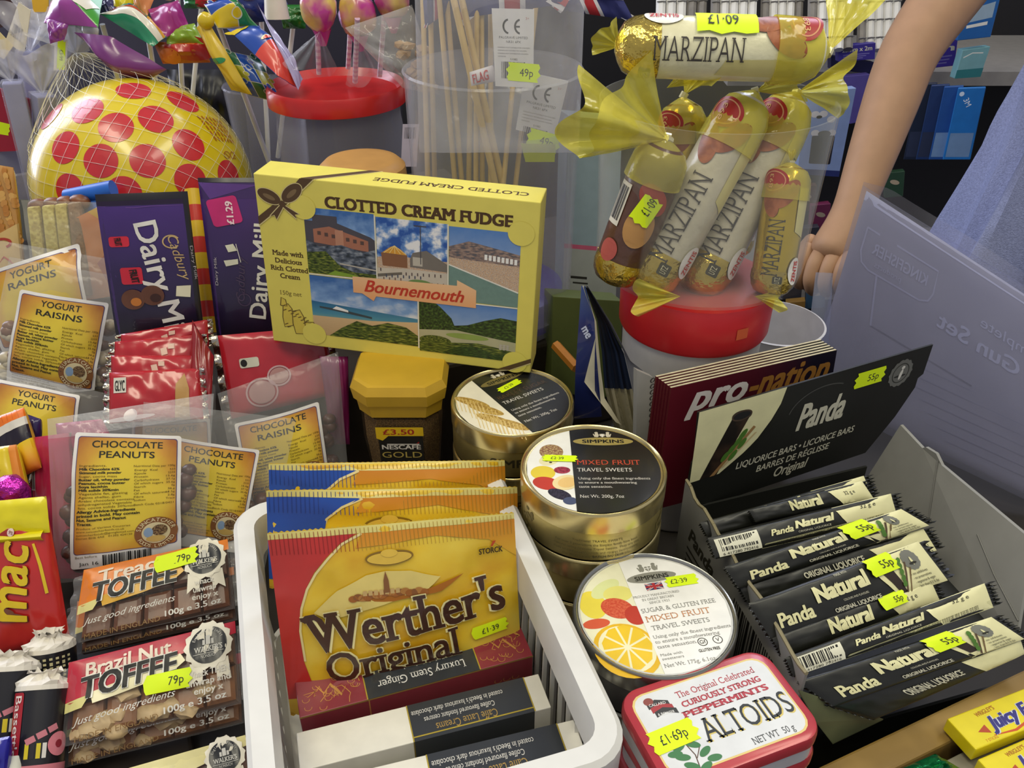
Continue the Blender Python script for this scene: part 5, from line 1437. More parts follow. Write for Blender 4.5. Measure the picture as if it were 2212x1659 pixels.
def panda_bar(px, z, label, style, lean=48, yaw=-18, stk=None, zt=.012, clip=False):
    k = .36705; q = [(1450 + x * k, 1050 + y * k) for x, y in px]
    c = plane4(q, yaw, lean, z=z)
    t = thing('licorice_bar', label, 'licorice bar', foot(c, min(p.z for p in c)), 15, 'wrapped licorice bars in the display box')
    S = Sheet(*c, bulge=.0032, pw=.35, wr=.0006, wk=(6, 2), seed=len(label), back=.009)
    mb = MB(); S.body(mb, pk_, 60, 28); p = Print(mb, S); H = S.ch
    xr = 66
    p.poly([(xr, 0), (100, 0), (100, H), (xr + 7, H), (xr + 3, H * .5)], cr, 2, step=2.5)
    if style == 'front':
        p.poly([(xr - 1, 0), (xr + 3, 0), (xr + 7, H * .5), (xr + 9, H), (xr + 5, H), (xr + 1, H * .5)], cr, 3); p.poly([(xr + 1, 0), (xr + 9, 0), (xr + 11, H), (xr + 7, H)], mat('#33271e', .4), 4)
        for i in range(5): p.ell(xr + 11 + i * 1.1, H * (.75 - .13 * i), 1.8, 1.0, mat('#4f7a2c', .4), 6, ang=-50)
        p.line([(xr + 10, H * .95), (xr + 15, H * .55), (xr + 18, H * .3)], .8, mat('#5a4630'), 5); p.line([(xr + 12, H * .98), (xr + 19, H * .45)], .7, mat('#7a6440'), 5)
        panda(p, 7, H * .80, H * .34, cr, 3, 19, step=4); p.text('Natural', 30, H * .52, H * .36, cr, 4, al='l', w=32, bold=.05, shear=.25, step=4, ang=-1)
        p.text('MADE WITH', 50, H * .09, H * .06, pw, 3, w=7); p.text('COLOURS AND FLAVOURS', 50, H * .68, H * .05, pw, 3, w=14)
        p.text('ORIGINAL LIQUORICE', 49, H * .88, H * .1, pw, 3, w=26, bold=.03)
        p.ell(88, H * .3, H * .22, H * .24, mat('#7b7c72', .4), 4, n=40, wob=.05); p.ell(88, H * .33, H * .03, H * .1, cr, 6); p.ell(88, H * .38, H * .1, H * .03, INK, 6)
        for i, s in enumerate(('- no additives', '- no preservatives', '- vegetarian & vegan', '- less than 0.5 % fat')): p.text(s, 83, H * (.64 + .1 * i), H * .06, INK, 4, al='l', w=10 + .8 * i)
    elif style == 'back':
        p.rect(2, H * .14, 24, H * .96, mat('#e6e4cc', .4), 2, step=3); p.bars(4, H * .2, 22, H * .74, l=3, n=18, seed=4); p.text('6 417280 792416', 13, H * .92, H * .11, INK, 3, w=18)
        panda(p, 30, H * .56, H * .26, cr, 3, 12, step=4); p.text('Natural', 43, H * .48, H * .3, cr, 4, al='l', w=22, bold=.05, shear=.25, step=4)
        p.text('ORIGINAL LIQUORICE', 53, H * .68, H * .08, pw, 3, w=18); p.text('32 g e', 80, H * .3, H * .16, INK, 3, al='l', w=9)
        p.poly([(26, H * .82), (100, H * .68), (100, H), (24, H)], mat('#d2cf9c', .4), 2)
        for i in range(3): p.text('MADE IN FINLAND MADE IN FINLAND MADE IN FINLAND', 62, H * (.82 + .06 * i), H * .045, INK, 3, w=60, ang=-1.5)
    else:
        p.text('ORIGINAL LIQUORICE', 46, H * .6, H * .28, pw, 3, w=32, bold=.03) if style == 'edge' else p.text('Natural', 30, H * .7, H * .6, cr, 4, al='l', w=28, bold=.05, shear=.25)
        if style == 'top': p.text('32 g e', 78, H * .5, H * .2, INK, 3, al='l', w=9)
    mb.obj('wrapper', t)
    for sx in (0, 1):
        mb = MB()
        def g(a, b, sx=sx): return S.uv((-.008 * a) if sx == 0 else 1 + .04 * a, .04 + .92 * b, 0, .0016 * math.sin(b * 40) * a - .001 * a)
        mb.grid(g, 3, 40, mat('#1a1b16', .3, coat=.5))
        for i in range(12):
            a, b = i / 12, (i + 1) / 12; e = 1
            if not sx: break
            mb.add([g(e, a), g(e + .5, (a + b) / 2), g(e, b)], [(0, 1, 2)], mat('#1a1b16', .3, coat=.5), False)
        mb.obj('crimped_end', t, label='black pinked seal')
    if stk: sticker(t, S, *stk, l=9)
    return t


panda_bar([(170, 215), (1130, -60), (1180, 60), (215, 300)], .128, 'licorice bar furthest back, mostly under the header board', 'top')
panda_bar([(455, 140), (1120, -30), (1190, 75), (500, 215)], .135, 'licorice bar with pale end just below the header board', 'top')
panda_bar([(215, 305), (1290, 45), (1330, 190), (262, 430)], .136, 'licorice bar with barcode, the one nearer the header board', 'back')
panda_bar([(395, 585), (1480, 250), (1560, 380), (455, 690)], .124, 'licorice bar showing only its ORIGINAL LIQUORICE side strip', 'edge')
panda_bar([(315, 475), (1350, 135), (1515, 232), (400, 605)], .136, 'licorice bar in front of the rear barcode, its 55p sticker by the pale end', 'front', stk=(70, 3, 15, 9, '55p', -2))
panda_bar([(455, 690), (1450, 325), (1625, 555), (590, 905)], .134, 'widest licorice bar at the middle of the box with large 55p sticker', 'front', stk=(72, 4, 15, 9, '55p', -2))
panda_bar([(590, 890), (1520, 545), (1580, 680), (660, 1010)], .122, 'licorice bar sunk between the widest bar and the front barcode', 'top', stk=(72, 3, 15, 7, '55p', -2))
panda_bar([(672, 1010), (1840, 572), (1893, 715), (722, 1125)], .124, 'licorice bar with barcode nearer the wooden edge', 'back')
panda_bar([(740, 1150), (1880, 770), (2075, 900), (960, 1300)], .112, 'frontmost licorice bar lying along the wooden edge', 'front', stk=(68, 4, 15, 9, '55p', -2))

panda_bar([(900, 1285), (2050, 900), (2080, 985), (1190, 1378)], .098, 'licorice bar under the frontmost one, showing its side strip above the wooden edge', 'edge', lean=30)

# paperback stack standing behind the header
c = plane4([(1450, 838), (1808, 756), (1790, 900), (1430, 985)], -22, 6, .675)
G = 'dark red paperbacks behind the licorice header'
for i in range(6):
    n = (c[3] - c[0]).cross(c[1] - c[0]).normalized(); o = -n * (.0024 * i) + Vector((-.001 * i, 0, .0008 * i))
    q = [p + o for p in c]
    t = thing('paperback', ['front dark red paperback, cover facing out behind the licorice header', 'paperback directly behind the front red cover', 'third paperback counted back from the front red cover', 'fourth paperback counted back from the front red cover', 'fifth paperback counted back from the front red cover', 'rearmost paperback, against the white tub'][i], 'book', foot(q, q[3].z - .03), 25, G)
    S = Sheet(*q); dn = (q[3] - q[0]).normalized() * .05
    mb = MB(); carton(mb, q[0] - n * .0006, q[1] - n * .0006, q[2] + dn - n * .0006, q[3] + dn - n * .0006, .0016, mat('#d8cfae', .7, var=.12, scale=200), 0); mb.obj('pages', t)
    cov = grad('x', ((0, '#5c1420'), (.5, '#4a1420'), (.85, '#181322')), name='book_cover', rough=.35, coat=.3)
    S2 = Sheet(q[0], q[1], q[2] + dn, q[3] + dn)
    mb = MB(); p = Print(mb, S2); p.rect(0, 0, 100, S2.ch, cov, 1)
    S3 = Sheet(q[0] - n * .0022, q[0] + n * .0001, q[3] + dn + n * .0001, q[3] + dn - n * .0022); Print(mb, S3).rect(0, 0, 100, S3.ch, mat('#52141c', .4), 1)
    if i == 0:
        p.text('pro', 10, S.ch * .40, 14, mat('#d8d2cc'), 3, al='l', w=36, shear=.35, bold=.03); p.text('-nation', 47, S.ch * .40, 14, mat('#9a6a2c'), 3, al='l', w=50, shear=.35, bold=.03)
    mb.obj('cover', t)

# blue booklet standing on end, pages splayed
t = thing('diary', 'blue-covered booklet with splayed cream pages, between barley sugar tin and white tub', 'book', foot(plane4([(1252, 640), (1340, 640), (1400, 960), (1240, 950)], -10, 4, .70), .0), 0)
bl = grad('y', ((0, '#3a62b8'), (.35, '#1d2f78'), (1, '#141d4a')), name='diary_blue', rough=.35, coat=.3)
dv = lambda x, y, k=0: plane4([(x, y)], -10, 4, c=at(1320, 800, .70 + k))[0]
def leaf(l0, l1, m, nm, k0=0, k1=0, bow=.0, mbx=None):
    """leaf between an upper-left line and a right line of points"""
    mbx = mbx or MB()
    def f(u, v):
        def pick(L):
            x = v * (len(L) - 1); i = min(int(x), len(L) - 2); a, b = L[i], L[i + 1]; w = x - i
            return a[0] + (b[0] - a[0]) * w, a[1] + (b[1] - a[1]) * w
        (x0, y0), (x1, y1) = pick(l0), pick(l1)
        return dv(x0 + (x1 - x0) * u, y0 + (y1 - y0) * u, k0 + (k1 - k0) * u + bow * math.sin(math.pi * u))
    mbx.grid(f, 8, 24, m); return mbx
mb = leaf([(1256, 617), (1250, 700), (1243, 800), (1240, 905)], [(1264, 618), (1284, 690), (1288, 760), (1300, 900)], bl, 'cover', .005, -.012)
p = Print(mb, Sheet(dv(1254, 690, -.002), dv(1280, 690, -.012), dv(1286, 760, -.014), dv(1252, 760, -.003))); p.text('me', 8, 60, 60, mat('#c9d2ec'), 3, al='l', w=80, bold=.03, ang=60); mb.obj('front_cover', t)
mb = leaf([(1258, 617), (1284, 690), (1286, 730), (1262, 825), (1330, 912)], [(1262, 617), (1288, 695), (1298, 800), (1306, 860), (1342, 918)], mat('#d9d2b4', .6), '', -.012, -.006); mb.obj('page_leaf', t, label='cream endpaper')
mb = MB(); dk_ = [mat('#24324f', .6), mat('#161c30', .6), mat('#1c2740', .6)]
for k in range(10):
    a = k / 10; b = (k + 1) / 10
    def L(q): return [(1262 + 8 * q, 617 + 6 * q), (1290 + 26 * q, 690 + 10 * q), (1300 + 48 * q, 760 + 4 * q), (1306 + 60 * q, 838 + 4 * q)]
    leaf(L(a), L(b), dk_[k % 3], '', .004 * (k % 2), .004 * (k % 2) - .003, mbx=mb)
mb.obj('dark_page_block', t, label='dark blue page edges')
mb = MB(); cr_ = [mat('#b3aa88', .7, var=.2, scale=300), mat('#9a916f', .7), mat('#c4bb9a', .7)]
for k in range(9):
    a = k / 9; b = (k + 1) / 9
    def L(q): return [(1306 + 60 * q, 838 + 2 * q), (1322 + 58 * q, 905 + 10 * q), (1345 + 50 * q, 985 + 5 * q)]
    leaf(L(a), L(b), cr_[k % 3], '', .004 * (k % 2), .004 * (k % 2) - .003, mbx=mb)
mb.obj('cream_page_block', t, label='cream lower page edges')
mb = leaf([(1266, 617), (1316, 700), (1348, 760), (1366, 838), (1376, 985)], [(1270, 619), (1322, 700), (1362, 780), (1388, 800), (1384, 985)], mat('#8f9098', .5), '', .002, -.004); mb.obj('back_cover', t)
t = thing('spiral_notebook', 'upright white spiral notebook between the blue booklet and red paperbacks', 'notebook', foot(plane4([(1376, 800), (1410, 815), (1404, 985), (1374, 975)], -20, 4, .70), 0))
mb = MB(); c = plane4([(1376, 800), (1410, 815), (1404, 985), (1374, 975)], -20, 4, .70); carton(mb, *c, .006, mat('#a9a8a4', .6), 0); mb.obj('cover', t)
mb = MB()
for k in range(14): mb.lathe(Matrix.Translation(c[1].lerp(c[2], (k + .5) / 14)) @ Matrix.Rotation(1.57, 4, 'X') @ Matrix.Rotation(.5, 4, 'Y'), [(.0018, -.0004), (.0024, 0), (.0018, .0004)], 10, mat('#33312f', .4))
mb.obj('spiral_binding', t)

# white tub with red lid, clear jar of sweet bars on top
R = .062; ux, uy, dz = .1555, .645, .031
t = thing('lidded_tub', 'white plastic tub with red lid supporting the clear jar of yellow wrapped bars', 'tub', (ux, uy, 0))
mb = MB(); mb.lathe(Matrix.Translation((ux, uy, 0)), [(0, .001), (R * .86, .001), (R * .88, .004), (R * .96, .170 + dz), (R * .985, .175 + dz), (R * .985, .18 + dz)], 64, mat('#d6d4d2', .4)); mb.obj('tub_body', t)
mb = MB(); mb.lathe(Matrix.Translation((ux, uy, 0)), [(R * .985, .166 + dz), (R * 1.0, .165 + dz), (R * 1.02, .168 + dz), (R * 1.03, .2 + dz), (R * 1.01, .2055 + dz), (R * .9, .2065 + dz), (0, .2065 + dz)], 64, mat('#c8242a', .35, var=.04)); mb.obj('lid', t)
S = Drum((ux, uy, .195 + dz), (ux, uy, .18 + dz), R * 1.032, R * 1.032, (.25, -1, 0), 60); mb = MB(); Print(mb, S).rect(60, 8, 76, 22, mat('#c9562c', .4), 1); mb.obj('lid_tab', t, label='small orange tab mark')
jz = .2075 + dz; JR = .086; jx2, jy2 = ux + .001, uy + .017
t = thing('display_jar', 'large clear round plastic jar packed with yellow wrapped sweet bars', 'jar', (jx2, jy2, jz))
jf_ = film('#eef0ea', .05, .06, .12, 20, .42, name='clear_jar')
mb = MB(); mb.lathe(Matrix.Translation((jx2, jy2, jz)), [(0, .001), (JR * .93, .001), (JR * .97, .004), (JR * .99, .012), (JR * 1.0, .05), (JR * 1.04, .135), (JR * 1.045, .14), (JR * 1.03, .1402), (JR * 1.022, .135), (JR * .985, .05), (JR * .975, .012), (JR * .93, .0035), (0, .0035)], 72, jf_); mb.obj('jar_wall', t)


yf = film('#f2e866', .5, .12, .7, 40, .45, tint='#f8f094', name='yellow_cellophane'); yfo = film('#efe670', .34, .1, .6, 50, .5, tint='#f8f2a0', name='yellow_cellophane_thin')


def fan(mb, base, dirv, L, spread, nrm, seed, m, n=26, curl=.4):
    """flared, pleated cellophane beyond a knot"""
    d = Vector(dirv).normalized(); nn = Vector(nrm); nn = (nn - d * nn.dot(d)).normalized(); s = d.cross(nn)
    rnd = random.Random(seed); ph = [rnd.uniform(0, 6.3) for _ in range(3)]
    def f(u, v):
        a = (u - .5) * spread; r = L * v * (1 + .12 * math.sin(9 * u + ph[0]))
        w = .0028 + L * v * .12
        z = math.sin(u * 24 + ph[1]) * w * .45 * min(1, v * 3) * (1 - .5 * v) + math.sin(u * 7 + ph[2]) * L * .22 * v + curl * L * v * v * (u - .5) + L * .10 * v * noise.noise(Vector((u * 5, v * 4, seed)))
        return Vector(base) + d * r * math.cos(a) + s * r * math.sin(a) + nn * z
    mb.grid(f, 56, 10, m)


def sweet_bar(a, b, r, label, fans, style='front', mid=None, seed=1, stk=None, knot0=True):
    """marzipan bar: loaf from knot a to end b"""
    a, b = Vector(a), Vector(b); ax = (b - a).normalized(); L = (b - a).length
    t = thing('marzipan_bar', label, 'sweet bar', tuple(a if a.z < b.z else b), 0, 'yellow wrapped marzipan bars in the clear jar')
    prof = [(0, .12), (.015, .3), (.05, .72), (.10, .93), (.16, 1.0), (.5, 1.02), (.84, 1.0), (.92, .92), (.97, .65), (1, .2)]
    side = ax.orthogonal()
    pts = [a.lerp(b, q) for q, _ in prof]
    mb = MB(); mb.tube(pts, [r * k for _, k in prof], mat({'front': '#c4bda2', 'gold': '#d9bb3c', 'dark': '#5a3a2c', 'white': '#e6e2bc'}[style], .3 if style != 'gold' else .22, .0 if style != 'gold' else .85, bump=.35, bscale=120, coat=.3, var=.08), 28, side=side); loaf = mb
    mb = MB(); mb.tube([a.lerp(b, q) for q in (.80, .86, .92, .96, .985, 1.0)], [r * k_ for k_ in (1.03, 1.04, .96, .8, .5, .2)], mat('#d2b85c', .2, .9, bump=1.0, bscale=160, var=.2), 28, side=side); mb.obj('foil_foot', t, label='crinkled gold foil end')
    m = Vector(mid) if mid else CAM - a.lerp(b, .5)
    D = Drum(a.lerp(b, .10), a.lerp(b, .9), r * 1.03, r * 1.03, m, 180); D.eps = .0002
    mb = loaf; p = Print(mb, D); Hh = D.ch; q = mat('#3f3a34', .5)
    rd = mat('#a8241e', .35)
    if style in ('front', 'gold', 'white'):
        wv = style == 'white'
        p.text('MARZIPAN', 56 if not wv else 74, Hh * .92, 24, q, 4, al='l', w=Hh * .52, ang=-90, serif=True, step=8, bold=-.012)
        p.ell(30, Hh * .06, 22, 17, rd, 3, n=32); p.ring(30, Hh * .06, 18, 14, 1.4, mat('#d89a6a'), 4); p.text('1893', 30, Hh * .075, 6, mat('#e0b070'), 5, w=24, ang=-90 if style != 'white' else 0)
        for x, y, an in ((52, Hh * .17, 35), (30, Hh * .24, -20)): p.ell(x, y, 24, 12, mat('#a8623a', .4, hex2='#8a4a2e', scale=120), 3, ang=an + 90)
        zx = 24 if wv else 84; p.ell(zx, Hh * .86, 13, 20, mat('#e9e6da', .35), 3); p.text('ZENTIS', zx + 3, Hh * .86 + 15, 8, mat('#c02a24'), 5, al='l', w=30, ang=-90, bold=.02)
        ux_ = 92 if wv else 58; p.rect(ux_ - 8, Hh * .92, ux_ + 6, Hh * .99, mat('#3f3d2c'), 3, r=2); p.text('UTZ', ux_ + 2, Hh * .955, 7, mat('#cfc9a0'), 5, w=9, ang=-90)
        p.poly([(70, Hh * .1), (72, Hh * .5), (90, Hh * .55), (92, Hh * .1)], mat('#d9cf8a', .35), 1)
    else:
        p.rect(10, Hh * .25, 30, Hh * .6, mat('#cfc9b8'), 2); p.bars(12, Hh * .28, 28, Hh * .56, l=3, n=12); p.ell(60, Hh * .3, 22, 14, mat('#a8402e'), 3, ang=40); p.ell(56, Hh * .55, 18, 24, mat('#b98a50'), 3); p.ell(30, Hh * .8, 12, 14, mat('#b0524a'), 3)
    mb.obj('loaf', t)
    mb = MB(); mb.tube([a.lerp(b, q) for q in (-.0, .02, .06, .12, .2, .27)], [r * k * 1.06 for k in (.12, .35, .78, .98, 1.03, 1.05)], yfo, 28, side=side); mb.obj('cellophane_shoulder', t, label='yellow cellophane gathered to the knot')
    for i, (bp, d, Lf, sp, nr) in enumerate(fans):
        mb = MB(); fan(mb, bp, d, Lf, sp, nr, seed + i, yf, curl=.3); mb.tube([Vector(bp) - Vector(d).normalized() * .003, Vector(bp) + Vector(d).normalized() * .002], .0032, mat('#d9d3a8', .25, .4), 8); mb.obj('wrapper_twist', t, label='flared yellow cellophane twist')
    if stk: sticker(t, D, *stk)
    return t


def dirpx(x0, y0, x1, y1, d, dz=0): return at(x1, y1, d + dz) - at(x0, y0, d)
cv = CAM
def sb(a, b, r, label, fans, **k):
    A, B = at(*a), at(*b)
    ff = []
    for (x0, y0, d0), (x1, y1, d1), sp in fans:
        P = at(x0, y0, d0); Q = at(x1, y1, d1); ff.append((P, Q - P, (Q - P).length, sp, CAM - P))
    return sweet_bar(A, B, r, label, ff, **k)


sb((1475, 210, .67), (1465, 560, .711), .018, 'gold foil bar with a white oval badge at the back centre of the jar', [((1478, 205, .67), (1520, 130, .66), 1.2)], style='gold', seed=3)
sb((1560, 230, .68), (1585, 560, .715), .0175, 'bar hidden deep in the jar behind the two crossing bars', [], style='gold', seed=4)
sb((1443, 302, .625), (1322, 612, .682), .0200, 'dark printed bar with £1.09 sticker at the left of the jar', [((1443, 302, .625), (1300, 225, .59), 1.5), ((1440, 296, .63), (1228, 250, .63), .9)], style='dark', seed=5, stk=(56, 58, 32, 24, '£1·09', -75))
sb((1633, 197, .64), (1392, 632, .678), .0208, 'white marzipan bar leaning left across the middle of the jar', [((1633, 197, .64), (1735, 165, .625), 1.0)], seed=6)
sb((1722, 200, .668), (1497, 640, .695), .0212, 'white marzipan bar leaning left at the right of the middle one', [((1722, 200, .668), (1838, 190, .635), 1.15)], seed=7)
sb((1708, 350, .655), (1662, 640, .678), .0165, 'gold marzipan bar standing at the right wall of the jar', [((1708, 352, .655), (1712, 325, .652), .8)], style='gold', seed=8)
t = sb((1792, 112, .605), (1328, 100, .61), .0212, 'marzipan bar lying across the top of the jar with £1.09 sticker', [((1790, 112, .605), (1855, -20, .62), .9), ((1338, 100, .61), (1290, 70, .60), 1.7)], style='white', seed=9, mid=(0, -1, .62))
D = Drum(at(1786, 112, .605), at(1330, 100, .61), .0224, .0224, (0, -.75, .66), 180); D.eps = .0002
sticker(t, D, 36, D.ch * .50, 30, 60, '', 0, l=5); mb = MB(); Print(mb, D).text('£1·09', 43, D.ch * .52, 14, INK, 8, w=30, ang=-90); mb.obj('sticker_print', t)
for nm, pts in (('loose_wrapper_twist', ((1440, 190, .64), (1548, 125, .60), .7)), ('loose_wrapper_twist', ((1470, 640, .655), (1370, 645, .652), .8)), ('loose_wrapper_twist', ((1630, 640, .66), (1690, 650, .665), .8))):
    A, B = at(*pts[0]), at(*pts[1]); mb = MB(); fan(mb, A, B - A, (B - A).length, pts[2], CAM - A, int(pts[0][0]), yf); o = mb.obj(nm)
    tag(o, {1440: 'pale yellow wrapper end curling up under the top bar', 1470: 'yellow wrapper end flattened at the left foot of the jar', 1630: 'yellow wrapper end crumpled at the right foot of the jar'}[pts[0][0]], 'wrapper')

# mint tins
aq = [(1365, 1517), (1668, 1405), (1788, 1592), (1478, 1745)]
ac = sum((onz(x, y, .129) for x, y in aq), Vector()) / 4; AW, AH, AY = .101, .065, 20.5; ac = ac + Vector((-.005, .005, 0))
G = 'mint tins stacked beside the licorice box'
def alto(i, z0, dx, dyaw):
    M4 = Matrix.Translation((ac.x + dx, ac.y, z0)) @ Matrix.Rotation(math.radians(AY + dyaw), 4, 'Z')
    t = thing('mint_tin', ['red and white mint tin at the foot of the stack', 'red and white mint tin second from the foot', 'red and white mint tin third from the foot', 'red and white mint tin second below the top one', 'red and white mint tin directly below the top one', 'red rimmed white-lidded mint tin on top of its stack, with £1.69p sticker'][i], 'tin', (ac.x + dx, ac.y, z0), AY + dyaw, G)
    def rr(w, h, z, r):
        out = []
        for cx, cy, a0 in ((w / 2 - r, -h / 2 + r, -90), (w / 2 - r, h / 2 - r, 0), (-w / 2 + r, h / 2 - r, 90), (-w / 2 + r, -h / 2 + r, 180)):
            for k in range(8): a = math.radians(a0 + 90 * k / 7); out.append(M4 @ Vector((cx + r * math.cos(a), cy + r * math.sin(a), z)))
        return out
    wt = mat('#cfcfd2', .3, .2); rd = mat('#b4323c', .3, .1, coat=.5)
    mb = MB(); loft(mb, [rr(AW - .002, AH - .002, .0004, .013), rr(AW - .002, AH - .002, .016, .013)], wt, smooth=True); mb.obj('tin_body', t)
    mb = MB(); loft(mb, [rr(AW - .001, AH - .001, .0125, .0135), rr(AW, AH, .013, .014), rr(AW, AH, .0185, .014), rr(AW - .002, AH - .002, .0208, .013), rr(AW - .005, AH - .005, .0212, .012)], rd, smooth=True)
    if i < 5:
        mb.obj('lid', t); return t
    q = [M4 @ Vector((x, y, .0212)) for x, y in ((-AW / 2, AH / 2), (AW / 2, AH / 2), (AW / 2, -AH / 2), (-AW / 2, -AH / 2))]
    S = Sheet(*q); p = Print(mb, S); H = S.ch
    p.rect(5.5, 5.5, 94.5, H - 5.5, mat('#e3c87a', .4), 1, r=9); p.rect(6.6, 6.6, 93.4, H - 6.6, mat('#dcdedd', .35), 2, r=8.5)
    r2 = mat('#b5404a', .5); dkx = mat('#2f3334', .5)
    p.text('The Original Celebrated', 59, 15.4, 4.2, r2, 4, w=52, serif=True); p.text('CURIOUSLY STRONG', 59, 21.8, 3.6, r2, 4, w=52, bold=.03, serif=True); p.text('PEPPERMINTS', 58, 28.2, 3.8, r2, 4, w=56, bold=.04, serif=True)
    p.text('ALTOIDS', 63.6, 46.4, 14, mat('#d9c46a', .5), 3, w=58, serif=True); p.text('ALTOIDS', 63, 45.6, 14, dkx, 4, w=58, serif=True); p.text('NET WT  50 g', 71, 56, 4, mat('#4a4d4e'), 4, w=27, serif=True)
    for k, (m, dy) in enumerate(((mat('#3a3a38'), 0), (mat('#a83a3c'), 3), (mat('#3a3a38'), 6))): p.poly([(14 + k, 13 + dy), (20 + k, 11.5 + dy), (27 + k, 14.4 + dy), (27 + k, 18 + dy), (20 + k, 15 + dy), (14 + k, 16.6 + dy)], m, 4)
    p.text('CALLARD', 20, 15.6, 1.8, WHITE, 6, w=10, ang=6); p.text('& BOWSER', 22, 22.4, 1.6, WHITE, 6, w=10, ang=6); p.ell(16, 11.6, 3, 2.4, mat('#8f4a40'), 4)
    gr = mat('#3f7a46', .45); p.line([(22, 60), (24, 50), (22, 41)], .6, mat('#5a4030'), 4); p.line([(24, 52), (29, 46)], .5, mat('#5a4030'), 4)
    for x, y, a in ((18, 43, -20), (26, 44, 30), (17, 49, 20), (30, 50, -25), (33, 55, 5), (19, 55, 30), (26, 58, -20), (14, 46, 10)): p.ell(x, y, 4.2, 2, gr, 5, ang=a)
    p.ell(25.4, 41, 2, 2, mat('#9a3038'), 6); p.lines(['NORTH', 'AMERICA'], 12.5, 58, 1.5, 2.2, dkx, 4, w=(5, 6))
    mb.obj('lid', t); sticker(t, S, 18.5, 36, 27, 14, '£1·69p', -3, l=8, tx=.0); return t
for i in range(6): alto(i, .0215 * i, (0, .001, .0015, -.001, .002, 0)[i], (0, 1, 2, -2, 2.5, 0)[i])

# chewing gum on the front ledge, green foil
jd = ctrM(-.02, -.085, -.02)
t = thing('gum_display_tray', 'plain cardboard tray under the yellow chewing gum packs on the front ledge', 'tray', ctr(-.02, -.1, -.1), YAW)
def gum(px, z, label):
    a, b, c_, d = [onz(x, y, z) for x, y in px]
    X = (b - a).normalized(); Y = Vector((-X.y, X.x, 0)); w = .076; dp = abs((a - d).dot(Y)); b = a + X * w; d = a - Y * dp; c_ = b - Y * dp
    t = thing('gum_pack', label, 'chewing gum', (d.x, d.y, z - .011), math.degrees(math.atan2(X.y, X.x)), 'yellow chewing gum packs at the lower right')
    mb = MB(); yg = mat('#e6d415', .35, coat=.3)
    F, TP, _, _, _ = carton(mb, d, c_, c_ - up * .011, d - up * .011, dp, yg, .0008); p = Print(mb, TP); H = TP.ch; pu = mat('#33307c', .4); og = mat('#d8892c', .4)
    p.text("WRIGLEY'S", 34, H * .24, H * .12, mat('#b06a1c'), 3, w=20, ang=-3, bold=.02); p.poly([(14, H * .62), (24, H * .5), (24, H * .76)], mat('#b8481c'), 2); p.line([(24, H * .84), (45, H * .92), (70, H * .76), (90, H * .5)], 2.2, mat('#c9521c'), 2, taper=True)
    p.text('Juicy Fruit', 26, H * .72, H * .36, pu, 5, al='l', w=66, bold=.05, shear=.3, ang=-2, out=.04, mo=mat('#cfd6e4', .4)); p.text('7 STICKS', 20, H * .94, H * .08, og, 3, w=12); p.poly([(70, H * .98), (84, H * .8), (96, H * .84), (88, H)], mat('#a8b83a'), 2)
    mb.obj('carton', t); return t
gum([(2046, 1552), (2212, 1487), (2300, 1540), (2114, 1617)], .084, 'yellow chewing gum pack nearest the wooden edge, in the lower right corner')
gum([(2112, 1640), (2212, 1597), (2300, 1650), (2180, 1705)], .0785, 'yellow chewing gum pack cut by the bottom right corner')
g0 = onz(2080, 1590, .058); mb = MB(); mb.box(Matrix.Translation((g0.x + .024, g0.y - .040, -.0165)) @ Matrix.Rotation(math.radians(24), 4, 'Z'), .11, .07, .166, mat('#8f8a78', .6), .001); mb.obj('tray_body', t)
mb = MB(); q = [onz(1880, 1690, .088), onz(2020, 1628, .094), onz(2110, 1680, .088), onz(1960, 1760, .08)]
Sg = Sheet(*q, bulge=.012, pw=.7, wr=.006, wk=(5, 5), seed=4, back=.016); Sg.body(mb, mat('#147a44', .2, .75, bump=.6, bscale=120, var=.2), 24, 24); mb.obj('foil_sweet'); tag(bpy.data.objects['foil_sweet'], 'shiny green foil wrapper at the bottom edge under the gum', 'wrapper')

# ---------------------------------------------------------------- big translucent hardware pack on the right
c = plane4([(1872, 412), (2330, 712), (2305, 1110), (1742, 835)], 26, 8, .80)
t = thing('spray_gun_pack', 'large milky see-through pack seen from behind, lettering reversed, right of the header board', 'packet', foot(c, .01), 30)
S = Sheet(*c, bulge=.004, pw=.3, wr=.0008, wk=(3, 3), seed=3, back=.003)
cardm = mat('#b7b3ba', .55, var=.05, scale=6)
mb = MB(); S.body(mb, cardm, 40, 40); p = Print(mb, S); fg = mat('#d2d0dc', .5); fg2 = mat('#e0dfea', .5); H = S.ch
p.poly([(0, 0), (100, 0), (100, 3.6), (0, 3.2)], fg2, 1)
def rnd_rect(x0, y0, x1, y1, r, w):
    pts = [(x0, y0), (x1, y0), (x1, y1 - r), (x1 - r * .3, y1 - r * .3), (x1 - r, y1), (x0 + r, y1), (x0 + r * .3, y1 - r * .3), (x0, y1 - r), (x0, y0)]; p.line(pts, w, fg, 2)
rnd_rect(5, 11, 38, 25, 5, .7)
p.text('KINGFISHER', 22, 18.5, 4, fg, 3, w=25, flip=True, bold=.02); p.text('products', 18, 22.6, 2, fg, 3, w=12, flip=True); p.line([(14, 25), (17, 44)], .8, fg, 2); p.line([(17, 44), (60, 46)], .5, mat('#8f8d98'), 2)
p.text('Spray Gun Set', 42, 30.5, 6.2, fg2, 3, w=62, al='r', flip=True, bold=.02, ang=3); p.text('Complete', 74, 22, 4.2, fg2, 3, w=30, al='c', flip=True, ang=3)
for k in range(7): p.line([(30 + 4 * k, 50 + 4 * k), (88, 46 + 4.4 * k)], .4, mat('#afadb8'), 2)
mb.obj('backing_card', t)
fm = film('#d8d8e6', .14, .3, .3, 15, .4, tint='#eceef8', name='polythene')
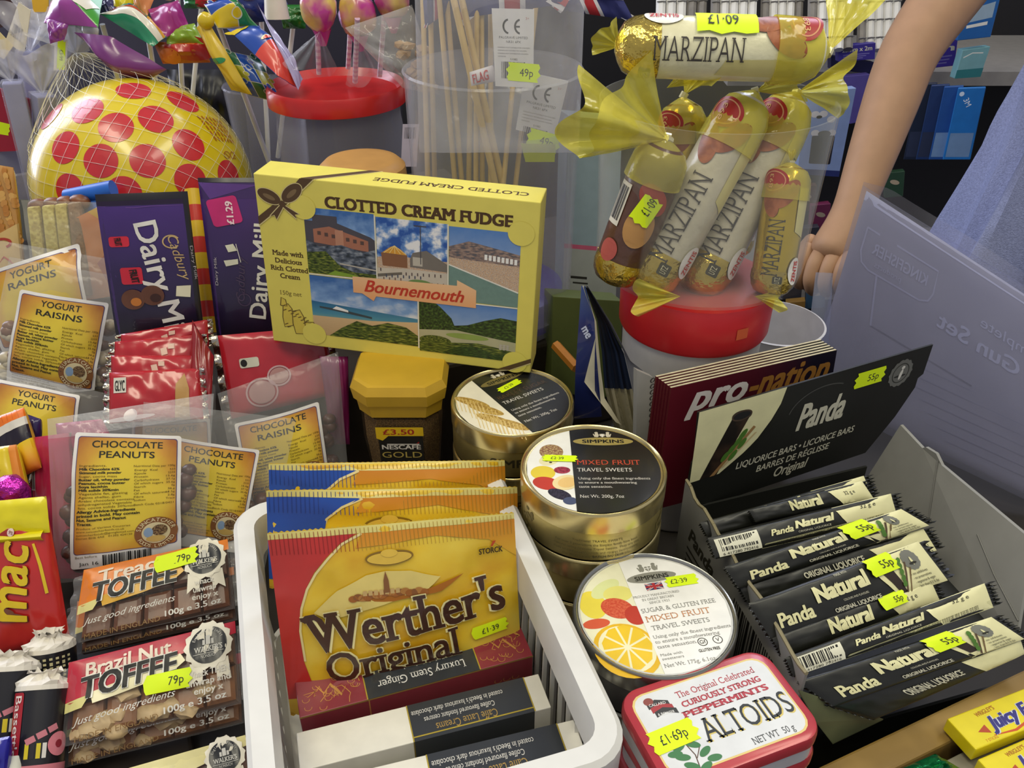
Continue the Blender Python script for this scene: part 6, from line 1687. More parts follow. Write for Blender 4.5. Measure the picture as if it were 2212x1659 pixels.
mb = MB(); F = Sheet(*[p_ + S.n * .010 for p_ in plane4([(1866, 396), (2340, 690), (2312, 1115), (1735, 842)], 26, 8, .80)], bulge=.005, pw=.3, wr=.003, wk=(4, 3), seed=8); F.body(mb, fm, 36, 36, thick=0)
tl = F.uv(0, 0); mb.grid(lambda u, v: F.uv(u, -.055 * v * min(1, 6 * u + .3), 0, .004 * math.sin(u * 9) * v + .002), 30, 5, fm); mb.obj('polythene_sleeve', t, label='loose polythene sleeve, milky blue')
c = plane4([(1762, 588), (1800, 590), (1782, 860), (1732, 840)], 26, 8, .845); mb = MB(); Sheet(*c, bulge=.003, wr=.001).body(mb, film('#d4dcf0', .3, .25, .3, 30, .4, name='polythene_flap'), 8, 16); mb.obj('sleeve_flap', t)

# white bowl behind the paperbacks
b0 = onz(1690, 790, .14); t = thing('bowl', 'white bowl rim showing behind the dark red paperbacks', 'bowl', (b0.x, b0.y, .0))
mb = MB(); mb.lathe(Matrix.Translation((b0.x + .002, b0.y + .042, .0)), [(0, .001), (.03, .001), (.034, .006), (.037, .06), (.043, .160), (.045, .162), (.043, .1625), (.038, .06), (.03, .01), (0, .008)], 48, mat('#d9d8da', .4)); mb.obj('bowl_shell', t)

# ---------------------------------------------------------------- customer
def skin_mesh(name, verts, edges, radii, m, parent, sub=2, root=0):
    me = bpy.data.meshes.new(name); inv = (parent or t).matrix_basis.inverted()
    me.from_pydata([tuple(inv @ Vector(v)) for v in verts], edges, [])
    o = bpy.data.objects.new(name, me); COL.objects.link(o)
    md = o.modifiers.new('skin', 'SKIN'); md.use_smooth_shade = True; md.branch_smoothing = .6
    for i, r in enumerate(radii):
        sv = me.skin_vertices[0].data[i]; sv.radius = (r, r) if not isinstance(r, tuple) else r; sv.use_root = i == root
    s2 = o.modifiers.new('sub', 'SUBSURF'); s2.levels = sub; s2.render_levels = sub
    dg = bpy.context.evaluated_depsgraph_get(); me2 = bpy.data.meshes.new_from_object(o.evaluated_get(dg))
    o.modifiers.clear(); o.data = me2
    if parent is None: bpy.data.objects.remove(o); return me2
    me2.materials.clear(); me2.materials.append(m)
    for pl in me2.polygons: pl.use_smooth = True
    o.parent = parent
    return o


px0, py0 = .80, 1.02
t = thing('person', 'person in a blue-grey T-shirt reaching down with a closed hand, cut by the right edge', 'person', (px0, py0, -.75))
skin = mat('#ab8668', .55, var=.06, scale=40, spec=.3, name='skin')
sh = at(2160, -170, 1.03); el = at(1962, 112, 1.0); wr = at(1836, 470, .985); kn = at(1776, 580, .975)
V_, E_, R_ = [], [], []
def nd(p, r, par=None):
    V_.append(Vector(p)); R_.append(r)
    if par is not None: E_.append((par, len(V_) - 1))
    return len(V_) - 1
pel = nd((px0, py0 + .02, .12), .13); che = nd((px0 + .01, py0 + .01, .40), .14, pel); nek = nd((px0 + .03, py0 + .01, .62), .06, che); hed = nd((px0 + .03, py0, .74), .09, nek)
for sx in (-1, 1):
    hp = nd((px0 + sx * .09, py0 + .02, .04), .095, pel); kne = nd((px0 + sx * .10, py0, -.32), .062, hp); ank = nd((px0 + sx * .10, py0 + .03, -.68), .042, kne); nd((px0 + sx * .11, py0 - .10, -.72), .03, ank)
s1 = nd(sh, .050, che); u1 = nd(sh.lerp(el, .5), .043, s1); e1 = nd(el, .0355, u1)
f1 = nd(el.lerp(wr, .22), .0350, e1); f2 = nd(el.lerp(wr, .6), .0295, f1); w1 = nd(wr, .0225, f2); h1 = nd(wr.lerp(kn, .55), .0265, w1); h2 = nd(kn.lerp(wr, .12), .026, h1)
s2 = nd((px0 + .2, py0 + .02, .5), .05, che); a2 = nd((px0 + .27, py0 + .05, .25), .042, s2); nd((px0 + .28, py0 - .05, .02), .028, a2)
body = skin_mesh('body', V_, E_, R_, skin, t, 2)
# fingers, curled, and thumb
hd = (kn - wr).normalized(); ac_ = at(1800, 600, .955) - at(1735, 560, .985); ac_ = (ac_ - hd * ac_.dot(hd)).normalized(); pn = hd.cross(ac_)
if pn.y < 0: pn = -pn
digits = []
for i, (o_, L_) in enumerate(((-.030, .026), (-.0105, .029), (.0095, .027), (.028, .022))):
    b = kn + ac_ * o_ * .85 - hd * .006 - pn * .004
    vs = [b - hd * .02, b + hd * .004, b + hd * (L_ * .75) + pn * .008, b + hd * (L_ * .9) + pn * .026, b + hd * (L_ * .2) + pn * .036]
    digits.append(skin_mesh('finger', vs, [(k, k + 1) for k in range(4)], [.0095, .0105, .0088, .008, .007], skin, None, 2))
b = wr.lerp(kn, .45) - ac_ * .024
digits.append(skin_mesh('thumb', [b, b - ac_ * .012 + hd * .02 + pn * .01, b - ac_ * .002 + hd * .045 + pn * .026, b + ac_ * .018 + hd * .056 + pn * .034], [(0, 1), (1, 2), (2, 3)], [.012, .0115, .0098, .008], skin, None, 2))
bm = bmesh.new()
for me_ in [body.data] + digits: bm.from_mesh(me_)
bm.to_mesh(body.data); bm.free()
for pl in body.data.polygons: pl.use_smooth = True; pl.material_index = 0
# shirt: loose tube with hanging folds, short sleeve round the upper arm
cloth = grad('x', ((0, '#7d86b4'), (1, '#767fb0')), noise_amt=.0, rough=.9, name='jersey_cloth')
cl = mat('#9aa2c8', .95, var=.16, scale=420, bump=.5, bscale=700, spec=.15, name='jersey')
mb = MB()
def shirt(u, v):
    a = 2 * math.pi * u; z = .58 - .78 * v
    rx = .155 + .06 * v + .03 * v * v; ry = .12 + .05 * v
    if v < .12: rx *= .55 + .45 * v / .12; ry *= .6 + .4 * v / .12
    fold = (.026 * (1 - abs(math.sin(a * 3.5 + .6 * v)) ** .7 * 2) + .012 * math.sin(a * 13 + 2 - 2 * v) + .004 * math.sin(a * 29 + 5 * v)) * min(1, v * 1.6)
    return Vector((px0 + .01 - .035 * v + (rx + fold) * math.cos(a), py0 + .01 + (ry + fold) * math.sin(a), z))
mb.grid(shirt, 120, 40, cl)
s0 = sh.lerp(el, -.25); s9 = sh.lerp(el, .22)
mb.tube([s0 + Vector((.08, 0, .03)), s0, s9], [.085, .075, .066], cl, 28); mb.obj('t_shirt', t, label='loose blue-grey jersey T-shirt')
mb = MB()
for sx in (-1, 1): mb.tube([(px0 + sx * .08, py0 + .02, .12), (px0 + sx * .10, py0, -.3), (px0 + sx * .10, py0 + .03, -.7)], [.085, .085, .07], mat('#23262f', .9), 20)
mb.obj('trousers', t); mb = MB()
for sx in (-1, 1): mb.ball((px0 + sx * .11, py0 - .05, -.715), .045, mat('#1d1b1a', .6), 1, 2.4, .75)
mb.obj('shoes', t)

# ---------------------------------------------------------------- back row: ball, windmills, tubs of flags and lollies
# spotted ball in its net
bc = at(315, 402, .965); BR = .1157
t = thing('play_ball', 'yellow play ball with red spots in a white net, at the back left', 'ball', (bc.x, bc.y, bc.z - BR))
yb = mat('#dcc41c', .28, coat=.5, var=.05, scale=8); rs = mat('#c4262c', .3, coat=.5)
mb = MB(); mb.ball(bc, BR, yb, sub=5); mb.obj('ball_skin', t)
def on_ball(x, y):
    s = sight(x, y).normalized(); oc = CAM - bc; b = s.dot(oc); q = b * b - (oc.length_squared - BR * BR)
    if q < 0:
        p = CAM + s * (-b); return bc + (p - bc).normalized() * BR
    return CAM + s * (-b - math.sqrt(q))
mb = MB()
def spot(c0, ra, mb, m, l=.0004, n=30):
    nn = (c0 - bc).normalized(); e1 = nn.orthogonal().normalized(); e2 = nn.cross(e1); vs = [bc + nn * (BR + l)]
    for j in (1, 2, 3):
        for k in range(n):
            a = 2 * math.pi * k / n; w = ra * j / 3; vs.append(bc + (nn * math.cos(w) + (e1 * math.cos(a) + e2 * math.sin(a)) * math.sin(w)) * (BR + l))
    fs = [(0, 1 + k, 1 + (k + 1) % n) for k in range(n)] + [(1 + j * n + k, 1 + j * n + (k + 1) % n, 1 + (j + 1) * n + (k + 1) % n, 1 + (j + 1) * n + k) for j in (0, 1) for k in range(n)]
    mb.add(vs, fs, m)
for x, y in ((250, 274), (337, 256), (217, 347), (319, 347), (408, 312), (288, 194), (396, 218), (188, 238), (140, 318), (412, 390), (268, 418), (150, 412), (495, 380), (330, 470), (220, 480), (440, 470), (110, 250)): spot(on_ball(x, y), .148, mb, rs)
bk = bc + Vector((.05, .09, .02))
mb.obj('red_spots', t)
Bs = Sheet(on_ball(418, 248), on_ball(478, 262), on_ball(510, 350), on_ball(462, 352)); mb = MB(); tm = mat('#b06a1c', .4)
class OnBall:
    curved = True; cw = 100.0; ch = 150.0
    def __call__(s, x, y, l=0):
        p = Bs.p[0].lerp(Bs.p[1], x / 100).lerp(Bs.p[3].lerp(Bs.p[2], x / 100), y / 150); return bc + (p - bc).normalized() * (BR + .0006 + .0001 * l)
p = Print(mb, OnBall())
for k in range(7):
    for q in range(5): p.line([(8 + k * 13 + q * 5, 4 + q * 17), (12 + k * 13 + q * 5, 17 + q * 17)], 5, tm, 1)
p.ring(58, 128, 14, 12, 2.5, tm, 1); p.line([(48, 120), (68, 136)], 2.5, tm, 1); p.text('CE', 86, 140, 24, tm, 1, w=26); mb.obj('ball_print', t)
# net: diamond mesh over the ball, gathered above left
top = at(165, 118, .955); ax = (top - bc).normalized(); e1 = ax.orthogonal().normalized(); e2 = ax.cross(e1); netm = mat('#e4e2da', .4); mb = MB(); NN = 30
def netp(a, h):
    """h 0 at the far pole, 1 at the ball's crown, >1 up to the knot"""
    if h <= .80:
        th = math.pi * (1 - h * .88); r = math.sin(th) * (BR + .0012); z = math.cos(th) * (BR + .0012)
    else:
        th = math.pi * (1 - .80 * .88); r0 = math.sin(th) * (BR + .0012); z0 = math.cos(th) * (BR + .0012); q = (h - .80) / .2
        r = r0 * (1 - q) ** .8 + .004; z = z0 + ((top - bc).length - z0) * q
    return bc + ax * z + (e1 * math.cos(a) + e2 * math.sin(a)) * r
rows = 15
for k in range(NN):
    for sgn in (0, 1):
        pts = []
        for j in range(rows * 4 + 1):
            h = .12 + .88 * j / (rows * 4); wob = (1 if (j // 1) % 2 else 0) * .5 if 1 else 0
            q_ = .25 * math.cos(math.pi * j / 2)
            a = 2 * math.pi * (k + (.5 - q_ if sgn else q_)) / NN
            pts.append(netp(a, h))
        if sgn == 0 or True: mb.tube(pts,   .00022, netm, 3)
mb.obj('net', t, label='white plastic net gathered at the upper left')
mb = MB(); d = ax; fan(mb, top, d, .055, 1.6, CAM - top, 4, film('#eeeef2', .3, .12, .6, 60, .5, name='net_header')); mb.obj('net_header', t)
sc = plane4([(118, 86), (146, 86), (144, 152), (116, 152)], 0, 5, .94); mb = MB(); S = Sheet(*sc); Print(mb, S).rect(0, 0, 100, S.ch, mat('#d8d6d8', .5), 1); mb.obj('swing_tag', t); sticker(t, S, 55, S.ch / 2, S.ch * .92, 62, '£3·99', 90, l=4, tx=0)

# wrapped rock sticks in a clear cup, far left
cup = film('#dcdcf0', .10, .06, .1, 20, .5, name='clear_cup')
def cupthing(cx, cy, zb, r0, r1, h, label, nm='clear_cup'):
    t = thing(nm, label, 'cup', (cx, cy, zb)); mb = MB()
    mb.lathe(Matrix.Translation((cx, cy, zb)), [(0, .001), (r0, .001), (r0 * 1.01, .004), (r1, h), (r1 * 1.03, h + .002), (r1 * 1.0, h + .004), (r1 * .97, h), (r0 * .96, .005), (0, .004)], 48, cup); mb.obj('cup_wall', t); return t
c0 = at(60, 420, .97); cupthing(c0.x, c0.y, .12, .045, .055, .12, 'clear plastic cup holding wrapped square sticks, left of the ball')
wsx = mat('#7d7fa4', .5, var=.15, scale=30)
for i, (xa, ya, xb, yb_, lb) in enumerate(((26, 178, 92, 450, 'leftmost wrapped square stick leaning left of the ball'), (92, 205, 120, 450, 'wrapped square stick in front, its flat brown end facing out'), (66, 112, 100, 430, 'tall wrapped square stick behind the others'), (88, 75, 112, 430, 'rear wrapped square stick with blue patch near the top'), (122, 150, 132, 440, 'wrapped square stick touching the net'))):
    a, b = at(xa, ya, .93 + .012 * i), at(xb, yb_, 1.0 + .01 * i); ax2 = (b - a).normalized()
    t = thing('wrapped_stick', lb, 'candy', tuple(b), 0, 'wrapped square sticks in the clear cup')
    M = ax2.to_track_quat('Z', 'Y').to_matrix().to_4x4() @ Matrix.Rotation(.6 + .3 * i, 4, 'Z'); M.translation = a.lerp(b, .5)
    mb = MB(); mb.box(M, .019, .019, (b - a).length, wsx, .001); mb.obj('stick', t)
    mb = MB(); fm_ = film('#f0f0fa', .35, .1, .8, 50, .5, name='stick_wrapper'); M2 = M.copy(); mb.box(M2, .023, .023, (b - a).length + .004, film('#e6e6f4', .16, .1, .6, 50, .5, name='stick_film'), .002); fan(mb, a, -ax2 + Vector((-.3 + .15 * i, 0, .3)), .05, 1.5, CAM - a, i, fm_); mb.obj('cellophane', t)
redc = mat('#a01830', .45)
c = plane4([(-60, 170), (64, 215), (66, 325), (-60, 330)], 10, 4, .96); t = thing('red_card', 'plain dark red card with a neon price mark at the left edge', 'card', foot(c, c[2].z)); mb = MB(); S = carton(mb, *c, .003, redc, 0)[0]; mb.obj('card', t); sticker(t, S, 53, S.ch * .62, 22, 20, '', 5, l=3, tx=.1)
for px, hx_, lb, st in (([(40, 5), (66, 22), (52, 118), (12, 88)], '#d8cfb6', 'cream barcode tag tilted among the bags, upper left', 'bar'), ([(-10, 60), (28, 100), (8, 128), (-20, 110)], '#d9c68a', 'cream and orange tag at the left edge', ''), ([(0, 0), (60, -10), (60, 40), (0, 60)], '#3c2220', 'dark brown pegboard card in the upper left corner', 'dark'), ([(66, -20), (105, -20), (104, 26), (72, 26)], '#d9a92c', 'yellow card above the tags, upper left', '')):
    c = plane4(px, 5, 8, 1.02 if st == 'dark' else .94); t = thing('hang_tag', lb, 'tag', foot(c, c[2].z)); mb = MB(); S = carton(mb, *c, .001, mat(hx_, .6), 0)[0]
    if st == 'bar': p = Print(mb, S); p.bars(15, S.ch * .5, 75, S.ch * .8, l=2, n=12)
    mb.obj('card', t)
c = plane4([(-80, 430), (80, 430), (90, 520), (-80, 520)], 0, 40, 1.0); t = thing('dark_box', 'dark green box in the shadow left of the ball', 'box', foot(c, .12)); mb = MB(); carton(mb, *c, .05, mat('#1f2a1c', .6)); mb.obj('carton', t)
c = plane4([(360, 150), (520, 150), (550, 420), (420, 420)], -5, 4, 1.12); t = thing('black_bag', 'black plastic bag behind the ball and under the windmills', 'bag', foot(c, .12)); S = Sheet(*c, bulge=.03, wr=.012, seed=3, back=.02); mb = MB(); S.body(mb, mat('#0d0c11', .35)); mb.obj('bag_film', t)


# windmills: folded printed foil blades on white sticks
def blade(mb, q, d, arch, m, deco=None, seed=1, roll=0):
    """curled blade over four pixel corners at depths d"""
    c = [at(x, y, dd) for (x, y), dd in zip(q, d)]
    S = Sheet(*c, bulge=arch, pw=.8, wr=.004, wk=(2, 2), seed=seed); S.eps = .0003
    S.body(mb, m, 24, 24, thick=None)
    if deco: deco(Print(mb, S), S.ch)
    return S


fo = lambda h: mat(h, .3, coat=.5, var=.04)
def pinwheel(label, hub, stick_end, blades, hubm='#e8e6e2'):
    h = at(*hub); e = at(*stick_end)
    t = thing('windmill', label, 'toy windmill', tuple(e), 0, 'foil toy windmills at the upper left')
    mb = MB(); mb.tube([h + Vector((0, .02, 0)), e], .003, mat('#d4d2d6', .4), 10); mb.obj('stick', t)
    mb = MB(); mb.ball(h - Vector((0, .012, 0)), .009, mat(hubm, .3, coat=.4), 1, .7, 1); mb.obj('hub', t)
    for b in blades: mb = MB(); blade(mb, *b); mb.obj('blade', t)
    return t


def dz1(p, H): p.poly([(0, H * .5), (40, H * .42), (80, H * .8), (100, H), (0, H)], fo('#93398f'), 2); p.poly([(45, H * .45), (72, H * .36), (100, H * .58), (84, H * .74), (66, H * .66)], fo('#e4dfd2'), 3)
def dz2(p, H): p.poly([(0, 0), (18, 0), (60, H * .7), (90, H), (40, H)], fo('#e2dccb'), 2); p.poly([(18, 0), (34, 0), (66, H * .62), (60, H * .72)], fo('#b8481f'), 3); p.poly([(60, H * .7), (80, H * .62), (92, H), (76, H)], fo('#d89a2a'), 3); p.ell(68, H * .3, 16, 10, fo('#1f5fa0'), 3)
def dz3(p, H): p.poly([(0, H * .62), (40, H * .4), (100, H * .55), (100, H), (0, H)], fo('#8fb02c'), 2)
def dz4(p, H): p.ell(70, H * .3, 50, 30, fo('#b8281f'), 2); p.ell(24, H * .7, 22, 16, fo('#d9762a'), 3)
pinwheel('windmill with purple, green and white blades over the ball', (205, 60, .93), (300, 330, 1.06), [
    ([(120, -20), (225, -30), (212, 60), (95, 50)], (.93, .93, .90, .92), .018, fo('#3f9a2c'), dz1, 1),
    ([(160, 70), (240, 78), (360, 150), (300, 185)], (.91, .90, .92, .94), .022, fo('#6f2a72'), None, 2),
    ([(100, 40), (150, 50), (140, 85), (108, 95)], (.915, .91, .92, .92), .006, fo('#8a3a92'), None, 3)])
pinwheel('windmill with teal and green swirled blades and a white hook', (300, 45, .95), (360, 330, 1.08), [
    ([(215, 30), (290, 10), (360, 80), (330, 100)], (.93, .95, .93, .92), .02, fo('#2a8a62'), dz2, 4),
    ([(205, 0), (245, 0), (248, 30), (215, 28)], (.94, .94, .93, .93), .004, fo('#2b2650'), None, 5),
    ([(238, -20), (300, -20), (278, 28), (245, 12)], (.96, .96, .95, .95), .008, fo('#d8c81c'), None, 6)])
pinwheel('windmill with pink, lime and orange blades at the top', (370, -20, .96), (400, 320, 1.09), [
    ([(320, 20), (385, 0), (410, 60), (345, 85)], (.94, .95, .95, .93), .012, fo('#a02a7c'), None, 7),
    ([(360, 60), (420, 50), (440, 95), (360, 95)], (.94, .95, .95, .94), .01, fo('#86a82a'), None, 8),
    ([(330, 90), (440, 92), (455, 135), (352, 138)], (.945, .95, .97, .95), .014, fo('#c0601f'), dz4, 9),
    ([(285, -20), (340, -20), (318, 35), (290, 18)], (.95, .95, .94, .94), .012, fo('#d98a50'), None, 10)])


def jig(p, H, cols, k=3):
    w = 100 / k
    for i in range(k):
        for j in range(k):
            m = fo(cols[(i * 2 + j * 3 + (i * j) % 2) % len(cols)]); x0, y0, x1, y1 = i * w, j * H / k, (i + 1) * w, (j + 1) * H / k
            p.rect(x0, y0, x1, y1, fo('#d6d0b8'), 2); p.rect(x0 + 1.2, y0 + 1.2, x1 - 1.2, y1 - 1.2, m, 3)
    for i in range(k):
        for j in range(k):
            m = fo(cols[(i * 2 + j * 3 + (i * j) % 2) % len(cols)]); x, y = (i + 1) * w, (j + .5) * H / k
            if (i + j) % 2: p.ell(x, y, w * .26, w * .22, fo('#d6d0b8'), 4); p.ell(x, y, w * .2, w * .17, m, 5)
            else: p.ell((i + .5) * w, j * H / k, w * .22, w * .26, fo('#d6d0b8'), 4); p.ell((i + .5) * w, j * H / k, w * .17, w * .2, m, 5)


JC = ('#1f4aa8', '#c8302c', '#1f7a3c', '#d9be1c')
t = pinwheel('large jigsaw patterned windmill hanging left of the red-lidded jar', (452, 40, .90), (585, 360, 1.02), [
    ([(440, 10), (500, 0), (560, 60), (470, 62)], (.90, .92, .92, .90), .020, fo('#1f7a3c'), lambda p, H: jig(p, H, JC, 2), 11),
    ([(490, 62), (560, 55), (642, 190), (600, 165)], (.895, .92, .90, .88), .020, fo('#1f4aa8'), lambda p, H: (p.poly([(0, H * .56), (100, H * .50), (100, H), (0, H)], fo('#d9483a'), 2), p.line([(0, H * .56), (100, H * .50)], 5, fo('#e0d8b0'), 3), p.ell(46, H * .48, 18, 7, fo('#e0d8b0'), 3), p.ell(46, H * .49, 13, 5.4, fo('#d9483a'), 4), p.ell(10, H * .12, 36, 10, fo('#d9be1c'), 3)), 12),
    ([(480, 108), (560, 125), (612, 225), (535, 205)], (.915, .925, .93, .93), .016, fo('#1c5a34'), lambda p, H: jig(p, H, ('#1c5a34', '#d9c81c', '#1f4a9a', '#a8a82c'), 3), 13),
    ([(424, 60), (446, 40), (545, 205), (500, 195)], (.90, .89, .92, .93), .010, fo('#d9b92a'), lambda p, H: p.ell(50, H * .5, 40, 14, fo('#2c8a4c'), 2), 14),
    ([(555, 5), (590, 70), (654, 170), (644, 195)], (.90, .91, .91, .89), .004, fo('#a8a4c8'), None, 15)], '#d9be1c')
for px, hx_, lb in (([(395, -20), (470, -20), (462, 20), (398, 18)], '#2a7a3c', 'green and red'), ([(470, -30), (600, -30), (640, 40), (540, 50)], '#14246c', 'dark blue'), ([(600, 10), (660, 10), (660, 62), (612, 62)], '#1f6a1c', 'round green')):
    c = plane4(px, 0, 6, 1.0); t = thing('windmill', lb + ' windmill blades behind the jigsaw windmill', 'toy windmill', tuple(c[2]), 0, 'foil toy windmills at the upper left')
    S = Sheet(*c, bulge=.012, wr=.004, seed=len(lb), back=.002); mb = MB(); S.body(mb, fo(hx_), 18, 18)
    if lb[0] == 'g': Print(mb, S).poly([(45, 0), (100, 0), (100, 50), (50, 46)], fo('#b82c34'), 2)
    mb.obj('blade', t); mb = MB(); mb.tube([c[0].lerp(c[2], .5) + Vector((0, .015, 0)), at(px[2][0] - 60, 340, 1.12)], .003, WHITE, 8); mb.obj('stick', t)
c = plane4([(578, -20), (606, -20), (614, 38), (584, 44)], 0, 6, .95); mb = MB(); mb.tube([c[0].lerp(c[1], .5), c[3].lerp(c[2], .5)], [.011, .014], mat('#d6d0c2', .4), 12); mb.obj('white_clip'); tag(bpy.data.objects['white_clip'], 'white plastic windmill hub above the green disc', 'hub')
c0 = at(592, 340, 1.10); cupthing(c0.x, c0.y, .12, .040, .048, .165, 'clear tall tumbler holding the jigsaw windmill stick', 'clear_tumbler')

# lolly jar
lj = at(742, 330, .97); lx, ly = lj.x, lj.y
t = thing('lolly_jar', 'clear plastic jar with bright red lid holding lolly sticks upright', 'jar', (lx, ly, .12)); LR = .073
zl_ = .318
mb = MB(); mb.lathe(Matrix.Translation((lx, ly, .12)), [(0, .001), (LR * .9, .001), (LR * .95, .006), (LR * .96, .15), (LR * .93, .165), (LR * .93, .19)], 56, film('#dcdce6', .14, .06, .1, 20, .45, name='lolly_jar_plastic')); mb.obj('jar_wall', t)
mb = MB(); mb.lathe(Matrix.Translation((lx, ly, zl_)), [(LR * 1.0, -.018), (LR * 1.03, -.017), (LR * 1.03, -.002), (LR * 1.0, .002), (LR * .95, -.002), (LR * .9, -.006), (0, -.006)], 64, mat('#c01c18', .32, coat=.3)); mb.obj('lid', t)
S = Sheet(*plane4([(870, 268), (905, 268), (900, 360), (866, 360)], 0, 3, .9)); mb = MB(); p = Print(mb, S); p.rect(0, 0, 100, S.ch, mat('#cfc9dc', .5), 1); p.bars(15, 20, 90, 90, l=2, n=10); mb.obj('barcode_label', t)
rnd = random.Random(8)
for i, (xb, yb_, xt, yt, lb) in enumerate(((689, 160, 682, -40, 'front left lolly with pink and yellow wrapped head, in the red lid'), (767, 178, 772, 40, 'front middle lolly standing in the red lid'), (752, 148, 762, -30, 'rear lolly with lilac head behind the middle one'), (820, 165, 836, -40, 'right lolly, head hidden by the clear cone bag'))):
    b, a = at(xb, yb_, .935 - .02 * (i == 1) + .03 * (i == 2)), at(xt, yt, .87 - .02 * (i == 1) + .03 * (i == 2))
    t = thing('lollipop', lb, 'lollipop', tuple(b), 0, 'lollies stuck in the red lid')
    mb = MB(); n = 14
    for k in range(n): mb.tube([b.lerp(a, k / n), b.lerp(a, (k + .55) / n)], .0027, mat('#d9d2d8', .4), 8); mb.tube([b.lerp(a, (k + .55) / n), b.lerp(a, (k + 1) / n)], .0028, mat(('#c9a8c0', '#a03a86')[k > 8 and i == 0], .4), 8)
    mb.obj('stick', t)
    hd_ = at(*((690, 18), (772, 30), (772, 30), (845, -10))[i], .865 + .03 * (i == 2))
    mb = MB(); mb.ball(hd_, .019, mat(('#b8348c', '#c9a24a', '#a45ab4', '#b0487c')[i], .3, coat=.5, hex2=('#e0c86a', '#b8348c', '#cfa8d8', '#d9b86a')[i], scale=30), 1, .9, 1.15, sub=3, jit=.2, seed=i); mb.tube([hd_ - Vector((0, 0, .02)), hd_ - Vector((0, 0, .036))], [.010, .003], mat('#b8348c', .3, coat=.4), 12); mb.obj('wrapped_head', t)
    if i < 3: mb = MB(); fan(mb, hd_ - Vector((0, .01, .02)), Vector((.25 if i else -.3, 0, -.9)), .045, 1.3, CAM - hd_, i, film('#dcdce4', .14, .1, .5, 50, .5, name='lolly_film')); mb.obj('loose_film', t)
# cone bag with biscuit coloured sweets
apex = at(905, 215, .86); mb = MB(); t = thing('cone_bag', 'clear cone-shaped bag of pale brown sweets lying on the red lid', 'bag of sweets', tuple(apex))
q = plane4([(745, 60), (890, 10), (950, 205), (870, 190)], 0, 10, .86); S = Sheet(*q, bulge=.02, wr=.006, seed=3, back=.01); S.body(mb, film('#e6e4e0', .22, .1, .6, 50, .5, name='cone_film'), 26, 26); mb.obj('bag_film', t)
mb = MB()
for k in range(26): mb.ball(S.uv(.55 + .4 * rnd.random(), .35 + .6 * rnd.random(), 0, .004), .006, mat('#b08d5c', .5, var=.15), 1.4, 1, .8, jit=.3, seed=k, sub=1)
o = mb.obj('toffee_pieces'); tag(o, 'pale brown sweets inside the clear cone bag', 'sweets', None, 'stuff')
# tan pot lid behind the fudge box
tl_ = at(785, 385, .80); mb = MB(); t = thing('tan_tub', 'tan plastic tub top rising behind the fudge box', 'tub', (tl_.x, tl_.y, .12)); mb.lathe(Matrix.Translation((tl_.x, tl_.y, .12)), [(0, .001), (.040, .001), (.041, tl_.z - .12 + .002), (.040, tl_.z - .12 + .012), (.034, tl_.z - .12 + .0175), (.028, tl_.z - .12 + .018), (0, tl_.z - .12 + .018)], 48, mat('#b98a48', .45)); mb.obj('tub_shell', t)

# clear tub of hand flags
fc_ = at(1070, 560, .86); fx, fy = fc_.x, fc_.y
t = thing('flag_tub', 'tall clear plastic tub full of stick flags, behind the fudge box', 'tub', (fx, fy, .12)); FR = .076
mb = MB(); mb.lathe(Matrix.Translation((fx, fy, .12)), [(0, .001), (FR * .86, .001), (FR * .94, .005), (FR, .02), (FR * 1.05, .25), (FR * 1.07, .252), (FR * 1.05, .254), (FR * 1.03, .25), (FR * .975, .02), (0, .006)], 64, film('#dfe0ea', .13, .07, .15, 18, .45, name='flag_tub_plastic')); mb.obj('tub_wall', t)
mb = MB(); mb.lathe(Matrix.Translation((fx, fy, .12)), [(0, .007), (FR * .9, .008), (FR * .9, .04), (FR * .5, .05), (0, .052)], 40, film('#4a38b8', .35, .2, .4, 60, .3, name='purple_light_film')); mb.obj('purple_lit_base', t)  # purple light at the tub's base, put in as tinted film
stick_m = mat('#c9ab6a', .55, var=.1, scale=60)
sticks = [(985, 20, 1075, 420), (1002, 20, 1090, 420), (1030, 20, 1028, 420), (1040, 30, 1042, 420), (950, 10, 985, 420), (965, 0, 1000, 420), (1018, 40, 1012, 420), (930, 30, 940, 420), (1120, 60, 1085, 420), (1060, 30, 1060, 420), (915, 60, 925, 420), (1150, 80, 1110, 430)]
lbs = ['long diagonal flag stick crossing in front, upper one of the pair', 'long diagonal flag stick crossing in front, lower one of the pair', 'upright flag stick behind the diagonal pair', 'upright flag stick next to the white card', 'flag stick left of the diagonal pair', 'flag stick just left of the diagonal pair', 'flag stick under the FLAG band', 'flag stick near the left wall of the tub', 'flag stick behind the white card', 'flag stick behind the FLAG band', 'flag stick against the left wall of the tub', 'flag stick behind the rear card']
for i, (xa, ya, xb, yb_) in enumerate(sticks):
    a, b = at(xa, ya, .78 + .006 * i), at(xb, yb_, .84 + .006 * (i % 8)); mb = MB(); a2 = a + (a - b) * .25
    mb.tube([a2, b], .0026 if i > 1 else .0032, stick_m, 10); o = mb.obj('flag_stick'); tag(o, lbs[i], 'stick', 'wooden flag sticks in the clear tub')
nv, fr, fw_ = mat('#2a2f6c', .7), mat('#b0262f', .7), mat('#dcd9dc', .7)
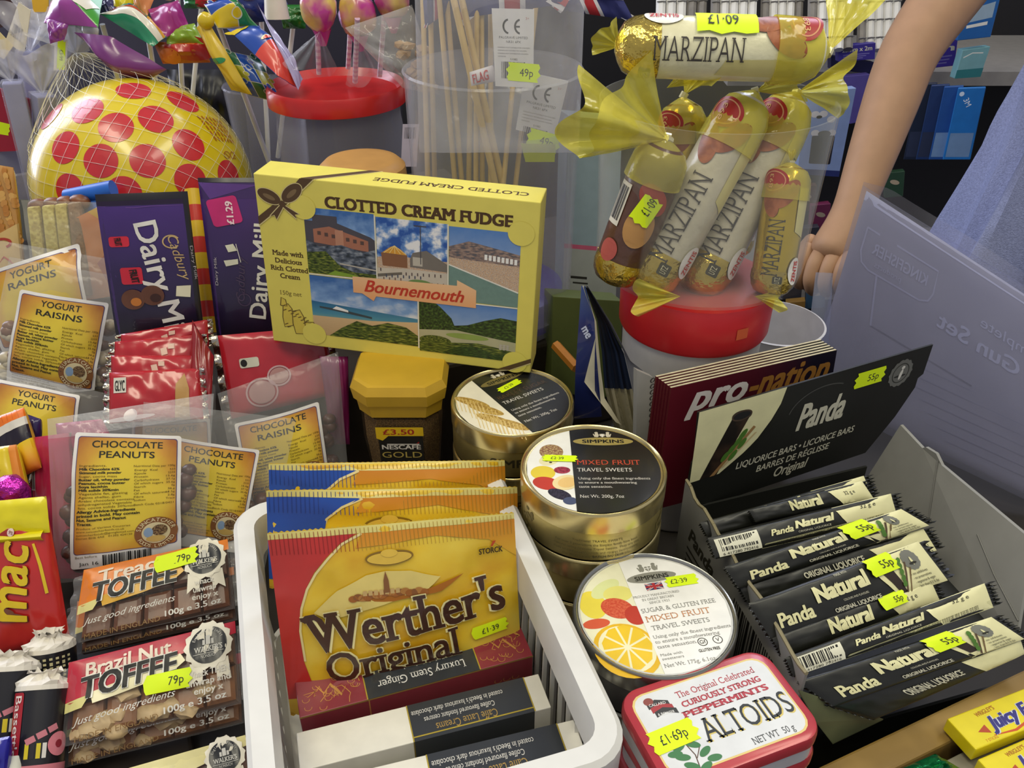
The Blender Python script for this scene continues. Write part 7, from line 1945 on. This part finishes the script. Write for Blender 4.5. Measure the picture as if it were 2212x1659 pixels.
def union(px, d, label, seed, yaw=0):
    c = plane4(px, yaw, 5, d); t = thing('union_flag', label, 'flag', tuple(c[3]), 0, 'union flags in the clear tub')
    S = Sheet(*c, bulge=.006, wr=.006, wk=(3, 2), seed=seed); S.eps = .0003; mb = MB(); S.body(mb, nv, 26, 20); p = Print(mb, S); H = S.ch
    for a in (((0, 0), (100, H)), ((100, 0), (0, H))): p.line(a, 15, fw_, 1); p.line(a, 6, fr, 2)
    p.rect(38, 0, 62, H, fw_, 3); p.rect(0, H * .34, 100, H * .66, fw_, 3); p.rect(43, 0, 57, H, fr, 4); p.rect(0, H * .41, 100, H * .59, fr, 4)
    mb.obj('flag_cloth', t)
union([(972, -150), (1230, -170), (1225, 8), (990, 40)], .775, 'union flag across the top above the CE card', 2)
union([(905, -120), (990, -160), (968, 25), (918, 60)], .80, 'union flag folded at the upper left of the flag tub', 5)
union([(1160, -80), (1300, -90), (1370, 45), (1200, 20)], .83, 'union flag drooping behind the yellow wrapper, right of the CE card', 6)
def ce(px, d, label, stk, faded):
    c = plane4(px, 0, 5, d); t = thing('flag_card', label, 'card', tuple(c[3]), 0, 'CE cards in the flag tub'); S = Sheet(*c); mb = MB(); carton(mb, *c, .0008, mat('#dcdad8', .55), 0); mb.obj('card', t)
    mb = MB(); p = Print(mb, S); H = S.ch
    for x in (32, 60): p.ring(x + 8, 40, 16, 18, 4.5, INK, 2, a0=100, a1=260)
    p.rect(52, 38, 66, 42, INK, 2); p.text('PALGRAVE LIMITED', 50, 68, 5.5, mat('#55524e'), 2, w=70); p.text('NR31 6PX', 50, 78, 5.5, mat('#55524e'), 2, w=36); p.text('3+', 84, 24, 6, mat('#c98a84'), 2)
    for k in range(4): p.text('WARNING NOT SUITABLE FOR CHILDREN', 10, 90 + 7 * k, 2.6, mat('#6a6764'), 2, al='l', w=(80, 72, 76, 20)[k])
    p.text('51082', 50, 118, 4.5, mat('#55524e'), 2, w=18); p.bars(18, 122, 80, 162, l=2, n=20); mb.obj('print', t)
    sticker(t, S, 74, 146, 78, 44, stk, 2, l=5, tx=.1); return t
ce([(1062, 18), (1154, 20), (1152, 190), (1070, 186)], .745, 'white CE card with 49p sticker, front of the flag tub', '49p', 0)
ce([(1135, 155), (1228, 175), (1198, 300), (1114, 280)], .785, 'white CE card lower right in the flag tub, seen through film', '49p', 1)
c = plane4([(1125, 310), (1200, 312), (1198, 350), (1135, 350)], 0, 5, .80); t = thing('price_card', 'pale neon price ticket showing dimly through the flag tub wall', 'card', tuple(c[3])); mb = MB(); carton(mb, *c, .0008, mat('#b9c42c', .6), 0); mb.obj('card', t)
c = plane4([(1014, 156), (1066, 140), (1070, 176), (1018, 186)], 0, 5, .765); t = thing('paper_band', 'white paper band lettered FLAG round the flag sticks', 'band', tuple(c[3])); S = Sheet(*c, bulge=.003); mb = MB(); S.body(mb, mat('#dcd6d6', .6), 16, 8, thick=.004); Print(mb, S).text('FLAG', 44, S.ch * .8, S.ch * .62, mat('#c23a34'), 3, w=66, ang=-4, bold=.02); mb.obj('band', t)
mb = MB(); t = thing('flag_bag', 'loose clear plastic bag round the flags, standing above the tub', 'bag', (fx, fy, .30)); c = plane4([(895, -60), (1265, -60), (1250, 330), (905, 330)], 0, 5, .74); S = Sheet(*c, bulge=.012, wr=.010, wk=(6, 2), seed=11, back=.10, pw=.5); S.body(mb, film('#e6e6ee', .19, .07, 1.0, 28, .6, name='flag_bag_film'), 50, 40); mb.obj('bag_film', t)

# pale carton and olive box between the flag tub and the jar
c = plane4([(1228, 250), (1345, 260), (1330, 650), (1215, 640)], -15, 3, .90); t = thing('tall_carton', 'pale teal carton with a thin pink stripe between flag tub and clear jar', 'box', foot(c, 0)); mb = MB(); S = carton(mb, *c, .03, mat('#93a8ad', .5))[0]; p = Print(mb, S); p.rect(0, S.ch * .685, 100, S.ch * .71, mat('#c8607a'), 1); p.rect(0, S.ch * .71, 100, S.ch, mat('#a9aea4', .5), 1); p.rect(14, S.ch * .87, 44, S.ch * .885, INK, 2); p.rect(18, S.ch * .905, 46, S.ch * .915, INK, 2); mb.obj('carton', t)
c = plane4([(1195, 640), (1345, 650), (1340, 860), (1190, 850)], -15, 10, .85); t = thing('olive_box', 'olive green box behind the blue booklet', 'box', foot(c, .0)); mb = MB(); carton(mb, *c, .03, mat('#55602c', .6)); mb.obj('carton', t)
mb = MB(); a, b = at(1200, 745, .80), at(1245, 795, .78); mb.tube([a, b], .005, mat('#c9822c', .45), 6); mb.obj('pencil'); tag(bpy.data.objects['pencil'], 'short orange pencil end left of the blue booklet', 'pencil')

# nut brittle, sesame bars and toy spade below the ball
def d_brit(p, S, H):
    for k in range(60):
        x, y = (k * 37.3) % 96 + 2, (k * 17.9) % (H * .58) + 2; p.ell(x, y, 11, 9, mat(('#c98f48', '#b87a34', '#d9a85c')[k % 3], .35), 2 + (k % 4), n=14, ang=k * 40)
    p.poly([(0, H * .55), (100, H * .42), (100, H), (0, H)], mat('#d9b878', .4), 7); p.ring(56, H * .56, 26, 16, 7, mat('#b03a2c'), 9, a0=150, a1=420); p.line([(10, H * .8), (60, H * .66), (100, H * .78)], 5, mat('#b8503a'), 9); p.line([(10, H * .9), (60, H * .8), (100, H * .9)], 4, mat('#e6d8b0'), 9)
redbar([(-30, 352), (30, 362), (60, 640), (-30, 660)], .86, 0, 16, 'nut brittle bar with peanuts printed, at the left edge beside the ball', d_brit, '#c08c44', ends=False, grp=None, nm='nut_brittle')
for i, (x0, lb) in enumerate(((52, 'sesame bar stick nearest the nut brittle, in clear film'), (84, 'sesame bar stick second from the nut brittle'), (112, 'sesame bar stick third from the nut brittle'), (140, 'brown bar stick right of the sesame sticks'))):
    c = plane4([(x0 + 4, 448 - 3 * i), (x0 + 30, 446 - 3 * i), (x0 + 56, 640), (x0 + 26, 640)], -4, 14, .825); t = thing('sesame_stick', lb, 'sweet bar', foot(c, c[2].z), 0, 'sesame sticks in clear film below the ball'); mb = MB()
    carton(mb, *c, .012, mat(('#a8923a', '#b9a544', '#b5a040', '#7a5a3a')[i], .5, hex2=('#c9b85c', '#d2c468', '#cbb95c', '#8d6a48')[i], scale=260, bump=.5, bscale=300), .002); mb.ball(c[0].lerp(c[1], .5) + Vector((0, .012, -.004)), .011, mat('#7d4a28', .4, hex2='#5a3018', scale=120), 1, .7, .7); mb.obj('bar', t)
c = plane4([(45, 432), (300, 440), (330, 640), (80, 650)], -4, 16, .808); t = thing('clear_bag', 'clear bag over the sesame sticks below the ball', 'bag', foot(c, c[2].z)); S = Sheet(*c, bulge=.012, wr=.006, seed=6, back=.02); mb = MB(); S.body(mb, film('#f0ecd8', .12, .1, .8, 40, .45, name='sesame_film')); mb.obj('bag_film', t)
t = thing('toy_spade', 'blue plastic toy spade with T-shaped handle below the ball', 'toy', tuple(at(200, 640, .83))); bp_ = mat('#1f62c4', .4)
mb = MB(); mb.tube([at(145, 428, .835), at(245, 408, .83)], .0085, bp_, 14); mb.obj('handle', t)
c = plane4([(150, 436), (230, 420), (260, 520), (190, 490)], -4, 10, .838); mb = MB(); Sheet(*c, bulge=.006, back=.004).body(mb, bp_, 16, 16); mb.obj('blade', t)
c = plane4([(180, 440), (215, 430), (218, 475), (192, 470)], -4, 10, .83); t = thing('orange_card', 'yellow and orange printed card behind the purple bar, below the ball', 'card', foot(c, c[2].z)); mb = MB(); c = plane4([(165, 470), (225, 440), (240, 640), (180, 650)], -4, 10, .83); S = carton(mb, *c, .004, mat('#d9813a', .45), 0)[0]; p = Print(mb, S); p.poly([(40, 0), (100, 0), (100, 60)], mat('#d9a91c'), 2); p.poly([(60, S.ch * .6), (100, S.ch * .5), (100, S.ch * .9)], mat('#b02a24'), 2); mb.obj('card', t)
